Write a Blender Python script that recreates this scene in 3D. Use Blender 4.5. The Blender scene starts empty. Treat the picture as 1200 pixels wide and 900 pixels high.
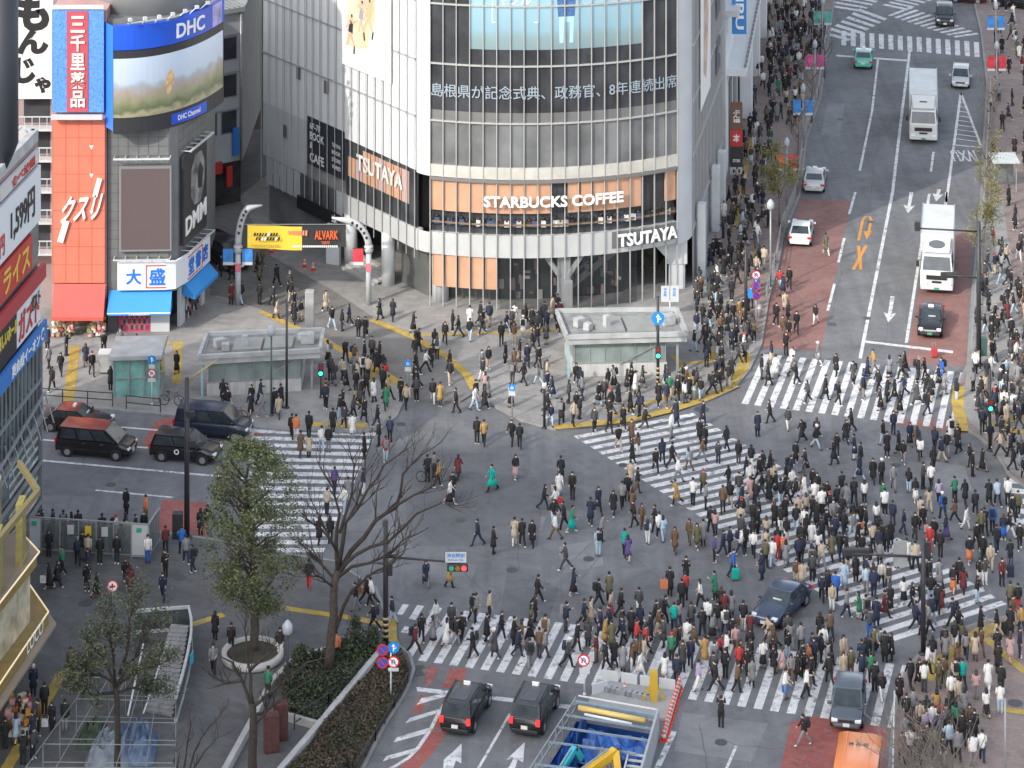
import bpy, bmesh, math, random
from mathutils import Vector, Matrix
R = random.Random(7)
S = bpy.context.scene
COL = S.collection
F, CAMH, YH = 3290.0, 76.0, -865.0     # lens, camera height and horizon of the viewpoint

def at(x, y, z=0.0):
    """ground point seen at photo position x, y"""
    Y = F*(CAMH-z)/(y-YH)
    return Vector(((x-600)*Y/F, Y, z))

def lerp(a, b, t): return a+(b-a)*t

# ------------------------------------------------------------------ materials
MATS = {}
def mat(name, col, rough=0.7, noise=0.0, scale=3.0, metal=0.0, spec=0.5, emit=0.0, bump=0.0, detail=4.0):
    if name in MATS: return MATS[name]
    m = bpy.data.materials.new(name); m.use_nodes = True
    nt = m.node_tree; b = nt.nodes['Principled BSDF']
    c = (col[0], col[1], col[2], 1)
    b.inputs['Base Color'].default_value = c
    b.inputs['Roughness'].default_value = rough
    b.inputs['Metallic'].default_value = metal
    b.inputs['Specular IOR Level'].default_value = spec
    if emit:
        b.inputs['Emission Color'].default_value = c
        b.inputs['Emission Strength'].default_value = emit
    if noise or bump:
        tc = nt.nodes.new('ShaderNodeTexCoord'); n = nt.nodes.new('ShaderNodeTexNoise')
        n.inputs['Scale'].default_value = scale; n.inputs['Detail'].default_value = detail
        nt.links.new(tc.outputs['Object'], n.inputs['Vector'])
        if noise:
            rp = nt.nodes.new('ShaderNodeMapRange')
            rp.inputs[1].default_value = 0.3; rp.inputs[2].default_value = 0.7
            rp.inputs[3].default_value = 1-noise; rp.inputs[4].default_value = 1+noise
            nt.links.new(n.outputs['Fac'], rp.inputs[0])
            mx = nt.nodes.new('ShaderNodeMix'); mx.data_type = 'RGBA'; mx.blend_type = 'MULTIPLY'
            mx.inputs[0].default_value = 1; mx.inputs[6].default_value = c
            cb = nt.nodes.new('ShaderNodeCombineColor')
            for k in range(3): nt.links.new(rp.outputs[0], cb.inputs[k])
            nt.links.new(cb.outputs[0], mx.inputs[7])
            nt.links.new(mx.outputs[2], b.inputs['Base Color'])
        if bump:
            bp = nt.nodes.new('ShaderNodeBump'); bp.inputs['Strength'].default_value = bump; bp.inputs['Distance'].default_value = .02
            nt.links.new(n.outputs['Fac'], bp.inputs['Height']); nt.links.new(bp.outputs[0], b.inputs['Normal'])
    MATS[name] = m
    return m

def ground_mat(name, col, patch=0.25, grain=0.15, brick=None, brick_amt=0.12, streak=0.0, wear=0.0):
    """weathered ground: large patches, stains, fine grain, optional paver joints; world-sized"""
    m = bpy.data.materials.new(name); m.use_nodes = True
    nt = m.node_tree; b = nt.nodes['Principled BSDF']; b.inputs['Roughness'].default_value = 0.85
    b.inputs['Specular IOR Level'].default_value = 0.3
    g = nt.nodes.new('ShaderNodeNewGeometry')
    def nz(scale, detail=4, vec=None, dist=0):
        n = nt.nodes.new('ShaderNodeTexNoise'); n.inputs['Scale'].default_value = scale; n.inputs['Detail'].default_value = detail
        n.inputs['Distortion'].default_value = dist
        nt.links.new(vec or g.outputs['Position'], n.inputs['Vector']); return n.outputs['Fac']
    def mr(s, a, c, lo=0.3, hi=0.7):
        r = nt.nodes.new('ShaderNodeMapRange'); r.inputs[1].default_value = lo; r.inputs[2].default_value = hi
        r.inputs[3].default_value = a; r.inputs[4].default_value = c; nt.links.new(s, r.inputs[0]); return r.outputs[0]
    def mul(a, c):
        r = nt.nodes.new('ShaderNodeMath'); r.operation = 'MULTIPLY'; nt.links.new(a, r.inputs[0]); nt.links.new(c, r.inputs[1]); return r.outputs[0]
    v = mul(mr(nz(0.11, 6, dist=1.2), 1-patch, 1+patch), mr(nz(9, 5), 1-grain, 1+grain, .25, .75))
    v = mul(v, mr(nz(0.55, 8, dist=2.0), 0.86, 1.06, .32, .6))
    v = mul(v, mr(nz(1.7, 3), 0.9, 1.0, .28, .36))          # stains
    if streak:
        mp = nt.nodes.new('ShaderNodeMapping'); mp.inputs['Rotation'].default_value = (0, 0, streak)
        mp.inputs['Scale'].default_value = (1.6, .03, 1); nt.links.new(g.outputs['Position'], mp.inputs['Vector'])
        v = mul(v, mr(nz(1, 3, mp.outputs[0]), .88, 1.1))
    if brick:
        mp = nt.nodes.new('ShaderNodeMapping'); mp.inputs['Rotation'].default_value = (0, 0, brick[2])
        nt.links.new(g.outputs['Position'], mp.inputs['Vector'])
        bt = nt.nodes.new('ShaderNodeTexBrick'); bt.inputs['Scale'].default_value = 1
        bt.inputs['Brick Width'].default_value = brick[0]; bt.inputs['Row Height'].default_value = brick[1]
        bt.inputs['Mortar Size'].default_value = .012; bt.inputs['Bias'].default_value = 0
        bt.inputs['Color1'].default_value = (1, 1, 1, 1); k = 1-brick_amt*1.6
        bt.inputs['Color2'].default_value = (k, k, k, 1); k = 1-brick_amt*3; bt.inputs['Mortar'].default_value = (k, k, k, 1)
        nt.links.new(mp.outputs[0], bt.inputs['Vector'])
        sp = nt.nodes.new('ShaderNodeSeparateColor'); nt.links.new(bt.outputs['Color'], sp.inputs[0])
        v = mul(v, sp.outputs[0])
    mx = nt.nodes.new('ShaderNodeMix'); mx.data_type = 'RGBA'; mx.blend_type = 'MULTIPLY'; mx.inputs[0].default_value = 1
    mx.inputs[6].default_value = (*col, 1)
    cb = nt.nodes.new('ShaderNodeCombineColor')
    for k in range(3): nt.links.new(v, cb.inputs[k])
    nt.links.new(cb.outputs[0], mx.inputs[7]); out = mx.outputs[2]
    if wear:
        f = mul(mr(nz(2.6, 9, dist=.6), 0, wear, .50, .66), mr(nz(.35, 4), .25, 1.5, .35, .65))
        m3 = nt.nodes.new('ShaderNodeMix'); m3.data_type = 'RGBA'; nt.links.new(f, m3.inputs[0]); nt.links.new(out, m3.inputs[6]); m3.inputs[7].default_value = (.17, .17, .172, 1); out = m3.outputs[2]
    nt.links.new(out, b.inputs['Base Color'])
    MATS[name] = m
    return m

def glass_mat(name, col, rough=0.06, spec=0.6, noise=.25, scale=.4, metal=0.0):
    return mat(name, col, rough=rough, spec=spec, noise=noise, scale=scale, metal=metal)

def wmat(o):
    M = Matrix.Identity(4)
    while o is not None: M = o.matrix_basis @ M; o = o.parent
    return M
# ------------------------------------------------------------------ mesh builder
class MB:
    def __init__(s): s.v = []; s.f = []; s.m = []; s.sm = []
    def add(s, vs, fs, m=0, smooth=False):
        o = len(s.v); s.v += [tuple(p) for p in vs]
        for f in fs: s.f.append([o+i for i in f]); s.m.append(m); s.sm.append(smooth)
        return s
    def box(s, c, d, rz=0, m=0, rx=0, ry=0):
        M = Matrix.Translation(c) @ Matrix.Rotation(rz, 4, 'Z') @ Matrix.Rotation(rx, 4, 'X') @ Matrix.Rotation(ry, 4, 'Y')
        vs = [M @ Vector((x*d[0]/2, y*d[1]/2, z*d[2]/2)) for z in (-1, 1) for x, y in ((-1, -1), (1, -1), (1, 1), (-1, 1))]
        return s.add(vs, [(3, 2, 1, 0), (4, 5, 6, 7), (0, 1, 5, 4), (1, 2, 6, 5), (2, 3, 7, 6), (3, 0, 4, 7)], m)
    def bar(s, a, b, w, h, m=0):
        """box beam from a to b, w across, h upright"""
        a = Vector(a); b = Vector(b); d = (b-a)
        if d.length < 1e-6: return s
        d.normalize(); up = Vector((0, 0, 1))
        if abs(d.z) > .98: up = Vector((0, 1, 0))
        sd = d.cross(up).normalized(); u = sd.cross(d).normalized()
        vs = [p+sd*(i*w/2)+u*(j*h/2) for p in (a, b) for i, j in ((-1, -1), (1, -1), (1, 1), (-1, 1))]
        return s.add(vs, [(3, 2, 1, 0), (4, 5, 6, 7), (0, 1, 5, 4), (1, 2, 6, 5), (2, 3, 7, 6), (3, 0, 4, 7)], m)
    def prism(s, poly, z0, z1, m=0, bottom=False):
        n = len(poly)
        ar = sum(poly[i][0]*poly[(i+1) % n][1]-poly[(i+1) % n][0]*poly[i][1] for i in range(n))
        if ar < 0: poly = poly[::-1]
        vs = [(p[0], p[1], z0) for p in poly]+[(p[0], p[1], z1) for p in poly]
        fs = [tuple(range(n, 2*n))]+[(i, (i+1) % n, n+(i+1) % n, n+i) for i in range(n)]
        if bottom: fs.append(tuple(reversed(range(n))))
        return s.add(vs, fs, m)
    def sheet(s, poly, z, m=0):
        n = len(poly)
        ar = sum(poly[i][0]*poly[(i+1) % n][1]-poly[(i+1) % n][0]*poly[i][1] for i in range(n))
        if ar < 0: poly = poly[::-1]
        return s.add([(p[0], p[1], z) for p in poly], [tuple(range(n))], m)
    def tube(s, pts, rad, n=8, m=0, cap=True, smooth=True):
        pts = [Vector(p) for p in pts]
        if not hasattr(rad, '__len__'): rad = [rad]*len(pts)
        vs = []; ref = None
        for i, p in enumerate(pts):
            d = (pts[min(i+1, len(pts)-1)]-pts[max(i-1, 0)])
            d = d.normalized() if d.length > 1e-9 else Vector((0, 0, 1))
            if ref is None:
                ref = Vector((1, 0, 0)) if abs(d.x) < .9 else Vector((0, 1, 0))
            a = (ref-d*ref.dot(d)).normalized(); ref = a; b = d.cross(a)
            for k in range(n):
                t = 2*math.pi*k/n
                vs.append(p+(a*math.cos(t)+b*math.sin(t))*rad[i])
        fs = []
        for i in range(len(pts)-1):
            for k in range(n):
                fs.append((i*n+k, i*n+(k+1) % n, (i+1)*n+(k+1) % n, (i+1)*n+k))
        s.add(vs, fs, m, smooth)
        if cap:
            o = len(s.v)-len(vs)
            s.f.append([o+k for k in reversed(range(n))]); s.m.append(m); s.sm.append(False)
            s.f.append([o+(len(pts)-1)*n+k for k in range(n)]); s.m.append(m); s.sm.append(False)
        return s
    def lathe(s, c, prof, n=16, m=0, smooth=True):
        """prof: (r, z) from bottom to top"""
        vs = []; c = Vector(c)
        for r, z in prof:
            for k in range(n):
                t = 2*math.pi*k/n; vs.append(c+Vector((r*math.cos(t), r*math.sin(t), z)))
        fs = [(i*n+k, i*n+(k+1) % n, (i+1)*n+(k+1) % n, (i+1)*n+k) for i in range(len(prof)-1) for k in range(n)]
        s.add(vs, fs, m, smooth); o = len(s.v)-len(vs)
        s.f.append([o+k for k in reversed(range(n))]); s.m.append(m); s.sm.append(False)
        s.f.append([o+(len(prof)-1)*n+k for k in range(n)]); s.m.append(m); s.sm.append(False)
        return s
    def disc(s, c, r, nrm, n=20, m=0, r0=0.0):
        nrm = Vector(nrm).normalized(); c = Vector(c)
        a = nrm.orthogonal().normalized(); b = nrm.cross(a)
        o = [c+(a*math.cos(2*math.pi*k/n)+b*math.sin(2*math.pi*k/n))*r for k in range(n)]
        if r0 <= 0: return s.add(o, [tuple(range(n))], m)
        i = [c+(a*math.cos(2*math.pi*k/n)+b*math.sin(2*math.pi*k/n))*r0 for k in range(n)]
        return s.add(o+i, [(k, (k+1) % n, n+(k+1) % n, n+k) for k in range(n)], m)
    def strip(s, pts, w, z, m=0):
        """flat ribbon of width w along ground points"""
        P = [Vector((p[0], p[1], 0)) for p in pts]; L = []
        for i, p in enumerate(P):
            d = (P[min(i+1, len(P)-1)]-P[max(i-1, 0)]).normalized()
            nn = Vector((-d.y, d.x, 0))*w/2; L.append((p+nn, p-nn))
        vs = []
        for a, b in L: vs += [(a.x, a.y, z), (b.x, b.y, z)]
        return s.add(vs, [(2*i, 2*i+1, 2*i+3, 2*i+2) for i in range(len(P)-1)], m)
    def kerb(s, pts, w, z0, z1, m=0):
        P = [Vector((p[0], p[1], 0)) for p in pts]; vs = []
        for i, p in enumerate(P):
            d = (P[min(i+1, len(P)-1)]-P[max(i-1, 0)]).normalized()
            nn = Vector((-d.y, d.x, 0))*w/2
            a, b = p+nn, p-nn
            vs += [(a.x, a.y, z0), (b.x, b.y, z0), (b.x, b.y, z1), (a.x, a.y, z1)]
        fs = []
        for i in range(len(P)-1):
            o = 4*i
            for k in range(4): fs.append((o+k, o+(k+1) % 4, o+4+(k+1) % 4, o+4+k))
        n = 4*(len(P)-1); fs += [(3, 2, 1, 0), (n, n+1, n+2, n+3)]
        return s.add(vs, fs, m)
    def sphere(s, c, r, n=12, m=0, sc=(1, 1, 1), half=False):
        rings = n//2; vs = []; c = Vector(c)
        for i in range(rings+1):
            ph = math.pi*i/rings*(.5 if half else 1)
            for k in range(n):
                t = 2*math.pi*k/n
                vs.append(c+Vector((r*math.sin(ph)*math.cos(t)*sc[0], r*math.sin(ph)*math.sin(t)*sc[1], r*math.cos(ph)*sc[2])))
        fs = [(i*n+k, (i+1)*n+k, (i+1)*n+(k+1) % n, i*n+(k+1) % n) for i in range(rings) for k in range(n)]
        return s.add(vs, fs, m, True)
    def build(s, name, mats, parent=None, world=True, kind=None, bevel=0.0):
        me = bpy.data.meshes.new(name)
        vs = s.v
        if parent is not None and world:
            Mi = wmat(parent).inverted()
            vs = [Mi @ Vector(p) for p in vs]
        me.from_pydata([tuple(p) for p in vs], [], s.f)
        if not isinstance(mats, (list, tuple)): mats = [mats]
        for x in mats: me.materials.append(x)
        me.polygons.foreach_set('material_index', s.m)
        me.polygons.foreach_set('use_smooth', s.sm)
        me.update()
        o = bpy.data.objects.new(name, me); COL.objects.link(o)
        if parent is not None: o.parent = parent
        if kind: o['kind'] = kind
        if bevel:
            b = o.modifiers.new('bevel', 'BEVEL'); b.width = bevel; b.segments = 2; b.limit_method = 'ANGLE'
        return o

def thing(name, label, cat, loc=(0, 0, 0), rz=0.0, group=None):
    o = bpy.data.objects.new(name, None); COL.objects.link(o)
    o.location = loc; o.rotation_euler = (0, 0, rz); o.empty_display_size = .3
    o.matrix_basis = Matrix.Translation(loc) @ Matrix.Rotation(rz, 4, 'Z')
    o['label'] = label; o['category'] = cat
    if group: o['group'] = group
    return o
def tag(o, label, cat, group=None):
    o['label'] = label; o['category'] = cat
    if group: o['group'] = group
    return o
def plabel(o, label): o['label'] = label; return o
def copy_tree(o, parent=None):
    c = o.copy(); COL.objects.link(c)
    c.parent = parent
    for ch in o.children: copy_tree(ch, c)
    return c

# ------------------------------------------------------------------ lettering
_TXT = {}
BOLD = .022
def text_mesh(s, extrude=0.0):
    """(verts, faces, width, height, x0, y0) of a text one unit tall"""
    k = (s, extrude, BOLD)
    if k in _TXT: return _TXT[k]
    cu = bpy.data.curves.new('t', 'FONT'); cu.body = s; cu.size = 1.0; cu.extrude = extrude
    cu.resolution_u = 3; cu.offset = BOLD
    ob = bpy.data.objects.new('t', cu); COL.objects.link(ob)
    dg = bpy.context.evaluated_depsgraph_get(); dg.update()
    me = bpy.data.meshes.new_from_object(ob.evaluated_get(dg))
    vs = [v.co.copy() for v in me.vertices]; fs = [tuple(p.vertices) for p in me.polygons]
    bpy.data.objects.remove(ob); bpy.data.curves.remove(cu); bpy.data.meshes.remove(me)
    x0 = min(v.x for v in vs); x1 = max(v.x for v in vs); y0 = min(v.y for v in vs); y1 = max(v.y for v in vs)
    _TXT[k] = (vs, fs, x1-x0, y1-y0, x0, y0)
    return _TXT[k]
def put_text(mb, s, fmap, w, h, ext=0.03, m=0, vertical=False):
    """lay text s over a w x h rectangle; fmap(u, v, out) -> world point (u, v in metres from the lower left)"""
    if vertical:
        n = len(s); ch = h/n
        for i, c in enumerate(s):
            if c == ' ': continue
            put_text(mb, c, lambda u, v, o, i=i: fmap(u, v+(n-1-i)*ch+ch*.06, o), w, ch*.88, ext, m)
        return
    vs, fs, tw, th, x0, y0 = text_mesh(s, .5 if ext else 0)
    P = [fmap((v.x-x0)/tw*w, (v.y-y0)/th*h, (v.z+.5)*ext if ext else 0.0) for v in vs]
    mb.add(P, fs, m)
def plane_map(o, u, v, n=None):
    o = Vector(o); u = Vector(u).normalized(); v = Vector(v).normalized()
    n = Vector(n) if n is not None else u.cross(v)
    return lambda a, b, c: o+u*a+v*b+n*c
# ------------------------------------------------------------------ camera, sun and sky
cam = bpy.data.objects.new('camera', bpy.data.cameras.new('camera')); COL.objects.link(cam)
cam.location = (0, 0, CAMH); cam.rotation_euler = (math.pi/2, 0, 0)
cam.data.sensor_width = 36; cam.data.lens = F/1200*36; cam.data.shift_y = -(450-YH)/1200
cam.data.clip_start = 1; cam.data.clip_end = 3000
S.camera = cam
SUN_EL, SUN_AZ = math.radians(32), math.atan2(-.67, -.74)
sl = bpy.data.lights.new('sun', 'SUN'); sl.energy = 3.3; sl.angle = math.radians(.53); sl.color = (1, .95, .87)
so = bpy.data.objects.new('sun', sl); COL.objects.link(so)
d = Vector((math.sin(SUN_AZ)*math.cos(SUN_EL), math.cos(SUN_AZ)*math.cos(SUN_EL), math.sin(SUN_EL)))
so.rotation_euler = d.to_track_quat('Z', 'Y').to_euler(); so.location = (-60, 60, 120)
w = bpy.data.worlds.new('World'); S.world = w; w.use_nodes = True
sk = w.node_tree.nodes.new('ShaderNodeTexSky'); sk.sky_type = 'NISHITA'; sk.sun_disc = False
sk.sun_elevation = SUN_EL; sk.sun_rotation = SUN_AZ; sk.air_density = 1.0; sk.dust_density = 2.5; sk.ozone_density = .6
hs = w.node_tree.nodes.new('ShaderNodeHueSaturation'); hs.inputs['Saturation'].default_value = .55
w.node_tree.links.new(sk.outputs[0], hs.inputs['Color']); w.node_tree.links.new(hs.outputs[0], w.node_tree.nodes['Background'].inputs[0])
w.node_tree.nodes['Background'].inputs[1].default_value = .43
S.view_settings.view_transform = 'Standard'; S.view_settings.look = 'None'; S.view_settings.exposure = 0

# ------------------------------------------------------------------ setting materials
ASPH = ground_mat('asphalt', (.146, .148, .152), patch=.20, grain=.15, streak=.28)
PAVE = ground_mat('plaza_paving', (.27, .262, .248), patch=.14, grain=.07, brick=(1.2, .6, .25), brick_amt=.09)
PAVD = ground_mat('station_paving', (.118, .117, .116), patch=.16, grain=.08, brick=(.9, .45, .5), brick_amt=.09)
BROWN = ground_mat('brown_paving', (.245, .195, .175), patch=.14, grain=.07, brick=(.6, .3, .3), brick_amt=.1)
STREET = ground_mat('lane_paving', (.165, .16, .152), patch=.15, grain=.1, brick=(2.4, 1.2, .5), brick_amt=.05)
REDP = ground_mat('red_lane', (.29, .085, .07), patch=.2, grain=.15, wear=.6)
REDD = ground_mat('worn_red_lane', (.225, .115, .098), patch=.24, grain=.15, wear=.6)
WHITE = ground_mat('white_paint', (.58, .58, .575), patch=.12, grain=.2, wear=.75)
YELL = ground_mat('yellow_blocks', (.46, .315, .065), patch=.16, grain=.1, brick=(.3, .3, .3), brick_amt=.1, wear=.55)
ORNG = ground_mat('orange_paint', (.55, .25, .06), patch=.12, grain=.15)
KERB = ground_mat('kerb_stone', (.26, .255, .245), patch=.1, grain=.08, brick=(.6, 9, .2), brick_amt=.08)
PATCH = ground_mat('asphalt_patch', (.120, .122, .126), patch=.2, grain=.1)
ZP = .12                                               # pavement height

PIT = [at(744, 962), at(772, 862), at(676, 845), at(610, 950)]      # open pit in the front road
MB().add([(-900, -300, 0), (900, -300, 0), (900, 1500, 0), (-900, 1500, 0), PIT[3], PIT[0], PIT[1], PIT[2]], [(0, 1, 5, 4), (1, 2, 6, 5), (2, 3, 7, 6), (3, 0, 4, 7)]).build('road', ASPH, kind='structure')
def px(pts, z=0.0): return [at(x, y, z) for x, y in pts]

PV = {
 'lane_side': [(-90, 468), (45, 472), (140, 480), (212, 487), (262, 491), (300, 500), (335, 503), (425, 506), (446, 500), (464, 487), (473, 468), (470, 450),
              (425, 422), (375, 395), (305, 362), (262, 348), (246, 345), (246, 300), (-90, 300)],
 'plaza': [(437, 371), (487, 393), (525, 415), (552, 440), (562, 458), (582, 476), (610, 491), (650, 502), (740, 493), (825, 470), (860, 454), (878, 432),
           (892, 402), (900, 350), (911, 312), (919, 270), (937, 228), (945, 162), (962, 112), (972, 37), (978, 0), (990, -90),
           (700, -90), (280, 230), (318, 300), (395, 343)],
 'station': [(-90, 606), (45, 612), (185, 623), (245, 631), (345, 650), (392, 657), (440, 688), (456, 730), (467, 756), (480, 766), (485, 783), (480, 800),
             (471.7, 817), (450, 850), (425, 900), (380, 975), (-90, 975)],
 'east': [(1132, -90), (1143, 8), (1150, 38), (1157, 100), (1152, 175), (1150, 230), (1140, 340), (1134, 427), (1122, 452), (1126, 480), (1133, 503), (1147, 511),
          (1165, 527), (1183, 556), (1212, 578), (1500, 590), (1500, -90)],
 'corner': [(1036, 975), (1047, 845), (1052, 815), (1061, 787), (1082, 760), (1112, 742), (1150, 728), (1200, 718), (1500, 700), (1500, 975)],
}
PVW = {k: [(p.x, p.y) for p in px(v, ZP)] for k, v in PV.items()}
def inside(p, poly):
    c = False; n = len(poly)
    for i in range(n):
        a, b = poly[i], poly[(i+1) % n]
        if (a[1] > p[1]) != (b[1] > p[1]) and p[0] < (b[0]-a[0])*(p[1]-a[1])/(b[1]-a[1])+a[0]: c = not c
    return c
def gz(x, y):
    """point on road or pavement at photo position"""
    p = at(x, y, ZP)
    return p if any(inside(p, q) for q in PVW.values()) else at(x, y, 0)
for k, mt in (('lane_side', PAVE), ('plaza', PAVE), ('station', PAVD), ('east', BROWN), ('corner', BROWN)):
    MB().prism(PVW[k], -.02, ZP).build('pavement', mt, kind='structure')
KW = .17
def kerb_line(pts): 
    MB().kerb(px(pts, ZP), KW, 0, ZP+.006).build('kerb', KERB, kind='structure')
kerb_line(PV['lane_side'][:11]); kerb_line(PV['plaza'][4:22]); kerb_line(PV['station'][:-1]); kerb_line(PV['east'][:-1]); kerb_line(PV['corner'][:-1])
# brown walk beside the white department store, lane surface
MB().sheet(px([(893, 400), (900, 350), (911, 312), (919, 270), (937, 228), (945, 162), (962, 112), (972, 37), (978, 0), (990, -90), (840, -90), (846, 120), (852, 220), (845, 300), (862, 380)], ZP+.005), ZP+.005).build('pavement', BROWN, kind='structure')
LANE = [(246, 240), (246, 344), (305, 361), (375, 394), (426, 421), (471, 449), (475, 464), (500, 470), (540, 470), (561, 457), (551, 440), (525, 415), (487, 393), (437, 371), (395, 343), (318, 300), (280, 230)]
PVW['lane'] = [(p.x, p.y) for p in px(LANE, .113)]
MB().prism(PVW['lane'], -.02, .113).build('lane', STREET, kind='structure')
MB().sheet(px([(1126, 482), (1134, 430), (1141, 340), (1151, 230), (1175, 232), (1200, 420), (1200, 560), (1184, 552), (1166, 524)], ZP+.005), ZP+.005).build('pavement', PAVE, kind='structure')
# darker repairs in the asphalt
mb = MB()
for q in ([(596, 660), (655, 690), (640, 735), (585, 725)], [(150, 548), (110, 582), (45, 580), (45, 540)], [(700, 690), (760, 668), (800, 690), (742, 712)], [(470, 545), (640, 560), (630, 640), (480, 640)]):
    mb.sheet(px(q, .003), .003)
mb.build('asphalt_repair', PATCH, kind='structure')
mb = MB()
for a, b in (((560, 586), (700, 597)), ((700, 630), (560, 760)), ((745, 600), (664, 700)), ((1010, 180), (1024, 100)), ((455, 560), (560, 585))):
    mb.strip(px([a, b]), .06, .005)
mb.build('asphalt_seam', PATCH, kind='structure')
rc = random.Random(17); CRK = ground_mat('crack_tar', (.112, .114, .117), patch=.2, grain=.1); PALE = ground_mat('asphalt_pale', (.185, .186, .188), patch=.2, grain=.12)
mb = MB()
for x, y, dx, dy in ((480, 600, 150, 20), (520, 640, 60, 70), (640, 545, 90, 60), (560, 540, 130, 30), (700, 690, 120, 25), (450, 560, 40, 90), (930, 520, 160, 20), (1090, 560, 60, 90), (820, 850, 10, 60), (700, 620, 70, 50), (60, 560, 180, 25), (1030, 150, -14, 130), (990, 300, -20, 90), (1050, 330, -16, 80), (600, 600, 20, 120), (850, 870, 120, 14)):
    P = [(x+dx*k/7+rc.uniform(-3, 3), y+dy*k/7+rc.uniform(-3, 3)) for k in range(8)]; mb.strip(px(P), .035+rc.random()*.03, .0046)
mb.build('asphalt_crack', CRK, kind='structure')
mb = MB()
for q in ([(655, 640), (700, 632), (708, 662), (660, 672)], [(585, 600), (640, 606), (634, 622), (582, 616)], [(1085, 540), (1130, 546), (1140, 575), (1095, 570)], [(970, 120), (990, 122), (984, 160), (962, 158)], [(800, 835), (900, 848), (880, 893), (790, 880)], [(500, 655), (560, 662), (548, 690), (495, 680)]): mb.sheet(px(q, .0022), .0022)
mb.build('asphalt_repair', PALE, kind='structure')
# red lanes
mb = MB()
for q in ([(937, 233), (997, 235), (962, 411), (893, 408), (901, 350), (912, 312)], [(1087, 280), (1139, 270), (1132, 429), (1061, 427)],
          [(1117, 492), (1128, 506), (1132, 510), (1040, 496), (1044, 490)]):
    mb.sheet(px(q, .004), .004)
mb.build('red_lane', REDD, kind='structure')
mb = MB()
for q in ([(184, 491), (213, 490), (190, 524), (166, 521)], [(190, 585), (241, 589), (245, 628), (185, 621)],
          [(946.7, 840), (981, 841), (1012, 848), (1040, 853), (1034, 930), (908, 930), (927, 847)], [(500, 781), (515, 782), (504, 805), (497, 803)],
          [(528, 783), (548, 784), (540, 807), (517, 806)], [(268, 494), (286, 496), (276, 512), (262, 510)], [(298, 496), (313, 499), (311, 505), (296, 520), (285, 520)]):
    mb.sheet(px(q, .004), .004)
mb.strip(px([(534, 812), (522, 838), (511, 860), (496, 882), (474, 905), (455, 915)]), .95, .0052); mb.strip(px([(498, 815), (487, 836)]), .5, .0052)
mb.build('red_lane', REDP, kind='structure')

# ------------------------------------------------------------------ painted markings
def zebra(b0, b1, t0, t1, n, duty=.52, z=.0062, skip=()):
    B0, B1, T0, T1 = (at(*p) for p in (b0, b1, t0, t1)); m = MB()
    for i in range(n):
        if i in skip: continue
        a, b = i/(n-1+duty), (i+duty)/(n-1+duty)
        q = [lerp(B0, B1, a), lerp(B0, B1, b), lerp(T0, T1, b), lerp(T0, T1, a)]
        m.sheet(q, z)
    m.build('zebra_crossing', WHITE, kind='structure')
zebra((472, 771.5), (1050, 854), (509, 711.5), (1067, 780.5), 31)
zebra((672, 511), (1049, 751), (812, 484), (1180, 708), 34)
zebra((869, 473), (1120, 504), (895, 415), (1133, 437), 17)
zebra((300, 648), (288, 503), (379, 647), (441, 507), 17)
zebra((986, 53), (1148, 67), (986, 36), (1147, 49.5), 15, z=.006)
zebra((1182, 612), (1176, 560), (1260, 622), (1250, 566), 5)
zebra((965, 40), (1007, 10), (994, 48), (1040, 22), 7, z=.0074)
zebra((1040, 18), (1120, 44), (1066, 8), (1148, 40), 11, z=.0086)
zebra((972, 8), (1004, -14), (1010, 14), (1040, -6), 6, z=.0098)
zebra((1034, 6), (1086, -14), (1062, 12), (1112, -8), 8, z=.011)
mb = MB()
def q(*p): mb.sheet(px(p, .008), .008)
def ln(a, b, w=.15): mb.strip(px([a, b]), w, .008)
q((465, 719.5), (471.5, 720.5), (479.5, 708.5), (472, 708)); q((479, 725), (487, 726.5), (497, 710), (489, 709)); q((469.5, 741), (478, 742), (482, 735), (474, 734))

# roads at the front
q((488, 805), (668, 826), (665, 830.5), (489, 810))
for b in (((488, 826), (494, 818), (522, 812.5), (523, 816)), ((475, 847.5), (480, 841.5), (517, 830), (515, 835)), ((461, 870), (465, 864), (504, 852.5), (498, 860)), ((448.5, 892), (453, 886), (489, 876), (485, 882))): q(*b)
mb.strip(px([(530, 811), (515, 834), (504, 856), (489, 878), (479, 888), (463, 898), (452, 903)]), .2, .0105)
ln((598, 836), (555, 910)); ln((790, 857), (768, 905), .3); ln((863, 874), (848, 908)); ln((600, 905), (606, 884), .2)
def arrow(x, y, dx, dy, L=4.5, m=None, w=.9):
    """painted arrow: tip at x, y; (dx, dy) photo direction from tip to tail"""
    a = at(x, y); b = at(x+dx, y+dy); u = (b-a).normalized(); v = Vector((-u.y, u.x, 0))
    P = lambda s_, t_: a+u*s_+v*t_
    (m or mb).sheet([P(0, 0), P(1.9, -w/2), P(1.7, -.12), P(L, -.16), P(L, .16), P(1.7, .12), P(1.9, w/2)], .0112)
arrow(541, 871, -14, 30); arrow(615, 870, -14, 26); q((519, 906), (520, 890), (532, 880), (527, 893), (537, 884), (531, 900))
arrow(1041, 378, 4, -24, 5.2); arrow(1064, 250, 4, -24, 5.2); arrow(1097, 236, 3, -12, 3)
# left road
ln((-40, 485), (45, 490)); ln((40, 492), (288, 513), .2); ln((-60, 507), (240, 530), .2); ln((-60, 530), (300, 562), .22); ln((112, 574.5), (203, 583), .18)
q((288, 513), (297, 499.5), (303, 500), (294, 515))
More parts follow.
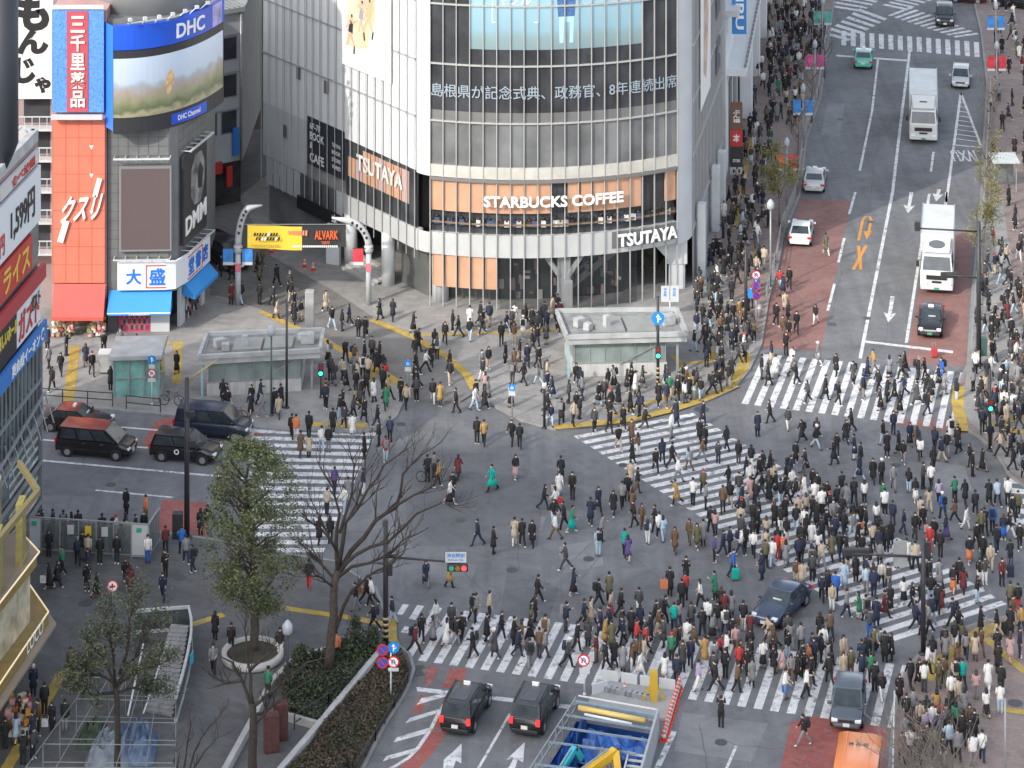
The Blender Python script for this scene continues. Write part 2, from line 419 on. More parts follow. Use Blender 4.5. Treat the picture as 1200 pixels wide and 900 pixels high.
# right road
mb.strip(px([(1008, 420), (1046, 225), (1056, 140), (1066, 60)]), .24, .008)
for a, b in (((1002.5, 225), (995, 251)), ((989.5, 279), (982.5, 307.5)), ((978, 332.5), (970, 364)), ((1094, 178), (1091, 201)), ((1109, 225), (1109, 237))): ln(a, b, .2)
mb.strip(px([(1007.5, 200), (1022, 130), (1029, 69)]), .2, .008)
ln((1062, 402), (1089, 227), .22); mb.strip(px([(1108, 240), (1111, 222), (1126, 109)]), .22, .008)
ln((1126, 109), (1150, 172), .2); ln((1120, 170), (1150, 173), .2)
for i in range(1, 11):
    t = i/11; a = (lerp(1126, 1120.5, t), lerp(109, 168, t)); b = (lerp(1126, 1149, t), lerp(109, 172, t)); ln(a, b, .16)
q((1014, 399), (1117, 411), (1116.5, 414), (1013.5, 401.5)); q((979.5, 64), (1064, 70), (1064, 72), (979.5, 66))
# stop word painted upside down for the drivers
o = at(1148, 190); mp = plane_map((o.x, o.y, .009), (-1, 0, 0), (0, -1, 0))
put_text(mb, 'IVXU', lambda a, b, c: Vector((o.x-a, o.y-b+3.2, .009)), 2.1, 3.0, 0)
mb.build('road_marking', WHITE, kind='structure')
mb = MB()
mb.strip(px([(1006, 282), (1011, 258), (1014, 254), (1019, 254), (1021, 258), (1018, 272)]), .22, .009)
q((1012, 271), (1022, 270.5), (1015.5, 281)); 
mb.strip(px([(1006, 288), (1009, 316)]), .25, .009); mb.strip(px([(1015, 288), (1000, 316)]), .25, .0105)
mb.build('road_marking', ORNG, kind='structure')
# yellow tactile strips
mb = MB()
def ys(pts, w=.6, z=ZP+.011): mb.strip(px(pts, z), w, z)
ys([(305, 365), (340, 381), (375, 396), (420, 421), (455, 440), (472, 452), (476, 462)]); ys([(440, 434), (426, 450), (420, 462), (417, 474)], z=ZP+.015); ys([(362, 497), (430, 498.5)], .7)
ys([(435, 374), (487, 396), (525, 418), (548, 440), (556, 456)]); ys([(488, 393), (545, 391), (600, 389), (655, 386)], .4, ZP+.015)
ys([(649, 500.5), (690, 497), (740, 491.5), (790, 479), (825, 467.5), (862, 451)], .7); ys([(717, 486), (765, 470), (815, 454)], .4); ys([(789, 416), (802, 434), (815, 453)], .5, ZP+.015)
ys([(803, 425), (848, 424)], .4, ZP+.021); ys([(830, 405), (838, 424)], .5, ZP+.015); ys([(875, 414), (870, 432), (857, 448)], .8, ZP+.018)
ys([(88, 405), (80, 470)], .7); ys([(209, 400), (207, 450)], .6); ys([(186, 402), (212, 402)], .5, ZP+.015)
ys([(225, 732), (262, 720)], .5); ys([(330, 712), (400, 722), (440, 729), (457, 733)], .5); ys([(457, 725), (458, 752)], .7, ZP+.015)
ys([(72, 790), (40, 845), (5, 905)], .6); ys([(72, 790), (95, 780)], .6, ZP+.015); ys([(92, 782), (122, 774)], .6)
ys([(1128, 505), (1122, 470), (1124, 452)], .8); ys([(1165, 500), (1215, 480)], .5); ys([(1175, 500), (1200, 508)], .5, ZP+.015)
ys([(1083, 797), (1096, 780), (1150, 740), (1176, 732)], .9); ys([(1155, 748), (1195, 782), (1230, 805)], .5, ZP+.015); ys([(1168, 830), (1210, 836)], .5, ZP+.015)
ys([(862, 268), (868, 225), (885, 150)], .4, ZP+.018); ys([(1185, 58), (1215, 58)], .5, ZP+.015)
mb.build('tactile_paving', YELL, kind='structure')
mb = MB()
for x, y, r in ((975, 380, .35), (1016, 373, .3), (312, 356, .35), (470, 497, .3), (640, 480, .35), (822, 480, .5), (140, 690, .4), (100, 707, .4), (211, 677, .35), (1190, 824, .4), (690, 655, .33), (600, 668, .33), (540, 610, .3), (905, 540, .33), (1050, 545, .3), (845, 870, .33), (1020, 260, .3), (985, 140, .3), (130, 568, .33), (730, 545, .3)):
    p = gz(x, y); mb.lathe((p.x, p.y, p.z), [(r, 0), (r, .013)], 20, smooth=False)
p = at(488, 788); mb.box((p.x, p.y, .01), (.7, .9, .012), .3); p = at(492, 782); mb.box((p.x, p.y, .01), (.5, .4, .01), .3)
mb.build('manhole_cover', mat('cast_iron', (.06, .06, .062), .6, noise=.2, scale=8), kind='structure')
# ------------------------------------------------------------------ building materials
WPAN = mat('white_panel', (.52, .54, .545), .35, noise=.05, scale=.6)
GPAN = mat('grey_panel', (.50, .52, .53), .4, noise=.06, scale=.5)
MUL = mat('mullion_metal', (.42, .42, .41), .45, metal=.2)
MULD = mat('dark_mullion', (.33, .34, .345), .45)
GLD = glass_mat('dark_glass', (.050, .053, .058), .16, .5, noise=.4, scale=.5)
GLM = glass_mat('grey_glass', (.165, .17, .172), .2, .5, noise=.35, scale=.35)
GLG = glass_mat('green_glass', (.09, .13, .125), .1, .6)
CONC = mat('concrete', (.30, .30, .29), .85, noise=.12, scale=.7)
CREAM = mat('cream_ledge', (.46, .445, .40), .6, noise=.12, scale=1.2)
COPPER = mat('copper_board', (.50, .285, .18), .5, noise=.10, scale=.9)
DARK = mat('dark_metal', (.035, .036, .04), .5, noise=.15, scale=3)
BLK = mat('black_panel', (.018, .018, .02), .5)
WLET = mat('white_letter', (.82, .82, .80), .5)
STEEL = mat('galvanised_steel', (.38, .40, .41), .42, metal=.5, noise=.1, scale=2)
RED = mat('red_sign', (.52, .045, .035), .5, noise=.06, scale=1)
BLUE = mat('blue_sign', (.03, .20, .62), .5)
YEL = mat('yellow_paint', (.72, .50, .05), .5)
SKIN0 = mat('figure_skin', (.62, .40, .28), .6)

def W2(p, z=0.0): return Vector((p[0], p[1], z))

CLEARD = bpy.data.materials.new('clear_dark_glass'); CLEARD.use_nodes = True; _b = CLEARD.node_tree.nodes['Principled BSDF']; _b.inputs['Base Color'].default_value = (.05, .055, .058, 1); _b.inputs['Roughness'].default_value = .06; _b.inputs['Alpha'].default_value = .2
# ------------------------------------------------------------------ the rounded glass building
AC, AR_ = (0.7, 225.3), 22.0
def arc(th, z, o=0.0): return Vector((AC[0]+(AR_+o)*math.sin(th), AC[1]-(AR_+o)*math.cos(th), z))
TH0, TH1, NB = math.radians(-17.5), math.radians(31.2), 19
TH = [lerp(TH0, TH1, i/NB) for i in range(NB+1)]
FL = [10.4, 13.6, 17.75, 22.1, 26.3, 30.5, 34.7]
bq = thing('corner_building', 'tall rounded glass and white panel building with coffee shop and video screen facing the crossing', 'building', (1, 212, 0))
def arc_band(mb, t0, t1, z0, z1, o0, o1, n=24, m=0):
    """solid curved band between angles, z0..z1, offsets o0 (back) to o1 (front)"""
    for i in range(n):
        a, b = lerp(t0, t1, i/n), lerp(t0, t1, (i+1)/n)
        P = [arc(a, z0, o0), arc(a, z0, o1), arc(b, z0, o1), arc(b, z0, o0), arc(a, z1, o0), arc(a, z1, o1), arc(b, z1, o1), arc(b, z1, o0)]
        fs = [(0, 1, 2, 3), (4, 7, 6, 5), (1, 5, 6, 2), (0, 3, 7, 4)]
        if i == 0: fs.append((0, 4, 5, 1))
        if i == n-1: fs.append((3, 2, 6, 7))
        mb.add(P, fs, m)
    return mb
LA, LB = Vector((-7.0, 205.15, 0)), Vector((-19.7, 222.0, 0))      # white left wall
LD = (LB-LA).normalized(); LN = Vector((LD.y, -LD.x, 0)); LN = LN if LN.y < 0 else -LN; LLEN = (LB-LA).length
def lw(u, z, o=0.0): p = LA+LD*u+LN*o; return Vector((p.x, p.y, z))
RA, RB = Vector((13.4, 208.6, 0)), Vector((17.1, 229.0, 0))
RD = (RB-RA).normalized(); RN = Vector((RD.y, -RD.x, 0)); RLEN = (RB-RA).length
def rw(u, z, o=0.0): p = RA+RD*u+RN*o; return Vector((p.x, p.y, z))
TOPZ = 38.0
# core behind the skins
core = [(-5.6, 206.4), (0.7, 204.6), (6, 205.4), (11.8, 207.9), (13.2, 209.6), (16.9, 229), (2, 236), (-19, 223), (-6.6, 206.6)]
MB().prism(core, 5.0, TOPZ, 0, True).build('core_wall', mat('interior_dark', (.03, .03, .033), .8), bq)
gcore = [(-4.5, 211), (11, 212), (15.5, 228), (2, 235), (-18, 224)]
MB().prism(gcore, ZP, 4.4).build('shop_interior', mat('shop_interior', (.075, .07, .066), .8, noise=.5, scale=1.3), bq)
MB().prism([(p[0]*1.0, p[1]) for p in core], TOPZ+.003, TOPZ+1.2).build('parapet', WPAN, bq)
# windows of the curved front, one per bay and storey
def pane(mb, a, b, z0, z1, o=0.0, m=0): mb.add([arc(a, z0, o), arc(b, z0, o), arc(b, z1, o), arc(a, z1, o)], [(0, 1, 2, 3)], m)
for k in range(len(FL)-1):
    for i in range(NB):
        z0, z1 = FL[k], FL[k+1]
        if k == 2 and 3 <= i < 16: z1 = 18.9
        if k > 2 and 3 <= i < 16: continue
        m = MB(); a, b = TH[i]+.0008, TH[i+1]-.0008
        if k == 1: pane(m, a, b, z0+.75, z1); pane(m, a, b, z0, z0+.75, 0, 1)
        else: pane(m, a, b, z0, z1)
        m.build('window', [GLM if k == 0 else GLD, mat('spandrel_glass', (.16, .16, .158), .3, noise=.15, scale=.5)], bq)
mm = MB()
for t in TH: mm.add([arc(t-.0014, ZP, .17), arc(t+.0014, ZP, .17), arc(t+.0014, TOPZ, .17), arc(t-.0014, TOPZ, .17), arc(t-.0014, ZP, .06), arc(t+.0014, ZP, .06), arc(t+.0014, TOPZ, .06), arc(t-.0014, TOPZ, .06)],
                    [(0, 1, 2, 3), (0, 3, 7, 4), (1, 5, 6, 2)])
for z in FL[1:]: arc_band(mm, TH0, TH1, z-.06, z+.06, .04, .15)
mm.build('mullion_frame', MUL, bq)
led = MB(); arc_band(led, TH0, TH1, 9.55, 10.4, -.3, .12); led.build('ledge', CREAM, bq)
led = MB(); arc_band(led, TH0, TH1, 9.3, 9.52, -.5, .22); led.build('ledge', mat('ledge_dark', (.16, .155, .15), .6), bq)  # darker grey lip along the bottom of the ledge
# big screen and running headline
sc = MB(); T0, T1 = TH[3], TH[16]
sc2 = bpy.data.materials.new('seaside_screen'); sc2.use_nodes = True; MATS['seaside_screen'] = sc2
nt = sc2.node_tree; bs = nt.nodes['Principled BSDF']; bs.inputs['Roughness'].default_value = .3
g = nt.nodes.new('ShaderNodeNewGeometry'); sx = nt.nodes.new('ShaderNodeSeparateXYZ'); nt.links.new(g.outputs['Position'], sx.inputs[0])
nzz = nt.nodes.new('ShaderNodeTexNoise'); nzz.inputs['Scale'].default_value = .35; nt.links.new(g.outputs['Position'], nzz.inputs['Vector'])
ad = nt.nodes.new('ShaderNodeMath'); ad.operation = 'MULTIPLY_ADD'; nt.links.new(nzz.outputs[0], ad.inputs[0]); ad.inputs[1].default_value = 1.6; nt.links.new(sx.outputs[2], ad.inputs[2])
mr = nt.nodes.new('ShaderNodeMapRange'); mr.inputs[1].default_value = 18.9; mr.inputs[2].default_value = 26.5; nt.links.new(ad.outputs[0], mr.inputs[0])
cr = nt.nodes.new('ShaderNodeValToRGB'); nt.links.new(mr.outputs[0], cr.inputs[0])
e = cr.color_ramp.elements; e[0].position = .0; e[0].color = (.15, .215, .235, 1); e[1].position = 1; e[1].color = (.27, .40, .46, 1)
for p_, c_ in ((.22, (.19, .27, .28, 1)), (.30, (.21, .34, .40, 1)), (.62, (.25, .41, .48, 1))):
    x_ = e.new(p_); x_.color = c_
nt.links.new(cr.outputs[0], bs.inputs['Base Color']); nt.links.new(cr.outputs[0], bs.inputs['Emission Color']); bs.inputs['Emission Strength'].default_value = .28
arc_band(sc, T0, T1, 18.93, TOPZ-.4, -.15, .03, 20); scr = sc.build('video_screen', sc2, bq)
fig = MB()      # the standing figure and the boxed word shown on the screen
def am(t0, z0, o): return lambda u, v, c: arc(t0+u/AR_, z0+v, o+c)
m_ = am(math.radians(6.9), 19.4, .045)
def fpoly(mb, pts, mp, m): mb.add([mp(u, v, 0) for u, v in pts], [tuple(range(len(pts)))], m)
fpoly(fig, [(.1, .0), (.38, .0), (.42, 1.5), (.86, 1.5), (.82, 0), (1.1, 0), (1.15, 1.9), (.05, 1.9)], m_, 1)
fpoly(fig, [(0, 1.9), (1.2, 1.9), (1.35, 3.9), (1.0, 4.15), (.2, 4.15), (-.15, 3.9)], m_, 0)
fpoly(fig, [(.4, 4.15), (.8, 4.15), (.85, 4.6), (.6, 4.75), (.35, 4.6)], m_, 2); fpoly(fig, [(.33, 4.5), (.87, 4.5), (.86, 4.95), (.6, 5.1), (.34, 4.95)], am(math.radians(6.9), 19.4, .05), 3)
fig.build('screen_picture', [mat('screen_navy', (.06, .13, .28), .4, emit=.15, noise=.35, scale=6), mat('screen_pale_blue', (.35, .55, .66), .4, emit=.15), SKIN0, BLK], scr)
tx = MB(); a0 = math.radians(-5.6)
for q_ in ((0, 0, 3.3, .07), (0, 4.3, 3.3, .07), (0, 0, .07, 4.3), (3.3, 0, .07, 4.37)):
    mp = am(a0, 20.9, .045); fpoly(tx, [(q_[0], q_[1]), (q_[0]+q_[2], q_[1]), (q_[0]+q_[2], q_[1]+q_[3]), (q_[0], q_[1]+q_[3])], mp, 0)
put_text(tx, 'ヤクル', am(a0+.02, 22.2, .045), 2.4, .8, 0); tx.build('screen_lettering', mat('screen_white', (.75, .85, .88), .4, emit=.3), scr)
BOLD = .006; tk = MB(); put_text(tk, '島根県が記念式典、政務官、8年連続出席', am(TH0+.004, 15.35, .11), 18.55, .98, 0)
BOLD = .022; tk.build('headline_lettering', mat('headline_light', (.26, .32, .36), .5, emit=.14), bq)
# coffee shop storey: dark glazing, copper boards, customers' counter
st = MB(); arc_band(st, TH0, TH1, 5.46, 9.3, -.35, -.30, 38); st.build('window_band', GLD, bq)
for i0, i1 in ((0, 9), (10.2, 16), (18, 19)):
    cb = MB()
    t0, t1 = lerp(TH0, TH1, i0/NB), lerp(TH0, TH1, i1/NB); n = max(1, round(i1-i0))
    for k in range(n): arc_band(cb, lerp(t0, t1, k/n)+.002, lerp(t0, t1, (k+1)/n)-.002, 7.05, 9.28, -.25, -.04+.03*(k % 2), 2)
    cb.build('sign_board', COPPER, bq)
lt = MB(); put_text(lt, 'STARBUCKS COFFEE', am(TH[4]+.004, 7.65, .32), 10.1, .78, .14); lt.build('sign_lettering', WLET, bq)
ct = MB(); arc_band(ct, TH0, TH1, 6.15, 6.28, -.28, .0, 30); ct.build('counter', mat('counter_wood', (.20, .13, .09), .6), bq)
SILM = [BLK, mat('pale_clothes', (.42, .40, .36), .8), mat('brown_hair', (.06, .035, .02), .6), mat('blue_clothes', (.05, .08, .16), .8), mat('cup_white', (.55, .55, .53), .5)]
for i in range(44):
    sil = MB()   # seated customers seen behind the counter glass
    t = lerp(TH0, TH1, (i+R.random()*.7)/44); p = arc(t, 6.28, -.12)
    sil.sphere((p.x, p.y, p.z+.15+R.random()*.3), .13, 6, R.choice((0, 0, 2))); sil.box((p.x, p.y, p.z), (.35, .14, .45), 0, R.choice((0, 0, 1, 2, 3, 4)))
    sil.build('seated_customer', SILM, bq)
fb = MB(); arc_band(fb, TH0, TH1, 3.85, 5.45, -.6, .02, 30); fb.build('floor_band', mat('band_white', (.43, .44, .435), .5, noise=.06, scale=.8), bq)
t0, t1 = lerp(TH0, TH1, 13.6/NB), lerp(TH0, TH1, 18.97/NB)
fb = MB(); arc_band(fb, t0, t1, 4.2, 5.42, .02, .06, 12); fb.build('sign_board', mat('sign_grey', (.13, .135, .14), .5), bq)
lt = MB(); put_text(lt, 'TSUTAYA', am(t0+.016, 4.38, .32), 4.75, .92, .14); lt.build('sign_lettering', WLET, bq)
# ground floor
gg = MB(); arc_band(gg, lerp(TH0, TH1, 5/NB), lerp(TH0, TH1, 15.4/NB), ZP, 3.84, -2.2, -2.15, 16); gg.build('shop_glazing', glass_mat('shop_glass', (.035, .045, .048), .1), bq)
gg = MB(); arc_band(gg, TH0, lerp(TH0, TH1, 5/NB), ZP, 3.84, -1.9, -1.85, 8); gg.build('shop_glazing', glass_mat('shop_glass_pale', (.10, .105, .105), .15), bq)
cb = MB()
for k in range(5): arc_band(cb, lerp(TH0, TH1, (k+.1)/NB), lerp(TH0, TH1, (k+.94)/NB), 1.5, 3.82, -.3, -.12, 2)
cb.build('sign_board', COPPER, bq)
DSM = [mat('display_white', (.34, .34, .32), .7), mat('display_pink', (.30, .20, .20), .7), mat('display_brown', (.18, .11, .07), .7), BLK, mat('display_grey', (.18, .19, .20), .7)]
for i in range(64):
    ds = MB(); t = lerp(TH0, TH1, R.random()*.8); z = ZP+.3+R.random()**1.6*2.6; p = arc(t, z, -2.05-.0)
    ds.box(p, (.1+R.random()*.35, .06, .15+R.random()*.9), -t, R.randrange(5)); ds.build('window_display', DSM, bq)
gl = MB(); arc_band(gl, lerp(TH0, TH1, 5.2/NB), lerp(TH0, TH1, 15.6/NB), ZP, 3.84, -.04, -.02, 16); gl.build('shop_glazing', CLEARD, bq)
es = MB(); es.bar(arc(.13, .3, -1.98), arc(.36, 3.4, -1.98), .1, .5); es.bar(arc(.13, 1.1, -1.96), arc(.36, 4.2, -1.96), .08, .08); es.build('escalator', mat('escalator_grey', (.20, .21, .215), .5), bq)
def pier(c, r, z1, nm='column', m=WPAN): 
    mb = MB(); mb.tube([(c.x, c.y, ZP), (c.x, c.y, z1)], r, 20); return mb.build(nm, m, bq)
pier(arc(math.radians(-16.5), 0, -1.1), .62, 4.2)
c = arc(math.radians(8.4), 0, -.9); mb = MB(); mb.box((c.x, c.y, 1.2), (1.0, .8, 2.2), 0); mb.box((c.x, c.y, 2.9), (.95, .85, 1.9), 0)
mb.bar((c.x-.3, c.y-.3, 2.3), (c.x-1.5, c.y-.2, 4.0), .4, .35); mb.bar((c.x+.3, c.y-.3, 2.3), (c.x+1.4, c.y-.2, 4.0), .4, .35); mb.build('column', GPAN, bq, bevel=.05)
c = Vector((12.2, 208.0, 0)); mb = MB(); mb.box((c.x, c.y, 1.0), (1.2, 1.1, 1.9)); mb.box((c.x, c.y, 2.95), (1.5, 1.3, 2.0)); mb.bar((c.x-.3, c.y-.4, 2.2), (c.x-1.9, c.y-.7, 4.0), .5, .5); mb.build('column', mat('pier_white', (.52, .54, .54), .5, noise=.07, scale=1), bq, bevel=.06)
# left white wall
mb = MB(); NL = 20
for k, (z0, z1) in enumerate(list(zip([9.6]+FL[1:], FL[1:]+[TOPZ]))):
    for i in range(NL):
        a, b = LLEN*i/NL+.02, LLEN*(i+1)/NL-.02
        mb.add([lw(a, z0+.03), lw(b, z0+.03), lw(b, z1-.03), lw(a, z1-.03)], [(3, 2, 1, 0)], (i*7+k*3) % 3)
mb.build('panel_wall', [mat('white_panel_a', (.66, .68, .685), .3), mat('white_panel_b', (.63, .65, .655), .3), mat('white_panel_c', (.68, .695, .695), .35)], bq)
mb = MB()
for i in range(NL+1): mb.bar(lw(LLEN*i/NL, 3.3, .16), lw(LLEN*i/NL, TOPZ, .16), .05, .12)
for z in FL[1:]: mb.bar(lw(0, z, .05), lw(LLEN, z, .05), .1, .12)
mb.build('mullion_frame', MULD, bq)
mb = MB(); mb.add([lw(0, 5), lw(LLEN, 5), lw(LLEN, TOPZ), lw(0, TOPZ)], [(0, 1, 2, 3)]); mb.v = [(v[0]+.15, v[1]+.2, v[2]) for v in mb.v]; mb.build('wall', CONC, bq)
# curved white corner between wall and glass, and at the far side of the glass
def corner(p0, p1, p2, z0, z1, n=8):
    mb = MB(); P = []
    for i in range(n+1):
        t = i/n; P.append(Vector(p0)*(1-t)**2+Vector(p1)*2*t*(1-t)+Vector(p2)*t*t)
    for i in range(n): mb.add([(P[i].x, P[i].y, z0), (P[i+1].x, P[i+1].y, z0), (P[i+1].x, P[i+1].y, z1), (P[i].x, P[i].y, z1)], [(0, 1, 2, 3)], 0, True)
    return mb.build('corner_panel', WPAN, bq)
a0 = arc(TH0, 0, .05); corner((LA.x, LA.y, 0), (-6.5, 204.5, 0), (a0.x, a0.y, 0), 9.5, TOPZ)
a1 = arc(TH1, 0, .05); corner((a1.x, a1.y, 0), (13.2, 207.4, 0), (RA.x, RA.y, 0), 3.7, TOPZ)
# left wall, lower floors
mb = MB(); mb.add([lw(0, 5.4, -.05), lw(9.3, 5.4, -.05), lw(9.3, 9.6, -.05), lw(0, 9.6, -.05)], [(0, 1, 2, 3)]); mb.build('window_band', GLD, bq)
mb = MB()
for i in range(8): mb.add([lw(.9+i*1.02, 6.9, .0), lw(1.85+i*1.02, 6.9, .0), lw(1.85+i*1.02, 9.3 if i < 6 else 8.4, .0), lw(.9+i*1.02, 9.3 if i < 6 else 8.4, 0)], [(0, 1, 2, 3)], 0 if i % 3 else 1)
mb.build('sign_board', [COPPER, mat('pinkish_board', (.42, .30, .28), .6)], bq)
lt = MB(); put_text(lt, 'TSUTAYA', plane_map(lw(7.6, 7.75, .10), -LD, (0, 0, 1), LN), 6.0, 1.2, .05); lt.build('sign_lettering', mat('letter_dim', (.64, .64, .62), .5), bq)
mb = MB(); mb.add([lw(9.4, 6.4, .03), lw(14.6, 6.4, .03), lw(14.6, 10.1, .03), lw(9.4, 10.1, .03)], [(0, 1, 2, 3)]); bb = mb.build('sign_board', mat('cafe_board', (.03, .036, .045), .5), bq)
lt = MB(); mpl = lambda u, z: plane_map(lw(u, z, .06), -LD, (0, 0, 1), LN)
put_text(lt, '6F-7F', mpl(14.2, 9.2), 1.5, .5, 0); put_text(lt, 'BOOK', mpl(14.2, 8.4), 2.0, .6, 0); put_text(lt, '&', mpl(14.2, 7.7), .4, .5, 0); put_text(lt, 'CAFE', mpl(14.2, 6.7), 2.0, .7, 0)
for k, s_ in enumerate(('TSUTAYA', 'BOOK', 'STORE', 'WIRED')): put_text(lt, s_, mpl(11.1, 8.6-.55*k), 1.2, .3, 0)
lt.build('sign_lettering', WLET, bb)
mb = MB(); mb.bar(lw(-.3, 4.65, -.15), lw(9.6, 4.65, -.15), .5, 1.5); mb.build('floor_band', MATS['band_white'], bq)
mb = MB()
for i in range(11): mb.add([lw(9.7+i*1.0, 3.3, -.03), lw(10.62+i*1.0, 3.3, -.03), lw(10.62+i*1.0, 5.36, -.03), lw(9.7+i*1.0, 5.36, -.03)], [(0, 1, 2, 3)], 0 if i in (0, 6, 7, 8, 9, 10) else 1)
mb.build('panel_wall', [GPAN, mat('dull_glass', (.11, .11, .112), .3, noise=.1, scale=1)], bq)
a0 = arc(TH0, 0, .02); mb = MB(); P = [Vector((LA.x, LA.y, 0))*(1-t)**2+Vector((-6.5, 204.4, 0))*2*t*(1-t)+Vector((a0.x, a0.y, 0))*t*t for t in [k/6 for k in range(7)]]
for a, b in zip(P, P[1:]): mb.add([(a.x, a.y, 3.9), (b.x, b.y, 3.9), (b.x, b.y, 5.42), (a.x, a.y, 5.42)], [(0, 1, 2, 3)], 0, True)
mb.build('floor_band', MATS['band_white'], bq)
mb = MB(); mb.add([lw(9, ZP, -.6), lw(LLEN, ZP, -.6), lw(LLEN, 3.9, -.6), lw(9, 3.9, -.6)], [(0, 1, 2, 3)]); mb.build('shop_glazing', mat('side_glass', (.19, .195, .20), .25, noise=.2, scale=.6), bq)
mb = MB(); mb.add([lw(14.7, 5.42, -.02), lw(LLEN, 5.42, -.02), lw(LLEN, 9.62, -.02), lw(14.7, 9.62, -.02)], [(0, 1, 2, 3)]); mb.build('panel_wall', GPAN, bq)
mb = MB(); mb.add([lw(0, ZP, -1.2), lw(3.6, ZP, -1.2), lw(3.6, 3.9, -1.2), lw(0, 3.9, -1.2)], [(0, 1, 2, 3)]); mb.build('shop_glazing', MATS['shop_glass_pale'], bq)
mb = MB()
for i in range(5): mb.bar(lw(4.2, ZP+.09+.16*i, .7-.35*i), lw(8.6, ZP+.09+.16*i, .7-.35*i), .36, .17)
mb.build('entrance_steps', mat('step_stone', (.36, .355, .34), .8, noise=.08, scale=2), bq)
for u in (3.9, 8.9): pier(lw(u, 0, -.2), .5, 4.0, m=MATS['pier_white'])
mb = MB(); mb.box(lw(9.9, 1.6, .7), (1.1, .35, 3.0), math.atan2(LD.y, LD.x)+.5); b_ = mb.build('sign_pillar', WPAN, bq)
mb = MB(); mb.bar(lw(9.0, 3.3, .35), lw(15.5, 3.3, .35), .1, 1.0); b_ = mb.build('sign_board', BLK, bq)
mb = MB(); put_text(mb, '本', plane_map(lw(10.6, 2.95, .42), -LD, (0, 0, 1), LN), .8, .75, .02); mb.build('sign_lettering', WLET, b_)
# poster of dancers
mb = MB(); PU0, PU1, PZ0 = 2.9, 9.5, 15.3
mb.add([lw(PU0, PZ0, .22), lw(PU1, PZ0+.0, .22), lw(PU1, TOPZ-2, .22), lw(PU0, TOPZ-2, .22)], [(3, 2, 1, 0)]); po = mb.build('poster', mat('poster_white', (.80, .78, .74), .5, noise=.06, scale=.3), bq)
mb = MB(); rr = random.Random(3); mb.add([lw(PU1-u, PZ0+z, .222) for u, z in ((.6, 1.5), (3.4, 1.8), (4.6, 4.5), (4.0, 9.5), (2.2, 9.8), (.9, 6))], [tuple(range(6))]); mb.build('poster_picture', mat('poster_peach', (.70, .52, .34), .6, noise=.35, scale=.5), po); mb = MB()
def limb(mp, a, b, w0, w1, m):
    a = Vector(a); b = Vector(b); d = (b-a).normalized(); n = Vector((-d.y, d.x)); P = [a+n*w0, b+n*w1, b-n*w1, a-n*w0]
    global _k; _k = (_k+1) % 40
    mb.add([mp(p.x, p.y, .002+_k*.0006) for p in P], [(0, 1, 2, 3)], m)
_k = 0; mp = plane_map(lw(PU1, PZ0, .225), -LD, (0, 0, 1), LN)
for x, y, a, c in ((2.9, 5.8, .3, 0), (2.6, 3.9, -.5, 1), (3.6, 4.2, .8, 2), (1.2, 2.6, .2, 0), (3.0, 8.0, -.2, 0), (2.4, 8.9, .6, 2)):
    limb(mp, (x, y), (x+.15, y+.9), .3, .24, c); limb(mp, (x+.15, y+.95), (x+.2, y+1.25), .15, .16, 3); limb(mp, (x+.1, y+1.28), (x+.3, y+1.36), .12, .1, 0)
    limb(mp, (x, y), (x-.4-a*.3, y-1.0), .14, .09, 3); limb(mp, (x, y), (x+.5+a*.2, y-.9), .14, .09, 3); limb(mp, (x+.5+a*.2, y-.9), (x+.5, y-1.5), .09, .1, 0)
    limb(mp, (x+.2, y+.8), (x+1.0, y+.9+a), .09, .06, 3); limb(mp, (x, y+.8), (x-.6, y+.5-a), .09, .06, 3)
mb.build('poster_picture', [mat('poster_black', (.03, .03, .045), .6), mat('poster_grey', (.3, .3, .34), .6), mat('poster_tan', (.62, .40, .2), .6), SKIN0], po)
for u, z in ((15.5, 12.6), (11.6, 12.4), (17.5, 7.6)): mb = MB(); mb.add([lw(u, z, .08), lw(u+.6, z, .08), lw(u+.6, z+1.0, .08), lw(u, z+1.0, .08)], [(0, 1, 2, 3)]); mb.build('vent_panel', mat('vent_grey', (.13, .135, .14), .5), bq)
# right wall
mb = MB(); mb.add([rw(0, ZP), rw(RLEN, ZP), rw(RLEN, TOPZ), rw(0, TOPZ)], [(0, 1, 2, 3)])
mb.build('panel_wall', mat('right_wall_grey', (.30, .31, .315), .4, noise=.08, scale=.4), bq)
mb = MB()
for i in range(22): mb.bar(rw(RLEN*i/21, 4, .04), rw(RLEN*i/21, TOPZ, .04), .06, .1)
for z in (4.2, 9.6, 13.6, 17.75, 22.1): mb.bar(rw(0, z, .06), rw(RLEN, z, .06), .14, .14)
mb.build('mullion_frame', MUL, bq)
mb = MB(); mb.add([rw(4, 11.6, .16), rw(11, 11.6, .16), rw(11, TOPZ-4, .16), rw(4, TOPZ-4, .16)], [(0, 1, 2, 3)]); po = mb.build('poster', MATS['poster_white'], bq)
mb = MB(); mb.add([rw(6, 14, .17), rw(8, 13, .17), rw(9.5, 18, .17), rw(8.5, 25, .17), rw(6.4, 22, .17)], [(0, 1, 2, 3, 4)]); mb.build('poster_picture', mat('poster_tan2', (.55, .38, .3), .6, noise=.4, scale=.8), po)
for z in (11, 15.5, 20): mb = MB(); mb.add([rw(15.5, z, .15), rw(18.2, z+.2, .15), rw(18.2, z+1.1, .15), rw(16.9, z+1.6, .15), rw(18.2, z+2, .15), rw(18.2, z+2.8, .15), rw(15.5, z+2.8, .15)], [tuple(range(7))]); mb.build('wall_letter', mat('slate_letter', (.09, .10, .115), .5), bq)
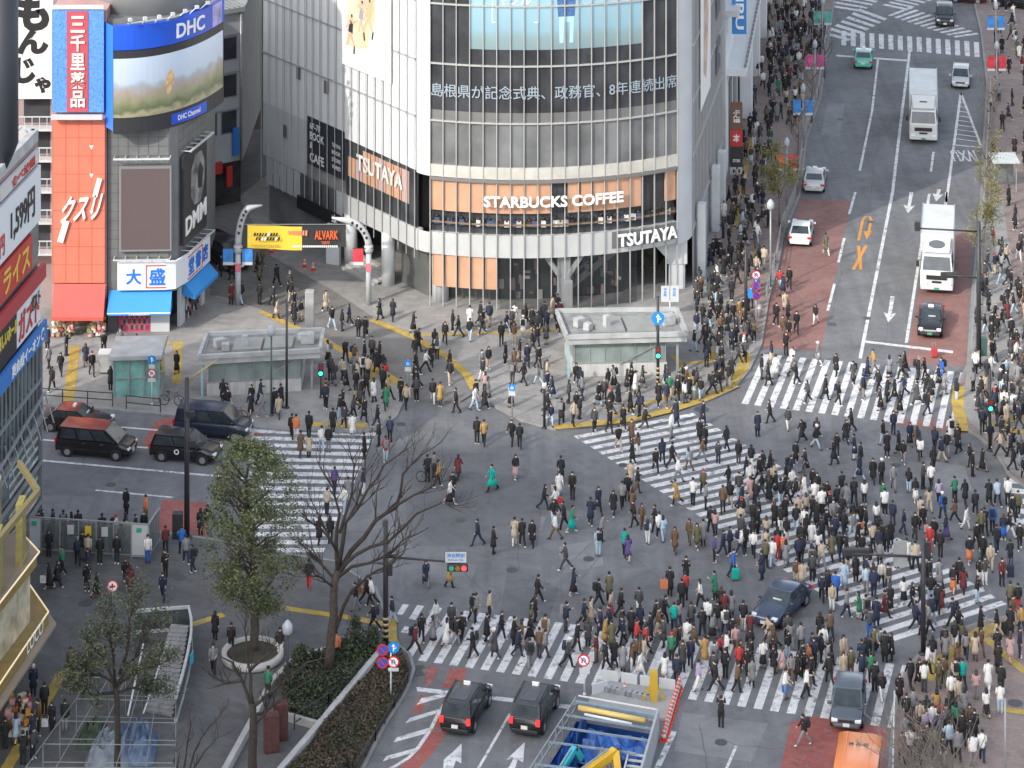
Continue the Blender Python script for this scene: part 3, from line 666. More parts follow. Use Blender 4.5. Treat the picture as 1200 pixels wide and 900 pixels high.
for u, z1 in ((1.8, 5.5), (11.6, 5.2), (16, 5)): 
    mb = MB(); c = rw(u, z1/2, .5); mb.box((c.x, c.y, z1/2+ZP/2), (.6, .8, z1-ZP), -.18); mb.build('column', MATS['pier_white'], bq, bevel=.04)

# ------------------------------------------------------------------ white department store up the road
bs_ = thing('department_store', 'long white department store with blue hanging banner along the uphill road', 'building', (22, 262, 0))
SA, SB = Vector((17.6, 231.5, 0)), Vector((27.2, 300, 0)); SD = (SB-SA).normalized(); SN = Vector((SD.y, -SD.x, 0))
def sw(u, z, o=0.0): p = SA+SD*u+SN*o; return Vector((p.x, p.y, z))
SW = mat('store_white', (.60, .61, .61), .6, noise=.05, scale=.3)
MB().prism([(17.6, 231.5), (27.2, 300), (-5, 300), (-5, 238)], ZP, 36, 0).build('wall', SW, bs_)
mb = MB(); mb.bar(sw(2, 8.6, .8), sw(66, 8.6, .8), 1.6, .6); mb.bar(sw(0, 14, .55), sw(66, 14, .55), 1.1, .5); mb.build('canopy', SW, bs_)
mb = MB()
for i in range(44): mb.bar(sw(2.5+i*1.4, 14.35, 1.0), sw(3.2+i*1.4, 14.35, 1.0), .2, .2); mb.bar(sw(2.5+i*1.4, 9.05, 1.5), sw(3.2+i*1.4, 9.05, 1.5), .2, .25)
mb.build('canopy_trim', mat('trim_grey', (.2, .2, .21), .6), bs_)
mb = MB()
for i in range(9):
    a = sw(4+i*6.5, 0, .05); b = sw(8.5+i*6.5, 0, .05); mb.add([(a.x, a.y, ZP), (b.x, b.y, ZP), (b.x, b.y, 7.2), (a.x, a.y, 7.2)], [(0, 1, 2, 3)])
mb.build('shop_front', mat('store_front_dark', (.06, .06, .062), .2, noise=.4, scale=.5), bs_)
for u in (18, 31, 44, 57): mb = MB(); c = sw(u, 4, .7); mb.box((c.x, c.y, 4.2), (1.1, 1.3, 8.2), -.14); mb.build('column', SW, bs_, bevel=.06)
c = sw(2.2, 0, 1.0); mb = MB(); mb.box((c.x, c.y, 16.8), (1.2, .3, 10)); ba = mb.build('banner', mat('banner_blue', (.04, .22, .55), .6), bs_)
mb = MB(); put_text(mb, 'SEIBU', plane_map((c.x-.32, c.y-.18, 16.6), (0, 0, -1), (1, 0, 0), (0, -1, 0)), 4.4, .7, .02); mb.build('banner_lettering', WLET, ba)
mb = MB(); mb.box((c.x, c.y-.17, 16.9), (.9, .04, .5)); mb.build('banner_stripe', RED, ba)
c = sw(-.2, 0, .9); z0 = .9
for h, m_, t_ in ((.6, WPAN, 'H'), (1.7, mat('sign_black', (.04, .038, .04), .5), 'STORE'), (1.4, RED, '本'), (2.2, mat('sign_brown', (.17, .09, .06), .5), 'ぶん福')):
    mb = MB(); mb.box((c.x, c.y, z0+h/2), (1.0, .35, h-.02)); b_ = mb.build('sign_panel', m_, bs_)
    mb = MB(); put_text(mb, t_, plane_map((c.x-.3, c.y-.19, z0+h*.25), (1, 0, 0), (0, 0, 1), (0, -1, 0)), .6, h*.5 if t_ != 'STORE' else .25, .02, 0, t_ == 'ぶん福')
    mb.build('sign_lettering', WLET if t_ != 'H' else BLK, b_); z0 += h
# ------------------------------------------------------------------ corner block with the curved video board
TILE = mat('grey_tile', (.16, .165, .165), .5, noise=.1, scale=1.5)
def grid_lines(mb, f, u0, u1, z0, z1, nu, nz, w=.03, o=.02, m=0):
    """thin raised joints; f(u, z, out)"""
    for i in range(nu+1):
        u = lerp(u0, u1, i/nu); mb.add([f(u-w/2, z0, o), f(u+w/2, z0, o), f(u+w/2, z1, o), f(u-w/2, z1, o)], [(0, 1, 2, 3)], m)
    for i in range(nz+1):
        z = lerp(z0, z1, i/nz); mb.add([f(u0, z-w/2, o+.002), f(u1, z-w/2, o+.002), f(u1, z+w/2, o+.002), f(u0, z+w/2, o+.002)], [(0, 1, 2, 3)], m)
bd = thing('bookshop_building', 'grey tiled corner building with curved blue video board over a blue and white bookshop', 'building', (-26, 204, 0))
DF = [(-28.65, 199.0), (-24.3, 199.15), (-23.75, 199.7), (-22.35, 204.9), (-22.3, 211), (-28.65, 211)]
MB().prism(DF, 2.9, 22.3).build('wall', TILE, bd)
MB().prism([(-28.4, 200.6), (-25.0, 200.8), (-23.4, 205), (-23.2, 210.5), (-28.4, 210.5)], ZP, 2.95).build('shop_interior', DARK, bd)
f1 = lambda u, z, o: Vector((-28.65+u*(4.35/4.4), 199.0+u*.034-o, z))
E0 = Vector((-23.72, 199.8, 0)); E1 = Vector((-22.35, 204.9, 0)); ED = (E1-E0).normalized(); EN = Vector((ED.y, -ED.x, 0))
f2 = lambda u, z, o: Vector((E0.x+ED.x*u+EN.x*o, E0.y+ED.y*u+EN.y*o, z))
mb = MB(); grid_lines(mb, f1, 0, 4.35, 5.4, 14.6, 6, 14); grid_lines(mb, f2, 0, 5.2, 5.4, 20, 6, 22); mb.build('tile_joint', mat('joint_dark', (.09, .09, .09), .7), bd)
# plain brown screen and its frame
def face_panel(f, u0, u1, z0, z1, o, nm, m, par, t=.12):
    mb = MB(); P = [f(u0, z0, o), f(u1, z0, o), f(u1, z1, o), f(u0, z1, o)]; Q = [f(u0, z0, o-t), f(u1, z0, o-t), f(u1, z1, o-t), f(u0, z1, o-t)]
    mb.add(P+Q, [(0, 1, 2, 3), (0, 4, 5, 1), (1, 5, 6, 2), (2, 6, 7, 3), (3, 7, 4, 0)]); return mb.build(nm, m, par)
fr = face_panel(f1, .85, 4.58, 5.95, 11.95, .35, 'screen_frame', mat('frame_mid', (.20, .205, .21), .5), bd, .3)
face_panel(f1, 1.0, 4.45, 6.1, 11.8, .37, 'screen', mat('brown_screen', (.115, .085, .085), .45), fr, .02)
po = face_panel(f2, .2, 4.7, 5.9, 12.3, .3, 'poster', mat('poster_dark', (.035, .037, .04), .4, noise=.3, scale=.5), bd, .25)
mb = MB(); g2 = lambda u, v, c: f2(.5+u, 6.5+v, .32+c); put_text(mb, 'DMM', lambda u, v, c: g2(u, v+u*.08, c), 4.0, 1.25, .05); mb.build('poster_lettering', WLET, po)
mb = MB(); h = lambda u, z: f2(u, z, .315)
mb.add([h(1.6, 9), h(2.2, 8.2), h(3.4, 8.1), h(4.1, 9.1), h(4.3, 10.6), h(3.7, 11.7), h(2.5, 11.8), h(1.6, 10.8)], [tuple(range(8))])
mb.add([f2(u, z, .318) for u, z in ((2.9, 9.2), (3.7, 9.0), (4.0, 10.3), (3.3, 11.0), (2.9, 10.2))], [tuple(range(5))], 1); mb.build('poster_picture', [mat('photo_grey', (.20, .20, .20), .5, noise=.7, scale=1.1, detail=6), mat('photo_dark', (.03, .03, .03), .5, noise=.6, scale=2)], po)
# bookshop sign wraps the corner; awnings
def wrap(z0, z1, o, nm, m, t=.3):
    P = [f1(.75, 0, o), f1(4.2, 0, o), f1(4.9, 0, o-.15), f2(.6, 0, o), f2(5.0, 0, o)]; mb = MB(); n = len(P)
    Q = [p+Vector((-.05, t, 0)) for p in P]
    for i in range(n-1):
        a, b, c, d_ = P[i], P[i+1], Q[i+1], Q[i]
        mb.add([W2(a, z0), W2(b, z0), W2(b, z1), W2(a, z1), W2(d_, z0), W2(c, z0), W2(c, z1), W2(d_, z1)], [(0, 1, 2, 3), (3, 2, 6, 7), (0, 4, 5, 1)]+([(0, 3, 7, 4)] if i == 0 else [])+([(1, 5, 6, 2)] if i == n-2 else []))
    return mb.build(nm, m, bd)
sg = wrap(3.25, 5.2, .45, 'sign_board', mat('sign_white', (.72, .74, .76), .45))
BL2 = mat('letter_blue', (.02, .16, .62), .5)
mb = MB()
put_text(mb, '大', lambda u, v, c: f1(1.35+u, 3.65+v, .46+c), 1.1, 1.1, .03); put_text(mb, '盛', lambda u, v, c: f1(3.0+u, 3.6+v, .46+c), 1.15, 1.2, .03)
for k, c_ in enumerate('堂書店'): put_text(mb, c_, lambda u, v, c, k=k: f2(.75+k*1.35+u, 3.6+v, .46+c), 1.05, 1.2, .03)
mb.build('sign_lettering', BL2, sg)
mb = MB()
for f, u0, u1, z in ((f1, 2.8, 4.2, 3.42), (f1, 2.8, 4.2, 4.98), (f2, .6, 3.4, 3.42), (f2, .6, 3.4, 4.98)): mb.bar(f(u0, z, .47), f(u1, z, .47), .05, .06)
mb.bar(f1(2.8, 3.4, .47), f1(2.8, 5.0, .47), .05, .06); mb.bar(f2(3.4, 3.4, .47), f2(3.4, 5, .47), .05, .06); mb.build('sign_border', RED, sg)
AWB = mat('awning_blue', (.03, .25, .62), .6, noise=.05, scale=1)
def awning(f, u0, u1, z0, z1, o0, o1, m, par, nm='awning'):
    mb = MB(); mb.add([f(u0, z1, o0), f(u1, z1, o0), f(u1, z0, o1), f(u0, z0, o1), f(u0, z0-.25, o1), f(u1, z0-.25, o1), f(u0, z0-.1, o0), f(u1, z0-.1, o0)],
                      [(0, 3, 2, 1), (3, 4, 5, 2), (0, 6, 4, 3), (1, 2, 5, 7), (6, 7, 5, 4)]); return mb.build(nm, m, par)
a_ = awning(f1, .1, 4.6, 1.95, 3.15, .1, 1.1, AWB, bd); awning(f2, .6, 5.2, 2.3, 3.2, .1, 1.0, AWB, bd)
mb = MB(); mb.bar(f1(.1, 1.86, 1.11), f1(4.6, 1.86, 1.11), .02, .08); put_text(mb, 'TAISEIDO', lambda u, v, c: f1(1.6+u, 1.72+v, 1.125+c), 1.5, .17, 0); mb.build('awning_trim', WLET, a_)
pk = face_panel(f1, .75, 3.0, ZP, 1.9, -.05, 'book_rack', mat('rack_pink', (.55, .06, .20), .6), bd, .1)
mb = MB()
for i in range(4):
    for j in range(11): mb.box(f1(1.0+j*.18, .45+i*.4, -.02), (.13, .05, .3), 0, (i*3+j*5) % 4)
mb.build('rack_books', [mat('book_dark', (.06, .05, .05), .6), mat('book_grey', (.25, .22, .2), .6), mat('book_red', (.3, .05, .05), .6), mat('book_tan', (.3, .2, .12), .6)], pk)
face_panel(f1, 3.05, 4.4, ZP, 3.0, .0, 'wall_panel', WPAN, bd, .2); face_panel(f1, 0, .7, ZP, 3.0, .0, 'wall_panel', mat('side_grey', (.12, .12, .13), .6), bd, .2)
face_panel(f2, .2, 1.2, ZP, 2.9, .0, 'wall_panel', WPAN, bd, .2); face_panel(f2, 4.4, 5.1, ZP, 2.9, .0, 'wall_panel', WPAN, bd, .2)
mb = MB()
for i in range(26): mb.box(f2(1.3+R.random()*3, ZP+.1+R.random()*1.6, -.1), (.08, .2+R.random()*.3, .2+R.random()*.3), .2, R.randrange(5))
mb.build('magazine_rack', [mat('book_white', (.5, .5, .48), .6)]+[MATS[k] for k in ('book_dark', 'book_grey', 'book_red', 'book_tan')], bd)
mb = MB()
for f, L in ((f1, 4.5), (f2, 5)): 
    mb.bar(f(.5, 5.5, .8), f(L, 5.5, .8), .08, .08); mb.bar(f(.5, 12.6, .7), f(L, 12.6, .7), .12, .12)
    for i in range(6): mb.bar(f(.5+(L-.5)*i/5, 5.5, 0), f(.5+(L-.5)*i/5, 5.5, .8), .05, .05); mb.bar(f(.5+(L-.5)*i/5, 12.6, 0), f(.5+(L-.5)*i/5, 12.6, .7), .06, .06)
mb.build('lamp_rail', WPAN, bd)
# the curved video board
B0, B1, B2 = Vector((-28.05, 197.6, 0)), Vector((-23.2, 197.6, 0)), Vector((-21.1, 205.3, 0))
def bez(t, o=0.0):
    p = B0*(1-t)**2+B1*2*t*(1-t)+B2*t*t; tg = (B1-B0)*(1-t)+(B2-B1)*t; n = Vector((tg.y, -tg.x, 0)).normalized(); return p+n*o
def bw(t, z, o=0.0): p = bez(t, o); return Vector((p.x, p.y, z))
def bband(t0, t1, z0, z1, o, nm, m, par, n=20, t=.2):
    mb = MB()
    for i in range(n):
        a, b = lerp(t0, t1, i/n), lerp(t0, t1, (i+1)/n)
        fs = [(0, 1, 2, 3), (3, 2, 6, 7), (0, 4, 5, 1)]
        if i == 0: fs.append((0, 3, 7, 4))
        if i == n-1: fs.append((1, 5, 6, 2))
        mb.add([bw(a, z0, o), bw(b, z0, o), bw(b, z1, o), bw(a, z1, o), bw(a, z0, o-t), bw(b, z0, o-t), bw(b, z1, o-t), bw(a, z1, o-t)], fs)
    return mb.build(nm, m, par)
vb = thing('video_board', 'curved video board with blue header wrapped round the top of the grey tiled corner building', 'billboard', (-25, 199, 14.5))
DB = mat('board_blue', (.015, .09, .58), .4, noise=.12, scale=.4)
bband(0, 1, 14.6, 20.45, .02, 'board_frame', mat('board_black', (.03, .031, .034), .5), vb, t=.5)
hd = bband(0, 1, 20.5, 22.2, .06, 'header', DB, vb, t=.5)
bband(.86, .97, 20.55, 22.15, .075, 'header_picture', mat('header_lilac', (.35, .33, .62), .5, noise=.5, scale=.9), hd, 6, .02)
mb = MB(); put_text(mb, 'DHC', lambda u, v, c: bw(.50+u/10.2, 20.82+v, .08+c), 2.75, 1.05, .04); mb.build('header_lettering', WLET, hd)
fc = bband(.46, .80, 14.75, 15.5, .04, 'caption', DB, vb, 10, .03)
mb = MB(); put_text(mb, 'DHC Channel', lambda u, v, c: bw(.515+u/10.2, 14.95+v, .05+c), 2.2, .38, 0); mb.build('caption_lettering', WLET, fc)
mb = MB(); mb.add([Vector((-29.0, 199.0, 14.8)), Vector((-28.08, 197.62, 14.8)), Vector((-28.08, 197.62, 22.2)), Vector((-29.0, 199.0, 22.2))], [(0, 1, 2, 3)]); mb.build('side_panel', mat('side_blue', (.03, .17, .70), .4), vb)
fm = bpy.data.materials.new('field_screen'); fm.use_nodes = True; MATS['field_screen'] = fm; nt = fm.node_tree; bs = nt.nodes['Principled BSDF']; bs.inputs['Roughness'].default_value = .35
g = nt.nodes.new('ShaderNodeNewGeometry'); sx = nt.nodes.new('ShaderNodeSeparateXYZ'); nt.links.new(g.outputs['Position'], sx.inputs[0])
nz = nt.nodes.new('ShaderNodeTexNoise'); nz.inputs['Scale'].default_value = 1.1; nz.inputs['Detail'].default_value = 8; nt.links.new(g.outputs['Position'], nz.inputs['Vector'])
ad = nt.nodes.new('ShaderNodeMath'); ad.operation = 'MULTIPLY_ADD'; ad.inputs[1].default_value = 1.3; nt.links.new(nz.outputs[0], ad.inputs[0]); nt.links.new(sx.outputs[2], ad.inputs[2])
mr = nt.nodes.new('ShaderNodeMapRange'); mr.inputs[1].default_value = 15.9; mr.inputs[2].default_value = 20.6; nt.links.new(ad.outputs[0], mr.inputs[0])
cr = nt.nodes.new('ShaderNodeValToRGB'); nt.links.new(mr.outputs[0], cr.inputs[0]); e = cr.color_ramp.elements
e[0].position = 0; e[0].color = (.09, .09, .05, 1); e[1].position = 1; e[1].color = (.42, .50, .60, 1)
for p_, c_ in ((.14, (.30, .27, .18, 1)), (.22, (.10, .12, .06, 1)), (.36, (.22, .22, .13, 1)), (.47, (.30, .25, .22, 1)), (.55, (.28, .32, .36, 1)), (.62, (.38, .44, .53, 1))):
    x_ = e.new(p_); x_.color = c_
nt.links.new(cr.outputs[0], bs.inputs['Base Color']); nt.links.new(cr.outputs[0], bs.inputs['Emission Color']); bs.inputs['Emission Strength'].default_value = .3
sc_ = bband(.0, .985, 15.75, 19.9, .05, 'screen', fm, vb, 20, .03)
mb = MB(); mb.add([bw(.40+u/10.2, 17.0+v, .06) for u, v in ((.15, 0), (.45, 0), (.6, .6), (.85, .8), (.8, 1.4), (.5, 1.75), (.2, 1.4), (0, .8))], [tuple(range(8))]); mb.build('screen_picture', mat('screen_straw', (.55, .36, .18), .5, noise=.4, scale=3, emit=.15), sc_)
MB().prism([(-33, 203.2), (-26.2, 203.2), (-26.2, 211), (-33, 211)], 23.1, 48).build('shade_block', TILE, bd)  # unseen block added above the frame to shade the left white wall
mb = MB(); mb.tube([(-26.2, 204.0, 22.3), (-26.2, 204.0, 27.5)], 4.2, 40); mb.build('drum', mat('drum_grey', (.27, .28, .285), .5, noise=.08, scale=.4), bd)
mb = MB()
for i in range(9):
    t = .12+.85*i/8; a = bw(t, 22.2, -.2); b = bw(t, 22.75, .45); mb.bar(a, b, .07, .07); mb.box(b, (.25, .3, .2), .4)
mb.bar(bw(.1, 22.35, .0), bw(.5, 22.35, .0), .06, .06); mb.bar(bw(.5, 22.35, .0), bw(.98, 22.35, .0), .06, .06); mb.build('lamp_rail', WPAN, bd)

# ------------------------------------------------------------------ drugstore
dr = thing('drugstore_building', 'narrow drugstore building with red tiled front, white slanted letters and red awning', 'building', (-30.6, 204, 0))
MB().prism([(-32.6, 198.8), (-28.7, 198.8), (-28.7, 211), (-32.6, 211)], 2.6, 23).build('wall', mat('drug_wall', (.42, .26, .24), .8, noise=.1, scale=.8), dr)
g1 = lambda u, z, o: Vector((-32.5+u, 198.7-o, z))
rp = face_panel(g1, 0, 3.72, 3.75, 15.35, .1, 'facade_panel', mat('facade_red', (.66, .185, .12), .45, noise=.05, scale=.7), dr, .12)
mb = MB(); grid_lines(mb, g1, .02, 3.70, 3.77, 15.33, 4, 9, .025, .112); mb.build('panel_joint', mat('joint_red', (.36, .06, .04), .6), rp)
mb = MB(); sl_ = lambda u0, z0: (lambda u, v, c: g1(u0+u+v*.32, z0+v, .13+c))
put_text(mb, 'クスリ', lambda u, v, c: g1(.45+u+v*.25, 8.0+v+u*.12, .13+c), 2.7, 1.9, .15)
mb.bar(g1(.55, 6.7, .22), g1(1.0, 8.2, .22), .12, .42); mb.bar(g1(3.0, 9.9, .22), g1(3.35, 11.2, .22), .12, .34); mb.build('sign_lettering', WLET, rp)
mb = MB()
for z in (13.2, 11.2, 8.6): mb.add([g1(2.6, z+.3, .116), g1(2.9, z+.3, .116), g1(2.75, z, .116)], [(2, 1, 0)])
mb.build('panel_mark', WLET, rp)
awning(g1, .1, 3.75, 1.75, 3.7, .1, 1.2, mat('awning_red', (.55, .09, .075), .7, noise=.06, scale=1.2), dr)
vs = face_panel(g1, .0, 3.65, 15.9, 23.1, .3, 'sign_board', mat('sign_sky_blue', (.10, .26, .60), .5, noise=.3, scale=7), dr, .2)
mc = face_panel(g1, 1.05, 2.55, 15.95, 23.05, .34, 'sign_centre', mat('sign_dusty_red', (.46, .075, .10), .5), vs, .03)
mb = MB(); put_text(mb, '三千里薬品', lambda u, v, c: g1(1.32+u, 16.2+v, .36+c), 1.0, 6.6, .06, 0, True); mb.build('sign_lettering', mat('letter_ivory', (.75, .72, .62), .5), mc)
mb = MB(); mb.bar(g1(0, 15.65, .6), g1(3.6, 15.65, .6), .3, .3); mb.bar(g1(0, 23.35, .3), g1(3.65, 23.35, .3), .2, .25); mb.build('sign_rail', WPAN, dr)
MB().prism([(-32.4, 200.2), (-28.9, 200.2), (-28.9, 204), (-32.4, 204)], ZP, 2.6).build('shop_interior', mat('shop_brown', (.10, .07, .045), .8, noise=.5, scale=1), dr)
GSM = [mat('goods_cream', (.62, .55, .42), .6), mat('goods_red', (.5, .07, .05), .6), mat('goods_green', (.2, .3, .12), .6), mat('goods_white', (.65, .64, .6), .6), mat('goods_orange', (.6, .25, .05), .6), mat('goods_pink', (.6, .3, .33), .6)]
for i in range(170):
    if i % 85 == 0: mb = MB()
    u = R.uniform(.05, 1.55) if i < 85 else R.uniform(2.6, 3.7); o = R.uniform(-.2, .75); z = ZP+.1+R.random()*max(.2, 1.5-o*1.1)
    mb.box(g1(u, z, o), (.1+R.random()*.2, .15, .1+R.random()*.18), R.uniform(-.2, .2), R.randrange(6))
    if i % 85 == 84: mb.build('goods_shelf', GSM, dr)
# ------------------------------------------------------------------ white okonomiyaki sign on its steel frame
mj = thing('sign_building', 'narrow building with tall white sign of black brush letters over white balconies', 'building', (-35, 206, 0))
MB().prism([(-40, 204.2), (-32.7, 204.2), (-32.7, 212), (-40, 212)], ZP, 15).build('wall', mat('mauve_wall', (.30, .235, .225), .8, noise=.12, scale=.6), mj)
h1 = lambda u, z, o: Vector((-36.0+u, 203.6-o, z))
wb = face_panel(h1, .0, 2.75, 15.4, 26, .3, 'sign_board', mat('paper_white', (.80, .80, .78), .5), mj, .3)
BOLD = .06; mb = MB(); put_text(mb, 'も', lambda u, v, c: h1(.0+u, 20.3+v, .31+c), 2.5, 2.7, .02); put_text(mb, 'ん', lambda u, v, c: h1(.1+u, 18.6+v, .31+c), 2.35, 1.8, .02)
put_text(mb, 'じ', lambda u, v, c: h1(.0+u, 16.5+v, .31+c), 1.5, 1.9, .02); put_text(mb, 'ゃ', lambda u, v, c: h1(1.4+u, 15.8+v, .31+c), 1.2, 1.2, .02); mb.build('sign_lettering', BLK, wb); BOLD = .022
for k in range(5):
    z = 4.2+k*2.25; mb = MB(); mb.bar(h1(.2, z, .1), h1(2.9, z, .1), 1.0, .14); mb.bar(h1(.2, z+.95, .5), h1(2.9, z+.95, .5), .07, .07)
    for i in range(6): mb.bar(h1(.2+i*.54, z, .5), h1(.2+i*.54, z+.95, .5), .04, .04)
    mb.build('balcony', WPAN, mj)
    mb = MB(); mb.add([h1(.5, z+.2, -.58), h1(2.4, z+.2, -.58), h1(2.4, z+1.9, -.58), h1(.5, z+1.9, -.58)], [(0, 1, 2, 3)]); mb.build('window', GLD, mj)
# ------------------------------------------------------------------ grey office with square windows, roofs behind
go = thing('office_building', 'pale grey office building with square dark windows and corrugated roof', 'building', (-23, 228, 0))
GW = mat('office_grey', (.40, .41, .42), .8, noise=.08, scale=.5)
OA, OB = Vector((-27.5, 222.5, 0)), Vector((-21.7, 226.5, 0)); OD = (OB-OA).normalized(); ON = Vector((OD.y, -OD.x, 0))
of = lambda u, z, o: Vector((OA.x+OD.x*u+ON.x*o, OA.y+OD.y*u+ON.y*o, z)); OL = (OB-OA).length
MB().prism([(-27.5, 222.5), (-21.7, 226.5), (-21.5, 240), (-34, 240)], 3.6, 15.6).build('wall', GW, go)
mb = MB(); P = [(-27.8, 222.1), (-21.5, 226.2), (-21.3, 240), (-34, 240)]; mb.prism(P, 15.62, 16.0); mb.build('roof', mat('roof_zinc', (.30, .32, .32), .5, noise=.1, scale=1), go)
mb = MB()
for i in range(16): mb.bar(of(OL*i/15, 16.05, .3), of(OL*i/15, 16.05, -12), .08, .08)
mb.build('roof_rib', mat('roof_rib', (.22, .24, .24), .5), go)
for z in (11.9, 8.9, 6.0):
    for u in (1.2, 3.2, 5.0):
        fr = face_panel(of, u, u+1.5, z-.1, z+1.8, .03, 'window', mat('frame_grey', (.22, .22, .23), .5), go, .1); face_panel(of, u+.1, u+1.4, z, z+1.7, .04, 'pane', GLD, fr, .02)
mb = MB()
for z in (7.8, 10.8, 13.8): mb.bar(of(0, z, .02), of(OL, z, .02), .06, .1)
mb.tube([of(OL-.3, 3.6, .2), of(OL-.3, 15.6, .2)], .1, 8); mb.build('drain_pipe', STEEL, go)
mb = MB(); mb.add([of(0, ZP, -.4), of(OL, ZP, -.4), of(OL, 3.6, -.4), of(0, 3.6, -.4)], [(0, 1, 2, 3)]); mb.build('shop_front', mat('shop_front_dim', (.05, .045, .045), .4, noise=.6, scale=.9), go)
for u, z, h_, m_ in ((3.4, 3.0, .9, RED), (5.3, 1.8, 1.6, RED), (2.3, 2.0, 1.6, mat('sign_teal', (.05, .3, .28), .5)), (5.9, 4.2, 2.2, BLUE)):
    face_panel(of, u, u+(1.5 if h_ < 1 else .5), z, z+h_, .5, 'sign_panel', m_, go, .2)
rb = thing('roof_block', 'low grey rooftop block with steel decking beyond the drugstore sign', 'building', (-34, 225, 0))
MB().prism([(-42, 213), (-29, 213), (-29, 236), (-42, 236)], 0, 20.5).build('wall', mat('block_grey', (.20, .20, .205), .8, noise=.2, scale=.5), rb)
mb = MB()
for i in range(9): mb.bar((-41+i*1.3, 213, 20.6), (-41+i*1.3, 236, 20.6), .3, .15)
mb.box((-33, 214, 21.2), (3, 1.5, 1.2)); mb.build('roof_deck', STEEL, rb)
mb = MB(); mb.box((-32, 213.2, 20.9), (1.6, .3, .35)); mb.build('roof_sign', RED, rb)
lb = thing('lane_building', 'dim shop row with lit signs deep in the shopping lane', 'building', (-27, 250, 0))
MB().prism([(-36, 246), (-16, 246), (-16, 262), (-36, 262)], 0, 22).build('wall', mat('lane_wall', (.14, .14, .145), .8, noise=.4, scale=.4), lb)

# ------------------------------------------------------------------ shop building at the frame's edge with stacked signs
ls = thing('restaurant_building', 'glass restaurant building with stacked red, white and blue signs across the road from the drugstore', 'building', (-31, 164, 0))
KA = Vector((-28.6, 169.5, 0)); KB = Vector((-30.4, 156.0, 0)); KD = (KB-KA).normalized(); KN = Vector((-KD.y, KD.x, 0)); KN = KN if KN.x > 0 else -KN
kf = lambda u, z, o=0.0: Vector((KA.x+KD.x*u+KN.x*o, KA.y+KD.y*u+KN.y*o, z))
MB().prism([(KA.x-.02, KA.y-.02), (KB.x-.02, KB.y), (-46, 156), (-46, 171)], ZP, 23.0).build('wall', mat('pinkish_wall', (.30, .20, .19), .7, noise=.15, scale=.4), ls)
mb = MB(); mb.bar(kf(0, 23.3, -.2), kf(13, 23.3, -.2), .4, .7); mb.bar((KA.x-.2, KA.y-.1, 23.3), (-46, 170.9, 23.3), .4, .7); mb.bar(kf(.6, 23.9, -.9), kf(12, 23.9, -.9), .1, .1); mb.build('parapet', mat('parapet_grey', (.42, .42, .41), .6, noise=.2, scale=1), ls)
mb = MB(); 
for i in range(10): mb.box(kf(1.5+i*1.1, 23.3, -2.0-R.random()*3), (.9, .8, .6+R.random()), R.random(), i % 3)
mb.build('roof_plant', [STEEL, CONC, mat('roof_white', (.55, .55, .53), .6)], ls)
def ksign(u0, u1, z0, z1, m_, o=.25, nm='sign_board'): return face_panel(lambda u, z, q_: kf(u, z, q_), u0, u1, z0, z1, o, nm, m_, ls, .2)
def ktext(par, s_, u1, z0, w_, h_, m_, o=.27, slope=0): 
    mb = MB(); put_text(mb, s_, lambda u, v, c: kf(u1-u, z0+v, o+c), w_, h_, .03); return mb.build('sign_lettering', m_, par)
SWH = MATS['sign_white']
a_ = ksign(.3, 9, 18.3, 21.6, SWH); ktext(a_, '1,599円', 6.2, 18.9, 4.6, 1.9, BLK); ktext(a_, '円', 8.3, 18.7, .9, 1.2, RED)
a_ = ksign(.6, 8, 21.9, 22.7, mat('sign_pale', (.6, .58, .56), .5)); ktext(a_, '食べ放題', 6, 22.0, 4.5, .6, RED)
a_ = ksign(2.0, 9, 16.0, 18.0, RED); ktext(a_, 'ライス', 7.6, 16.25, 5.0, 1.5, mat('letter_gold', (.75, .5, .08), .5))
ksign(.3, 2.0, 16.2, 20, glass_mat('glass_bay', (.12, .17, .17), .1), .1, 'window')
ksign(.0, 10, 14.75, 15.7, mat('band_red', (.42, .04, .05), .5), .5, 'band')
a_ = ksign(.5, 9, 12.3, 14.7, BLK, .3); b_ = ksign(.6, 5.2, 12.4, 14.6, SWH, .33); ktext(b_, 'ガスト', 5.0, 12.6, 4.0, 1.7, RED, .36); ktext(a_, '楽しいホール', 8.8, 13.4, 3.6, .9, mat('letter_yellow', (.75, .6, .1), .5), .33)
ktext(b_, 'ガスト', 2.6, 13.5, 1.8, .9, BLK, .37)
a_ = ksign(.0, 10, 11.1, 12.2, mat('sign_azure', (.03, .17, .50), .55), .55); ktext(a_, '英会話イーオン', 7.0, 11.3, 5.4, .75, WLET, .58); mb = MB(); mb.disc(kf(.9, 11.65, .57), .38, KN, 20); mb.build('sign_disc', WLET, a_); ktext(a_, '6F', 1.15, 11.45, .5, .4, mat('sign_azure', (0, 0, 0)), .59)
for k in range(4):
    mb = MB(); z0 = 8.6-k*2.4-.0; u0 = .15
    mb.add([kf(u0, z0, .06), kf(10, z0, .06), kf(10, z0+2.3, .06), kf(u0, z0+2.3, .06)], [(0, 1, 2, 3)]); w_ = mb.build('window', mat('reflecting_glass', (.10, .125, .13), .1, noise=.8, scale=.7, spec=.6), ls)
mb = MB()
for i in range(14): mb.bar(kf(i*.75, 6.2, .15), kf(i*.75, 11, .15), .1, .12)
for z in (6.1, 8.6, 3.6, 1.2): mb.bar(kf(0, z, .2), kf(11, z, .2), .15, .18)
mb.bar(kf(-.1, ZP, .1), kf(-.1, 11, .1), .25, .25); mb.build('glazing_frame', mat('frame_steel', (.30, .32, .33), .4, metal=.4), ls)
mb = MB()
for z in (7.9, 6.9): mb.bar(kf(.2, z, .5), kf(11, z-.5, .9), .12, .16)
for i in range(9): mb.bar(kf(i*1.3, 7.8, .4), kf(i*1.3+.1, 6.0, 1.0), .06, .06)
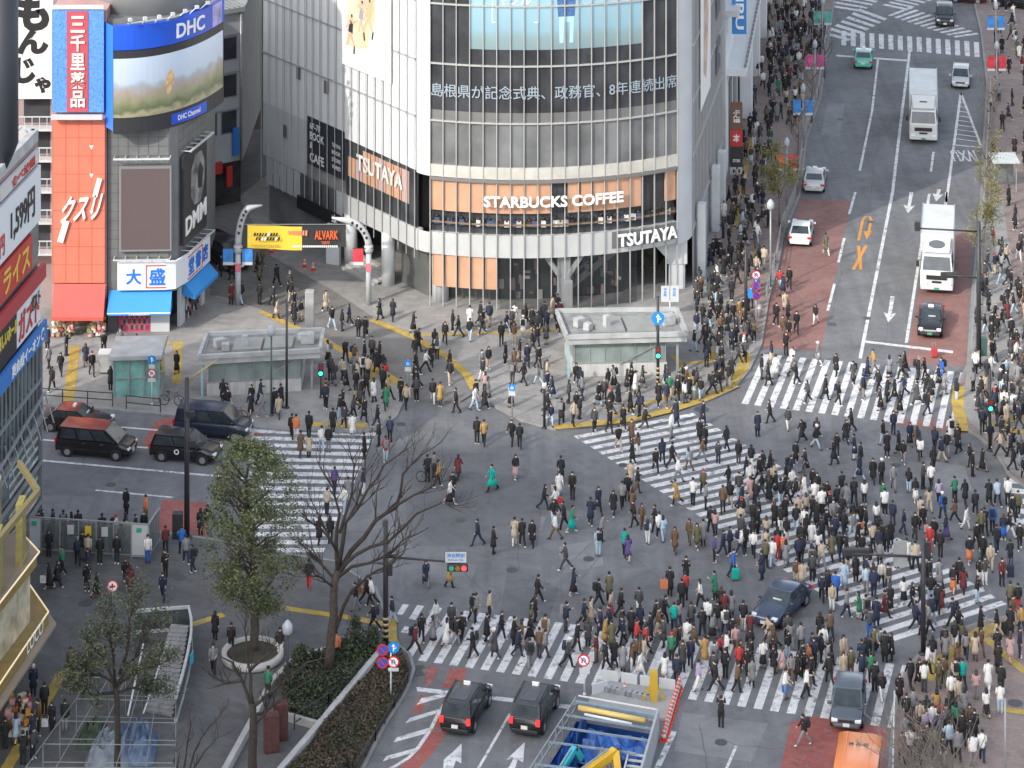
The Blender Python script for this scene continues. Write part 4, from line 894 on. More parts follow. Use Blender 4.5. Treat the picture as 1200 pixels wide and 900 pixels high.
mb.build('canopy_rail', STEEL, ls)
mb = MB()
for i in range(9): mb.bar(kf(.4, 1.0+i*.6, .09), kf(6, 1.0+i*.6, .09), .02, .22)
mb.build('glass_reflection', mat('reflection_pale', (.42, .43, .41), .4, noise=.4, scale=1.5), ls)  # pale bars paint the striped reflections onto the glass
mb = MB(); mb.tube([(-29.7, 163.5, 23.2), (-29.7, 163.5, 24.2), (-29.7, 163.5, 24.7), (-29.7, 163.5, 36)], [.3, .75, .95, .95], 28); tw_ = mb.build('roof_column', mat('navy_column', (.025, .03, .038), .5), ls)

# ------------------------------------------------------------------ brightly lit shop with angular canopies at the plaza edge
lt_ = thing('lit_shop_building', 'yellow lit shop building with pointed canopies edging the station plaza', 'building', (-26, 148, 0))
OCH = mat('ochre_trim', (.27, .18, .055), .5, noise=.15, scale=1.5); BEI = mat('canopy_beige', (.30, .24, .17), .6, noise=.08, scale=1); LITE = mat('strip_light', (1, .80, .5), .5, emit=.45)
def wedge(tip, a, b, z0, z1, nm, m_):
    T_, A, B = Vector(tip), Vector(a), Vector(b); mb = MB(); mb.prism([(T_.x, T_.y), (A.x, A.y), (A.x-9, A.y), (B.x-9, B.y), (B.x, B.y)], z0, z1, 0, True); return mb.build(nm, m_, lt_)
MB().prism([(-27.2, 149.6), (-28.3, 138), (-38, 138), (-38, 153), (-28.2, 153)], ZP, 11.2).build('wall', mat('lit_wall', (.30, .26, .17), .6, noise=.5, scale=.6), lt_)
wedge((-24.1, 148.5), (-25.6, 139.0), (-25.6, 151.4), 3.85, 4.0, 'canopy', BEI)
wedge((-24.5, 148.4), (-26.0, 139.0), (-26.0, 151.4), 4.02, 4.6, 'fascia', OCH)
wedge((-25.0, 147.7), (-26.6, 139.4), (-26.3, 150.0), 7.4, 7.9, 'fascia', OCH)
wedge((-24.9, 147.9), (-26.5, 139.4), (-26.2, 150.1), 7.93, 8.0, 'canopy', BEI)
mb = MB(); mb.bar((-24.9, 147.5, 11.4), (-26.5, 139, 11.4), .25, .3); mb.bar((-24.9, 147.5, 11.4), (-26.5, 151, 11.4), .25, .3); mb.build('beam', mat('beam_olive', (.24, .19, .08), .5), lt_)
mb = MB(); mb.add([(-26.4, 139, 8.05), (-25.3, 147.2, 8.05), (-25.3, 147.2, 11.3), (-26.4, 139, 11.3)], [(0, 1, 2, 3)]); mb.add([(-25.3, 147.2, 8.05), (-26.6, 150.6, 8.05), (-26.6, 150.6, 11.3), (-25.3, 147.2, 11.3)], [(0, 1, 2, 3)]); mb.build('window', CLEARD, lt_)
mb = MB()
for z, t_, a_, b_ in ((8.04, (-24.9, 147.9), (-26.5, 139.4), (-26.2, 150.1)), (4.65, (-24.5, 148.4), (-26, 139.0), (-26, 151.4))):
    mb.bar((t_[0], t_[1], z), (a_[0], a_[1], z), .06, .06); mb.bar((t_[0], t_[1], z), (b_[0], b_[1], z), .06, .06)
mb.build('strip_light', LITE, lt_)
mb = MB(); 
for a_, b_ in (((-25.0, 147.4), (-26.6, 139)), ((-25.1, 147.6), (-26.6, 150.6))): mb.add([(a_[0]-.3, a_[1], 4.62), (b_[0]-.3, b_[1], 4.62), (b_[0]-.3, b_[1], 7.4), (a_[0]-.3, a_[1], 7.4)], [(0, 1, 2, 3)])
mb.build('window', mat('warm_window', (.40, .36, .26), .25, noise=.55, scale=.9, emit=.12), lt_)
mb = MB()
for x, y, z0, z1 in ((-25.7, 147.2, 4.6, 7.4), (-25.7, 146.9, 8.0, 11.2), (-26.3, 143, 4.6, 7.4), (-26.3, 143.5, 8, 11.2)): mb.box((x, y, (z0+z1)/2), (.35, 1.2, z1-z0))
mb.build('curtain', mat('curtain_yellow', (.38, .32, .10), .6, noise=.2, scale=2), lt_)
mb = MB()
for i in range(26): mb.box((-27-R.random()*2, 139.5+R.random()*8, 8.03+R.random()*.4), (.4, .5, .3+R.random()*.5), R.random(), R.randrange(4))
mb.build('shop_stock', [WPAN, BEI, mat('stock_brown', (.16, .1, .06), .7), mat('stock_pink', (.45, .28, .26), .7)], lt_)
mb = MB(); put_text(mb, 'LOCO', lambda u, v, c: Vector((-24.62-(2.6-u)*.16, 147.3-(2.6-u)*.985+.2, 4.05+v)), 2.6, .75, 0); mb.build('sign_lettering', WLET, lt_)
# ------------------------------------------------------------------ unseen tower added behind the viewpoint, sized so its shadow covers the crossing
tw = thing('shadow_tower', 'unseen plain tower added behind the viewpoint to shade the crossing', 'building', (-240, -70, 0))
e0 = Vector((-340, -64.5, 0)); e1 = Vector((-130, -39.5, 0))
MB().prism([(e0.x, e0.y), (e1.x, e1.y), (-130, -110), (-340, -130)], 0, 194).build('wall', mat('tower_grey', (.35, .37, .4), .4), tw)
# ------------------------------------------------------------------ vehicles
TYRE = mat('tyre_rubber', (.02, .02, .021), .8); RIM = mat('rim_alloy', (.42, .43, .44), .35, metal=.7)
CGL = glass_mat('car_glass', (.035, .045, .05), .05, .8, noise=.5, scale=1.2); LAMP = mat('headlight_glass', (.70, .72, .74), .15); TAILR = mat('tail_red', (.45, .02, .02), .3, emit=.15); BRAKE = mat('brake_red', (.8, .03, .03), .3, emit=1.2)
PLATE = mat('plate_white', (.62, .63, .6), .5); PLATG = mat('plate_green', (.05, .25, .12), .5); TRIM = mat('black_trim', (.02, .02, .022), .45); CHROME = mat('chrome', (.55, .56, .58), .2, metal=.9)
def paint(n, c, r=.22): return mat('paint_'+n, c, r, noise=.05, scale=.8, spec=.6)
def hull(st, W):
    """st: (x, z_bottom, z_top, width factor) rear to front"""
    mb = MB(); n = len(st); vs = []
    for x, zb, zt, k in st:
        w = W/2*k; zm = lerp(zb, zt, .55)
        vs += [(x, -w*.9, zb), (x, -w, zb+.1), (x, -w*1.0, zm), (x, -w*.93, zt-.03), (x, -w*.55, zt+.015), (x, w*.55, zt+.015), (x, w*.93, zt-.03), (x, w*1.0, zm), (x, w, zb+.1), (x, w*.9, zb)]
    K = 10; fs = []
    for i in range(n-1):
        for k in range(K): fs.append((i*K+k, i*K+(k+1) % K, (i+1)*K+(k+1) % K, (i+1)*K+k))
    fs = [f[::-1] for f in fs]
    fs += [tuple(range(K)), tuple(reversed(range((n-1)*K, n*K)))]
    fs = [f[::-1] for f in fs]
    mb.add(vs, fs, 0, True); return mb
SPEC = {  # L, W, profile (rear to front: x, top z, width factor), greenhouse (rear bottom, rear top, front top, front bottom), belt z, roof z, roof width factor
 'sedan': (4.7, 1.74, [(-2.35, .70, .86), (-2.25, .92, .95), (-1.5, .97, 1), (-.3, .95, 1), (.95, .95, 1), (1.7, .87, .98), (2.2, .76, .92), (2.35, .62, .82)], (-1.75, -1.15, .20, 1.0), .93, 1.47, .80),
 'coupe': (4.5, 1.78, [(-2.25, .66, .84), (-2.1, .93, .95), (-1.5, .98, 1), (-.3, .92, 1), (.9, .90, 1), (1.6, .82, .97), (2.1, .70, .9), (2.25, .58, .78)], (-1.95, -.85, .15, .95), .92, 1.38, .76),
 'cab': (4.4, 1.70, [(-2.2, .75, .9), (-2.14, 1.02, .97), (-1.0, 1.02, 1), (.9, 1.0, 1), (1.3, .98, 1), (1.9, .86, .97), (2.15, .74, .9), (2.2, .6, .82)], (-2.12, -1.85, .35, 1.25), 1.0, 1.73, .84),
 'van': (4.95, 1.85, [(-2.47, .8, .93), (-2.42, 1.12, .98), (-1.0, 1.12, 1), (1.2, 1.1, 1), (1.75, 1.06, 1), (2.25, .96, .96), (2.45, .8, .9), (2.47, .6, .84)], (-2.38, -2.2, .85, 1.75), 1.1, 1.92, .88),
 'suv': (4.6, 1.80, [(-2.3, .8, .92), (-2.22, 1.08, .97), (-1.0, 1.06, 1), (.8, 1.04, 1), (1.2, 1.02, 1), (1.9, .94, .97), (2.22, .82, .9), (2.3, .62, .84)], (-2.2, -1.85, .25, 1.15), 1.04, 1.72, .83),
 'hatch': (4.0, 1.68, [(-2.0, .72, .9), (-1.94, .98, .97), (-.8, .98, 1), (.9, .96, 1), (1.3, .93, 1), (1.75, .82, .96), (1.95, .7, .9), (2.0, .58, .82)], (-1.9, -1.55, .25, 1.2), .96, 1.55, .82),
}
def make_car(name, label, cat, spec, pm, group=None, roof=None, lamp=None, rail=False, plate=PLATE, brake=False, dial=False):
    L, W, pr, gh, zb, zr, rk = SPEC[spec]; t = thing(name, label, cat, group=group)
    b = hull([(x, .30 if abs(x) < L/2-.3 else .36, z, k) for x, z, k in pr], W).build('body', pm, t); b.modifiers.new('bevel', 'BEVEL').width = .04
    a0, a1, f1_, f0 = gh; w0, w1 = W/2*.95, W/2*rk
    P = [(a0, -w0, zb), (f0, -w0, zb), (f0, w0, zb), (a0, w0, zb), (a1, -w1, zr-.06), (f1_, -w1, zr-.06), (f1_, w1, zr-.06), (a1, w1, zr-.06)]
    MB().add(P, [(4, 5, 6, 7), (0, 1, 5, 4), (1, 2, 6, 5), (2, 3, 7, 6), (3, 0, 4, 7)]).build('cabin', pm, t)
    rf = MB(); xs = [a1-.04, a1+.12, lerp(a1, f1_, .5), f1_-.2, f1_+.05]; zz = [zr-.10, zr-.02, zr, zr-.02, zr-.09]; vs = []
    for x, z in zip(xs, zz): vs += [(x, -w1-.02, z-.06), (x, -w1*.72, z), (x, w1*.72, z), (x, w1+.02, z-.06)]
    rf.add(vs, [(i*4+k, (i+1)*4+k, (i+1)*4+k+1, i*4+k+1) for i in range(4) for k in range(3)], 0, True); rf.build('roof', roof or pm, t)
    def pane(A, B, C, D, mu, mv, off, nm='window', m=CGL):
        A, B, C, D = map(Vector, (A, B, C, D)); n = (B-A).cross(D-A).normalized()
        f = lambda u, v: lerp(lerp(A, B, u), lerp(D, C, u), v)+n*off
        MB().add([f(mu, mv), f(1-mu, mv), f(1-mu, 1-mv), f(mu, 1-mv)], [(0, 1, 2, 3)]).build(nm, m, t)
    pane(P[1], P[2], P[6], P[5], .05, .04, .008, 'windscreen'); pane(P[3], P[0], P[4], P[7], .08, .12, .008, 'rear_window')
    nside = 3 if spec in ('van', 'suv') else 2
    for s in (0, 1):
        A, B, C, D = (P[0], P[1], P[5], P[4]) if s == 0 else (P[2], P[3], P[7], P[6])
        A, B, C, D = map(Vector, (A, B, C, D)); n = (B-A).cross(D-A).normalized()
        for k in range(nside):
            u0, u1 = .06+k*.9/nside, .06+(k+1)*.9/nside-.03
            f = lambda u, v: lerp(lerp(A, B, u), lerp(D, C, u), v)+n*.008
            MB().add([f(u0, .08), f(u1, .08), f(u1, .9), f(u0, .9)], [(0, 1, 2, 3)]).build('window', CGL, t)
        y = (-1 if s == 0 else 1)
        for x in (-L/2+.85, L/2-.85):
            m = MB(); m.tube([(x, y*(W/2-.20), .32), (x, y*(W/2+.015), .32)], .325, 18); wh = m.build('wheel', TYRE, t)
            m = MB(); m.tube([(x, y*(W/2-.02), .32), (x, y*(W/2+.022), .32)], .20, 12); m.build('rim', RIM, wh)
        m = MB()
        for x in (-L/2+.85, L/2-.85): m.disc((x, y*(W/2+.006), .36), .40, (0, y, 0), 20)
        m.build('wheel_arch', TRIM, t)
        m = MB(); m.box((f0-.25, y*(W/2+.10), zb+.08), (.14, .2, .15)); m.build('mirror', pm, t, bevel=.03)
        m = MB(); zt = pr[-2][1]; m.box((L/2-.13, y*W*.36, zt-.05), (.26, .32, .15)); m.build('headlight', LAMP, t, bevel=.03)
        zt = pr[1][1]; tall = spec in ('cab', 'van', 'suv')
        m = MB(); m.box((-L/2+.03, y*W*.42, zt-.14+(.02 if tall else 0)), (.12, .2 if tall else .34, .3 if tall else .13)); m.build('tail_light', BRAKE if brake else TAILR, t)
        m = MB(); m.bar((-L*.12, y*(W/2+.012), zb-.14), (-L*.12+.18, y*(W/2+.012), zb-.14), .03, .03); m.bar((L*.12, y*(W/2+.012), zb-.14), (L*.12+.18, y*(W/2+.012), zb-.14), .03, .03); m.build('door_handle', CHROME, t)
        m = MB()
        for x in (-L*.17, L*.06, L*.25): m.bar((x, y*(W/2+.008), .42), (x, y*(W/2+.008), zb-.02), .012, .012)
        m.bar((-L*.36, y*(W/2+.01), zb-.03), (L*.28, y*(W/2+.01), zb-.03), .02, .03); m.build('door_seam', TRIM, t)
    m = MB(); m.box((L/2-.02, 0, .46), (.10, .34, .17)); m.build('number_plate', plate, t); m = MB(); m.box((-L/2-.0, 0, .62), (.09, .34, .17)); m.build('number_plate', plate, t)
    m = MB(); m.box((L/2-.07, 0, .64), (.16, W*.5, .13)); m.build('grille', CHROME if spec in ('van', 'sedan') else TRIM, t, bevel=.02)
    m = MB(); m.box((L/2-.08, 0, .40), (.2, W*.8, .2)); m.box((-L/2+.06, 0, .40), (.16, W*.84, .22)); m.build('bumper', TRIM if spec == 'cab' else pm, t, bevel=.05)
    m = MB(); m.box((0, 0, .25), (L*.86, W*.8, .14)); m.build('underbody', TRIM, t)
    if lamp:
        m = MB(); m.prism([(f1_-.42, -.16), (f1_-.25, -.2), (f1_-.25, .2), (f1_-.42, .16)], zr-.02, zr+.14); m.build('roof_lamp', lamp, t, bevel=.02)
    if rail:
        for y in (-1, 1): m = MB(); m.bar((a1+.1, y*w1*.93, zr+.03), (f1_-.1, y*w1*.93, zr+.03), .05, .05); m.build('roof_rail', TRIM, t)
        m = MB(); m.box((lerp(a1, f1_, .35), 0, zr+.005), (1.1, w1*1.2, .02)); m.build('roof_panel', mat('roof_panel_grey', (.06, .065, .075), .4, noise=.3, scale=4), t)
    if dial:
        for y in (-1, 1):
            m = MB(); m.disc((-.35, y*(W/2+.013), .72), .17, (0, y, 0), 18, 0, .10); m.build('door_emblem', WLET, t)
    m = MB(); m.box((f1_+.42, .1, zb+.18), (.3, .5, .05)); m.build('dashboard_papers', WPAN, t)
    return t
def put(t, x, y, x2, y2):
    """ground centre and heading taken from two ground points (towards the nose)"""
    a = gz(x, y); b = at(x2, y2); c = at(x, y); h = math.atan2(b.y-c.y, b.x-c.x)
    t.location = a; t.rotation_euler = (0, 0, h); t.matrix_basis = Matrix.Translation(a) @ Matrix.Rotation(h, 4, 'Z'); return t
def put_w(t, X, Y, h, z=0):
    t.location = (X, Y, z); t.rotation_euler = (0, 0, h); t.matrix_basis = Matrix.Translation((X, Y, z)) @ Matrix.Rotation(h, 4, 'Z'); return t
PB = paint('black', (.012, .012, .014)); PN = paint('navy', (.018, .024, .045)); PDB = paint('slate_blue', (.035, .05, .085)); PG = paint('grey_blue', (.075, .088, .105)); PW = paint('white', (.70, .71, .71)); PSV = paint('silver', (.42, .43, .44)); PTG = paint('taxi_green', (.08, .38, .30)); PR = paint("red_roof_and_reflection", (.24, .04, .025))
LMP = mat('lamp_white', (.75, .75, .72), .4)
hd_ = math.atan2(.963, .269)
for lab, X, Y in (('black tall taxi with roof panel, stopped beside the white chevron bars', -2.95, 144.5), ('black tall taxi with roof panel, stopped beside the construction pit', .63, 144.4)):
    put_w(make_car('taxi', lab, 'taxi', 'cab', PB, 'tall black taxis', roof=mat('taxi_roof', (.05, .053, .06), .3, noise=.2, scale=3), lamp=LMP, rail=True, brake=True), X+2.2*.269, Y+2.2*.963, hd_)
put(make_car('taxi', 'black tall taxi with white ring emblem on its door, waiting before the west zebra crossing', 'taxi', 'cab', PB, 'tall black taxis', lamp=LMP, plate=PLATG, dial=True), 218, 537, 318, 546)
put(make_car('minivan', 'black minivan with reddish roof waiting in the middle lane', 'van', 'van', PB, roof=PR), 113, 531, 213, 540)  # red roof colour paints a reflection on the black van
put(make_car('taxi', 'black sedan with reddish roof in the far lane behind the minivan', 'car', 'sedan', PB, roof=PR, lamp=LMP), 90, 502, 190, 510)
put(make_car('minivan', 'dark navy minivan first in line at the white stop line', 'van', 'van', PN), 250, 509, 350, 516)
put_w(make_car('sedan', 'dark blue sedan stuck among walkers on the crossing', 'car', 'sedan', PDB, lamp=None), 15.15, 157.9, math.atan2(-4.2, -2.5))
put_w(make_car('hatchback', 'grey blue car nosing off the lower zebra crossing ahead of the orange bus', 'car', 'hatch', PG), 17.6, 146.9, math.atan2(-4.2, -.75))
put(make_car('taxi', 'black sedan taxi facing the crossing ahead of a white truck', 'taxi', 'sedan', PB, roof=paint('taxi_dark', (.03, .035, .045)), lamp=LMP, plate=PLATG), 1091, 384, 1089, 404)
put(make_car('coupe', 'white coupe parked on the red lane', 'car', 'coupe', PW), 939, 279, 946, 240)
put(make_car('taxi', 'silver white sedan with roof lamp parked up the road from the white coupe', 'taxi', 'sedan', PSV, lamp=LMP), 955, 217, 962, 170)
put(make_car('taxi', 'green and silver sedan taxi waiting at the far stop line', 'taxi', 'sedan', PTG, roof=paint('taxi_pale', (.45, .52, .52)), lamp=LMP), 1012, 74, 1016, 20)
put(make_car('car', 'silver hatchback driving down by the hatched triangle', 'car', 'hatch', PSV), 1126, 98, 1120, 160)
put(make_car('suv', 'black high car crossing the far diagonal zebra', 'car', 'suv', PB, roof=paint('dark_grey', (.04, .04, .045))), 1107, 26, 1109, 60)
put(make_car('car', 'dark red car at the top of the far crossing', 'car', 'hatch', paint('dark_red', (.16, .02, .025))), 1134, 2, 1160, 4)
put(make_car('car', 'black car waiting beside the far pavement at the top corner', 'car', 'sedan', PB), 1190, 8, 1160, 4)
put(make_car('minivan', 'black minivan half hidden by the bookshop in the shopping lane', 'van', 'van', PB), 263, 308, 290, 322)
# box trucks
def make_truck(label, L):
    t = thing('box_truck', label, 'truck', group='white box trucks'); TW = paint('truck_white', (.56, .57, .56)); BX = mat('box_white', (.50, .51, .495), .45, noise=.1, scale=.9)
    m = MB(); m.box((-1.15, 0, 2.35), (L-2.5, 2.46, 2.65)); m.build('cargo_box', BX, t, bevel=.05)
    m = MB(); m.box((-1.15, 0, .9), (L-2.5, 2.2, .22)); m.bar((-L/2, -1.2, 3.69), (L/2-2.4, -1.2, 3.69), .06, .06); m.bar((-L/2, 1.2, 3.69), (L/2-2.4, 1.2, 3.69), .06, .06); m.build('box_rail', STEEL, t)
    x1 = L/2
    m = MB(); m.prism([(x1-2.3, -1.2), (x1-.1, -1.2), (x1, -1.05), (x1, 1.05), (x1-.1, 1.2), (x1-2.3, 1.2)], .55, 1.75, 0, True)
    P = [(x1-2.3, -1.2, 1.75), (x1, -1.15, 1.75), (x1, 1.15, 1.75), (x1-2.3, 1.2, 1.75), (x1-2.2, -1.1, 2.85), (x1-.42, -1.05, 2.8), (x1-.42, 1.05, 2.8), (x1-2.2, 1.1, 2.85)]
    m.add(P, [(4, 5, 6, 7), (0, 1, 5, 4), (1, 2, 6, 5), (2, 3, 7, 6), (3, 0, 4, 7)]); cab = m.build('cab', TW, t, bevel=.04)
    m = MB(); m.prism([(x1-2.2, -1.05), (x1-.9, -.85), (x1-.9, .85), (x1-2.2, 1.05)], 2.82, 2.95); m.add([(x1-.75, -.9, 2.9), (x1-.75, .9, 2.9), (x1-2.1, 1.0, 3.65), (x1-2.1, -1.0, 3.65), (x1-2.1, -1.0, 2.9), (x1-2.1, 1.0, 2.9)], [(0, 1, 2, 3), (0, 3, 4), (1, 5, 2), (3, 2, 5, 4)]); df = m.build('wind_deflector', TW, t)
    n = Vector((.75, 0, 1.35)).normalized(); c = Vector((x1-1.42, 0, 3.275)) + n*.012
    m = MB(); pts = [c+Vector((0, 1, 0))*(.62*math.cos(a))+Vector((-n.z, 0, n.x))*(.4*math.sin(a)) for a in [i*math.pi/10 for i in range(20)]]; m.add(pts, [tuple(range(20))]) if L < 10 else m.bar(c+Vector((0, -.32, 0)), c+Vector((0, .32, 0)), .1, .12); m.build('deflector_emblem', mat('emblem_grey', (.10, .11, .12), .5), df)
    def pn(A, B, C, D, off, nm, mu=.05, mv=.08):
        A, B, C, D = map(Vector, (A, B, C, D)); nn = (B-A).cross(D-A).normalized(); f = lambda u, v: lerp(lerp(A, B, u), lerp(D, C, u), v)+nn*off
        MB().add([f(mu, mv), f(1-mu, mv), f(1-mu, 1-mv), f(mu, 1-mv)], [(0, 1, 2, 3)]).build(nm, CGL, t)
    pn(P[1], P[2], P[6], P[5], .045, 'windscreen'); pn(P[0], P[1], P[5], P[4], .045, 'window', .2, .15); pn(P[2], P[3], P[7], P[6], .045, 'window', .2, .15)
    m = MB(); m.box((x1+.03, 0, 1.32), (.06, 1.5, .3)); m.box((x1+.04, 0, 1.0), (.05, .7, .14)); m.build('grille', TRIM, t)
    m = MB(); m.box((x1+.0, 0, .62), (.3, 2.35, .32)); m.build('bumper', TW, t, bevel=.04)
    for y in (-1, 1):
        m = MB(); m.box((x1+.10, y*.88, .86), (.12, .36, .17)); m.build('headlight', LAMP, t)
        m = MB(); m.box((x1-.35, y*1.38, 2.15), (.12, .22, .42)); m.bar((x1-.4, y*1.1, 2.45), (x1-.35, y*1.38, 2.4), .04, .04); m.build('mirror', TRIM, t)
        for x in (x1-1.3, -L/2+1.5, -L/2+2.6):
            m = MB(); m.tube([(x, y*.75, .48), (x, y*1.2, .48)], .48, 18); wh = m.build('wheel', TYRE, t); m = MB(); m.tube([(x, y*1.15, .48), (x, y*1.215, .48)], .27, 12); m.build('rim', RIM, wh)
    m = MB(); m.box((x1+.16, 0, .55), (.03, .36, .18)); m.build('number_plate', PLATG, t)
    return t
h = math.atan2(-9.4, -1.6); put_w(make_truck('white box truck with dark oval emblem above its cab, behind the black sedan taxi', 9.3), 31.2+.8, 206.3+4.7, h)
h = math.atan2(-10.4, -1.5); put_w(make_truck('white box truck driving uphill in the middle of the road near the silver hatchback', 10.4), 35.4+.75, 241.6+5.2, h)
# orange minibus
t = thing('minibus', 'orange minibus with black characters on its roof at the bottom edge of the road', 'bus'); OR = paint('bus_orange', (.74, .215, .045)); L = 7.0
m = MB(); m.prism([(-L/2, -.98), (-L/2+.08, -1.04), (L/2-.2, -1.04), (L/2, -.9), (L/2, .9), (L/2-.2, 1.04), (-L/2+.08, 1.04), (-L/2, .98)], .35, 2.55, 0, True); m.build('body', OR, t, bevel=.08)
m = MB(); vs = []
for x, z in ((-L/2-.02, 2.5), (-L/2+.25, 2.72), (0, 2.76), (L/2-.3, 2.72), (L/2, 2.5)): vs += [(x, -1.05, z-.1), (x, -.8, z), (x, .8, z), (x, 1.05, z-.1)]
m.add(vs, [(i*4+k, (i+1)*4+k, (i+1)*4+k+1, i*4+k+1) for i in range(4) for k in range(3)], 0, True); rf = m.build('roof', OR, t)
m = MB(); m.bar((-L/2+.3, -.62, 2.75), (L/2-.3, -.62, 2.77), .05, .03); m.bar((-L/2+.3, .62, 2.75), (L/2-.3, .62, 2.77), .05, .03); m.box((1.0, 0, 2.84), (1.4, 1.2, .16)); m.build('roof_rib', OR, rf)
m = MB()
for k, c_ in enumerate('渋谷号'): put_text(m, c_, lambda u, v, c, k=k: Vector((-L/2+1.7-v, -.52+k*.37+u, 2.785)), .30, .36, 0)
m.build('roof_lettering', BLK, rf)
m = MB(); m.box((-L/2-.01, 0, 1.95), (.03, 1.6, .8)); m.build('rear_window', CGL, t); m = MB(); m.box((L/2+.01, 0, 1.8), (.03, 1.7, 1.0)); m.build('windscreen', CGL, t)
for y in (-1, 1):
    for k in range(4): m = MB(); m.box((-L/2+1.0+k*1.55, y*1.045, 1.85), (1.35, .03, .8)); m.build('window', CGL, t)
    for x in (-2.2, 2.2): m = MB(); m.tube([(x, y*.8, .42), (x, y*1.06, .42)], .42, 18); wh = m.build('wheel', TYRE, t); m = MB(); m.tube([(x, y*1.0, .42), (x, y*1.07, .42)], .24, 12); m.build('rim', RIM, wh)
    m = MB(); m.box((-L/2-.02, y*.85, 1.2), (.05, .16, .5)); m.build('tail_light', TAILR, t)
    m = MB(); m.box((L/2+.02, y*.72, .85), (.05, .3, .2)); m.build('headlight', LAMP, t)
put_w(t, 16.72, 136.7, math.atan2(-4.2, -.85))
# bicycles
def bicycle(label, x, y, x2, y2):
    t = thing('bicycle', label, 'bicycle', group='bicycles by the kerb')
    for xx in (-.52, .52): 
        m = MB(); P = [(xx+.33*math.cos(a), 0, .34+.33*math.sin(a)) for a in [i*math.pi/10 for i in range(21)]]; m.tube(P, .025, 6, cap=False); wh = m.build('wheel', TYRE, t)
        m = MB()
        for a in range(6): m.bar((xx, 0, .34), (xx+.32*math.cos(a*1.047), 0, .34+.32*math.sin(a*1.047)), .008, .008)
        m.build('spoke', STEEL, wh)
    m = MB(); m.tube([(-.52, 0, .34), (-.12, 0, .3), (.38, 0, .85), (-.2, 0, .8), (-.12, 0, .3)], .022, 6); m.tube([(-.2, 0, .8), (-.52, 0, .34)], .015, 6); m.tube([(.52, 0, .34), (.36, 0, .98)], .02, 6); m.build('frame', DARK, t)
    m = MB(); m.tube([(.3, -.26, 1.02), (.38, 0, .98), (.3, .26, 1.02)], .015, 6); m.build('handlebar', STEEL, t)
    m = MB(); m.box((-.24, 0, .9), (.26, .14, .06)); m.build('saddle', TRIM, t, bevel=.02)
    return put(t, x, y, x2, y2)
bicycle('black bicycle standing at the kerb beside the glass lift shelter', 201, 475, 221, 476); bicycle('bicycle ridden past the nose of the navy minivan', 276, 492, 300, 495)
bicycle('bicycle ridden near the bare branches by the west zebra crossing', 503, 566, 520, 568)
# ------------------------------------------------------------------ street furniture
POLE = mat('dark_pole', (.028, .028, .032), .5, noise=.2, scale=3); GPOLE = mat('grey_pole', (.30, .31, .31), .5, metal=.3, noise=.1, scale=2); WPOLE = mat('white_pole', (.62, .63, .62), .5)
GREENP = mat('green_pole', (.04, .085, .075), .5); SBLUE = mat('road_sign_blue', (.02, .22, .62), .4); SRED = mat('road_sign_red', (.60, .03, .03), .4); SNAVY = mat('road_sign_navy', (.04, .09, .42), .4)
CONE = mat('cone_red', (.72, .07, .03), .5); CLEAR = bpy.data.materials.new('clear_panel'); CLEAR.use_nodes = True
_nt = CLEAR.node_tree; _b = _nt.nodes['Principled BSDF']; _b.inputs['Base Color'].default_value = (.16, .19, .19, 1); _b.inputs['Roughness'].default_value = .12; _b.inputs['Alpha'].default_value = .5
def V(p, z): return Vector((p.x, p.y, z))
def base_thing(name, label, cat, x, y, group=None):
    p = gz(x, y); return thing(name, label, cat, p, 0, group), p
def post(t, p, h, r, m, nm='pole', r2=None):
    mb = MB(); mb.tube([(p.x, p.y, p.z), (p.x, p.y, p.z+h)], [r, r2 or r*.8], 10); mb.lathe((p.x, p.y, p.z), [(r*2, 0), (r*2, .06), (r*1.2, .12)], 12); return mb.build(nm, m, t)
def round_sign(t, c, r, kind, n=(0, -1, .0)):
    n = Vector(n).normalized(); m = MB(); m.disc(c, r, n, 24); m.disc(c-n*.03, r, -n, 24); s_ = m.build('sign_plate', {'blue': SBLUE, 'nopark': SRED, 'uturn': SRED}[kind], t)
    side = n.cross(Vector((0, 0, 1))).normalized()*-1; up = side.cross(n)*-1; up = Vector((0, 0, 1))
    P = lambda u, v, o=.008: c+side*u*r+up*v*r+n*o
    if kind == 'blue':
        m = MB(); m.add([P(-.1, -.6), P(.1, -.6), P(.1, .2), P(.35, .2), P(0, .7), P(-.35, .2), P(-.1, .2)], [tuple(range(7))]); m.add([P(.1, -.25), P(.5, -.1), P(.5, .1), P(.1, -.05)], [(0, 1, 2, 3)]); m.build('sign_arrow', WLET, s_)
    elif kind == 'nopark':
        m = MB(); m.disc(c+n*.006, r*.78, n, 24); m.build('sign_face', SNAVY, s_); m = MB(); m.add([P(-.6, .48, .012), P(-.48, .6, .012), P(.6, -.48, .012), P(.48, -.6, .012)], [(3, 2, 1, 0)]); m.build('sign_bar', SRED, s_)
    else:
        m = MB(); m.disc(c+n*.006, r*.78, n, 24); m.build('sign_face', WLET, s_); m = MB(); m.tube([P(-.25, -.4, .014), P(-.25, .15, .014), P(0, .4, .014), P(.25, .15, .014), P(.25, -.2, .014)], r*.09, 6); m.build('sign_arrow', SNAVY, s_)
        m = MB(); m.add([P(-.6, .48, .016), P(-.48, .6, .016), P(.6, -.48, .016), P(.48, -.6, .016)], [(3, 2, 1, 0)]); m.build('sign_bar', SRED, s_)
    return s_
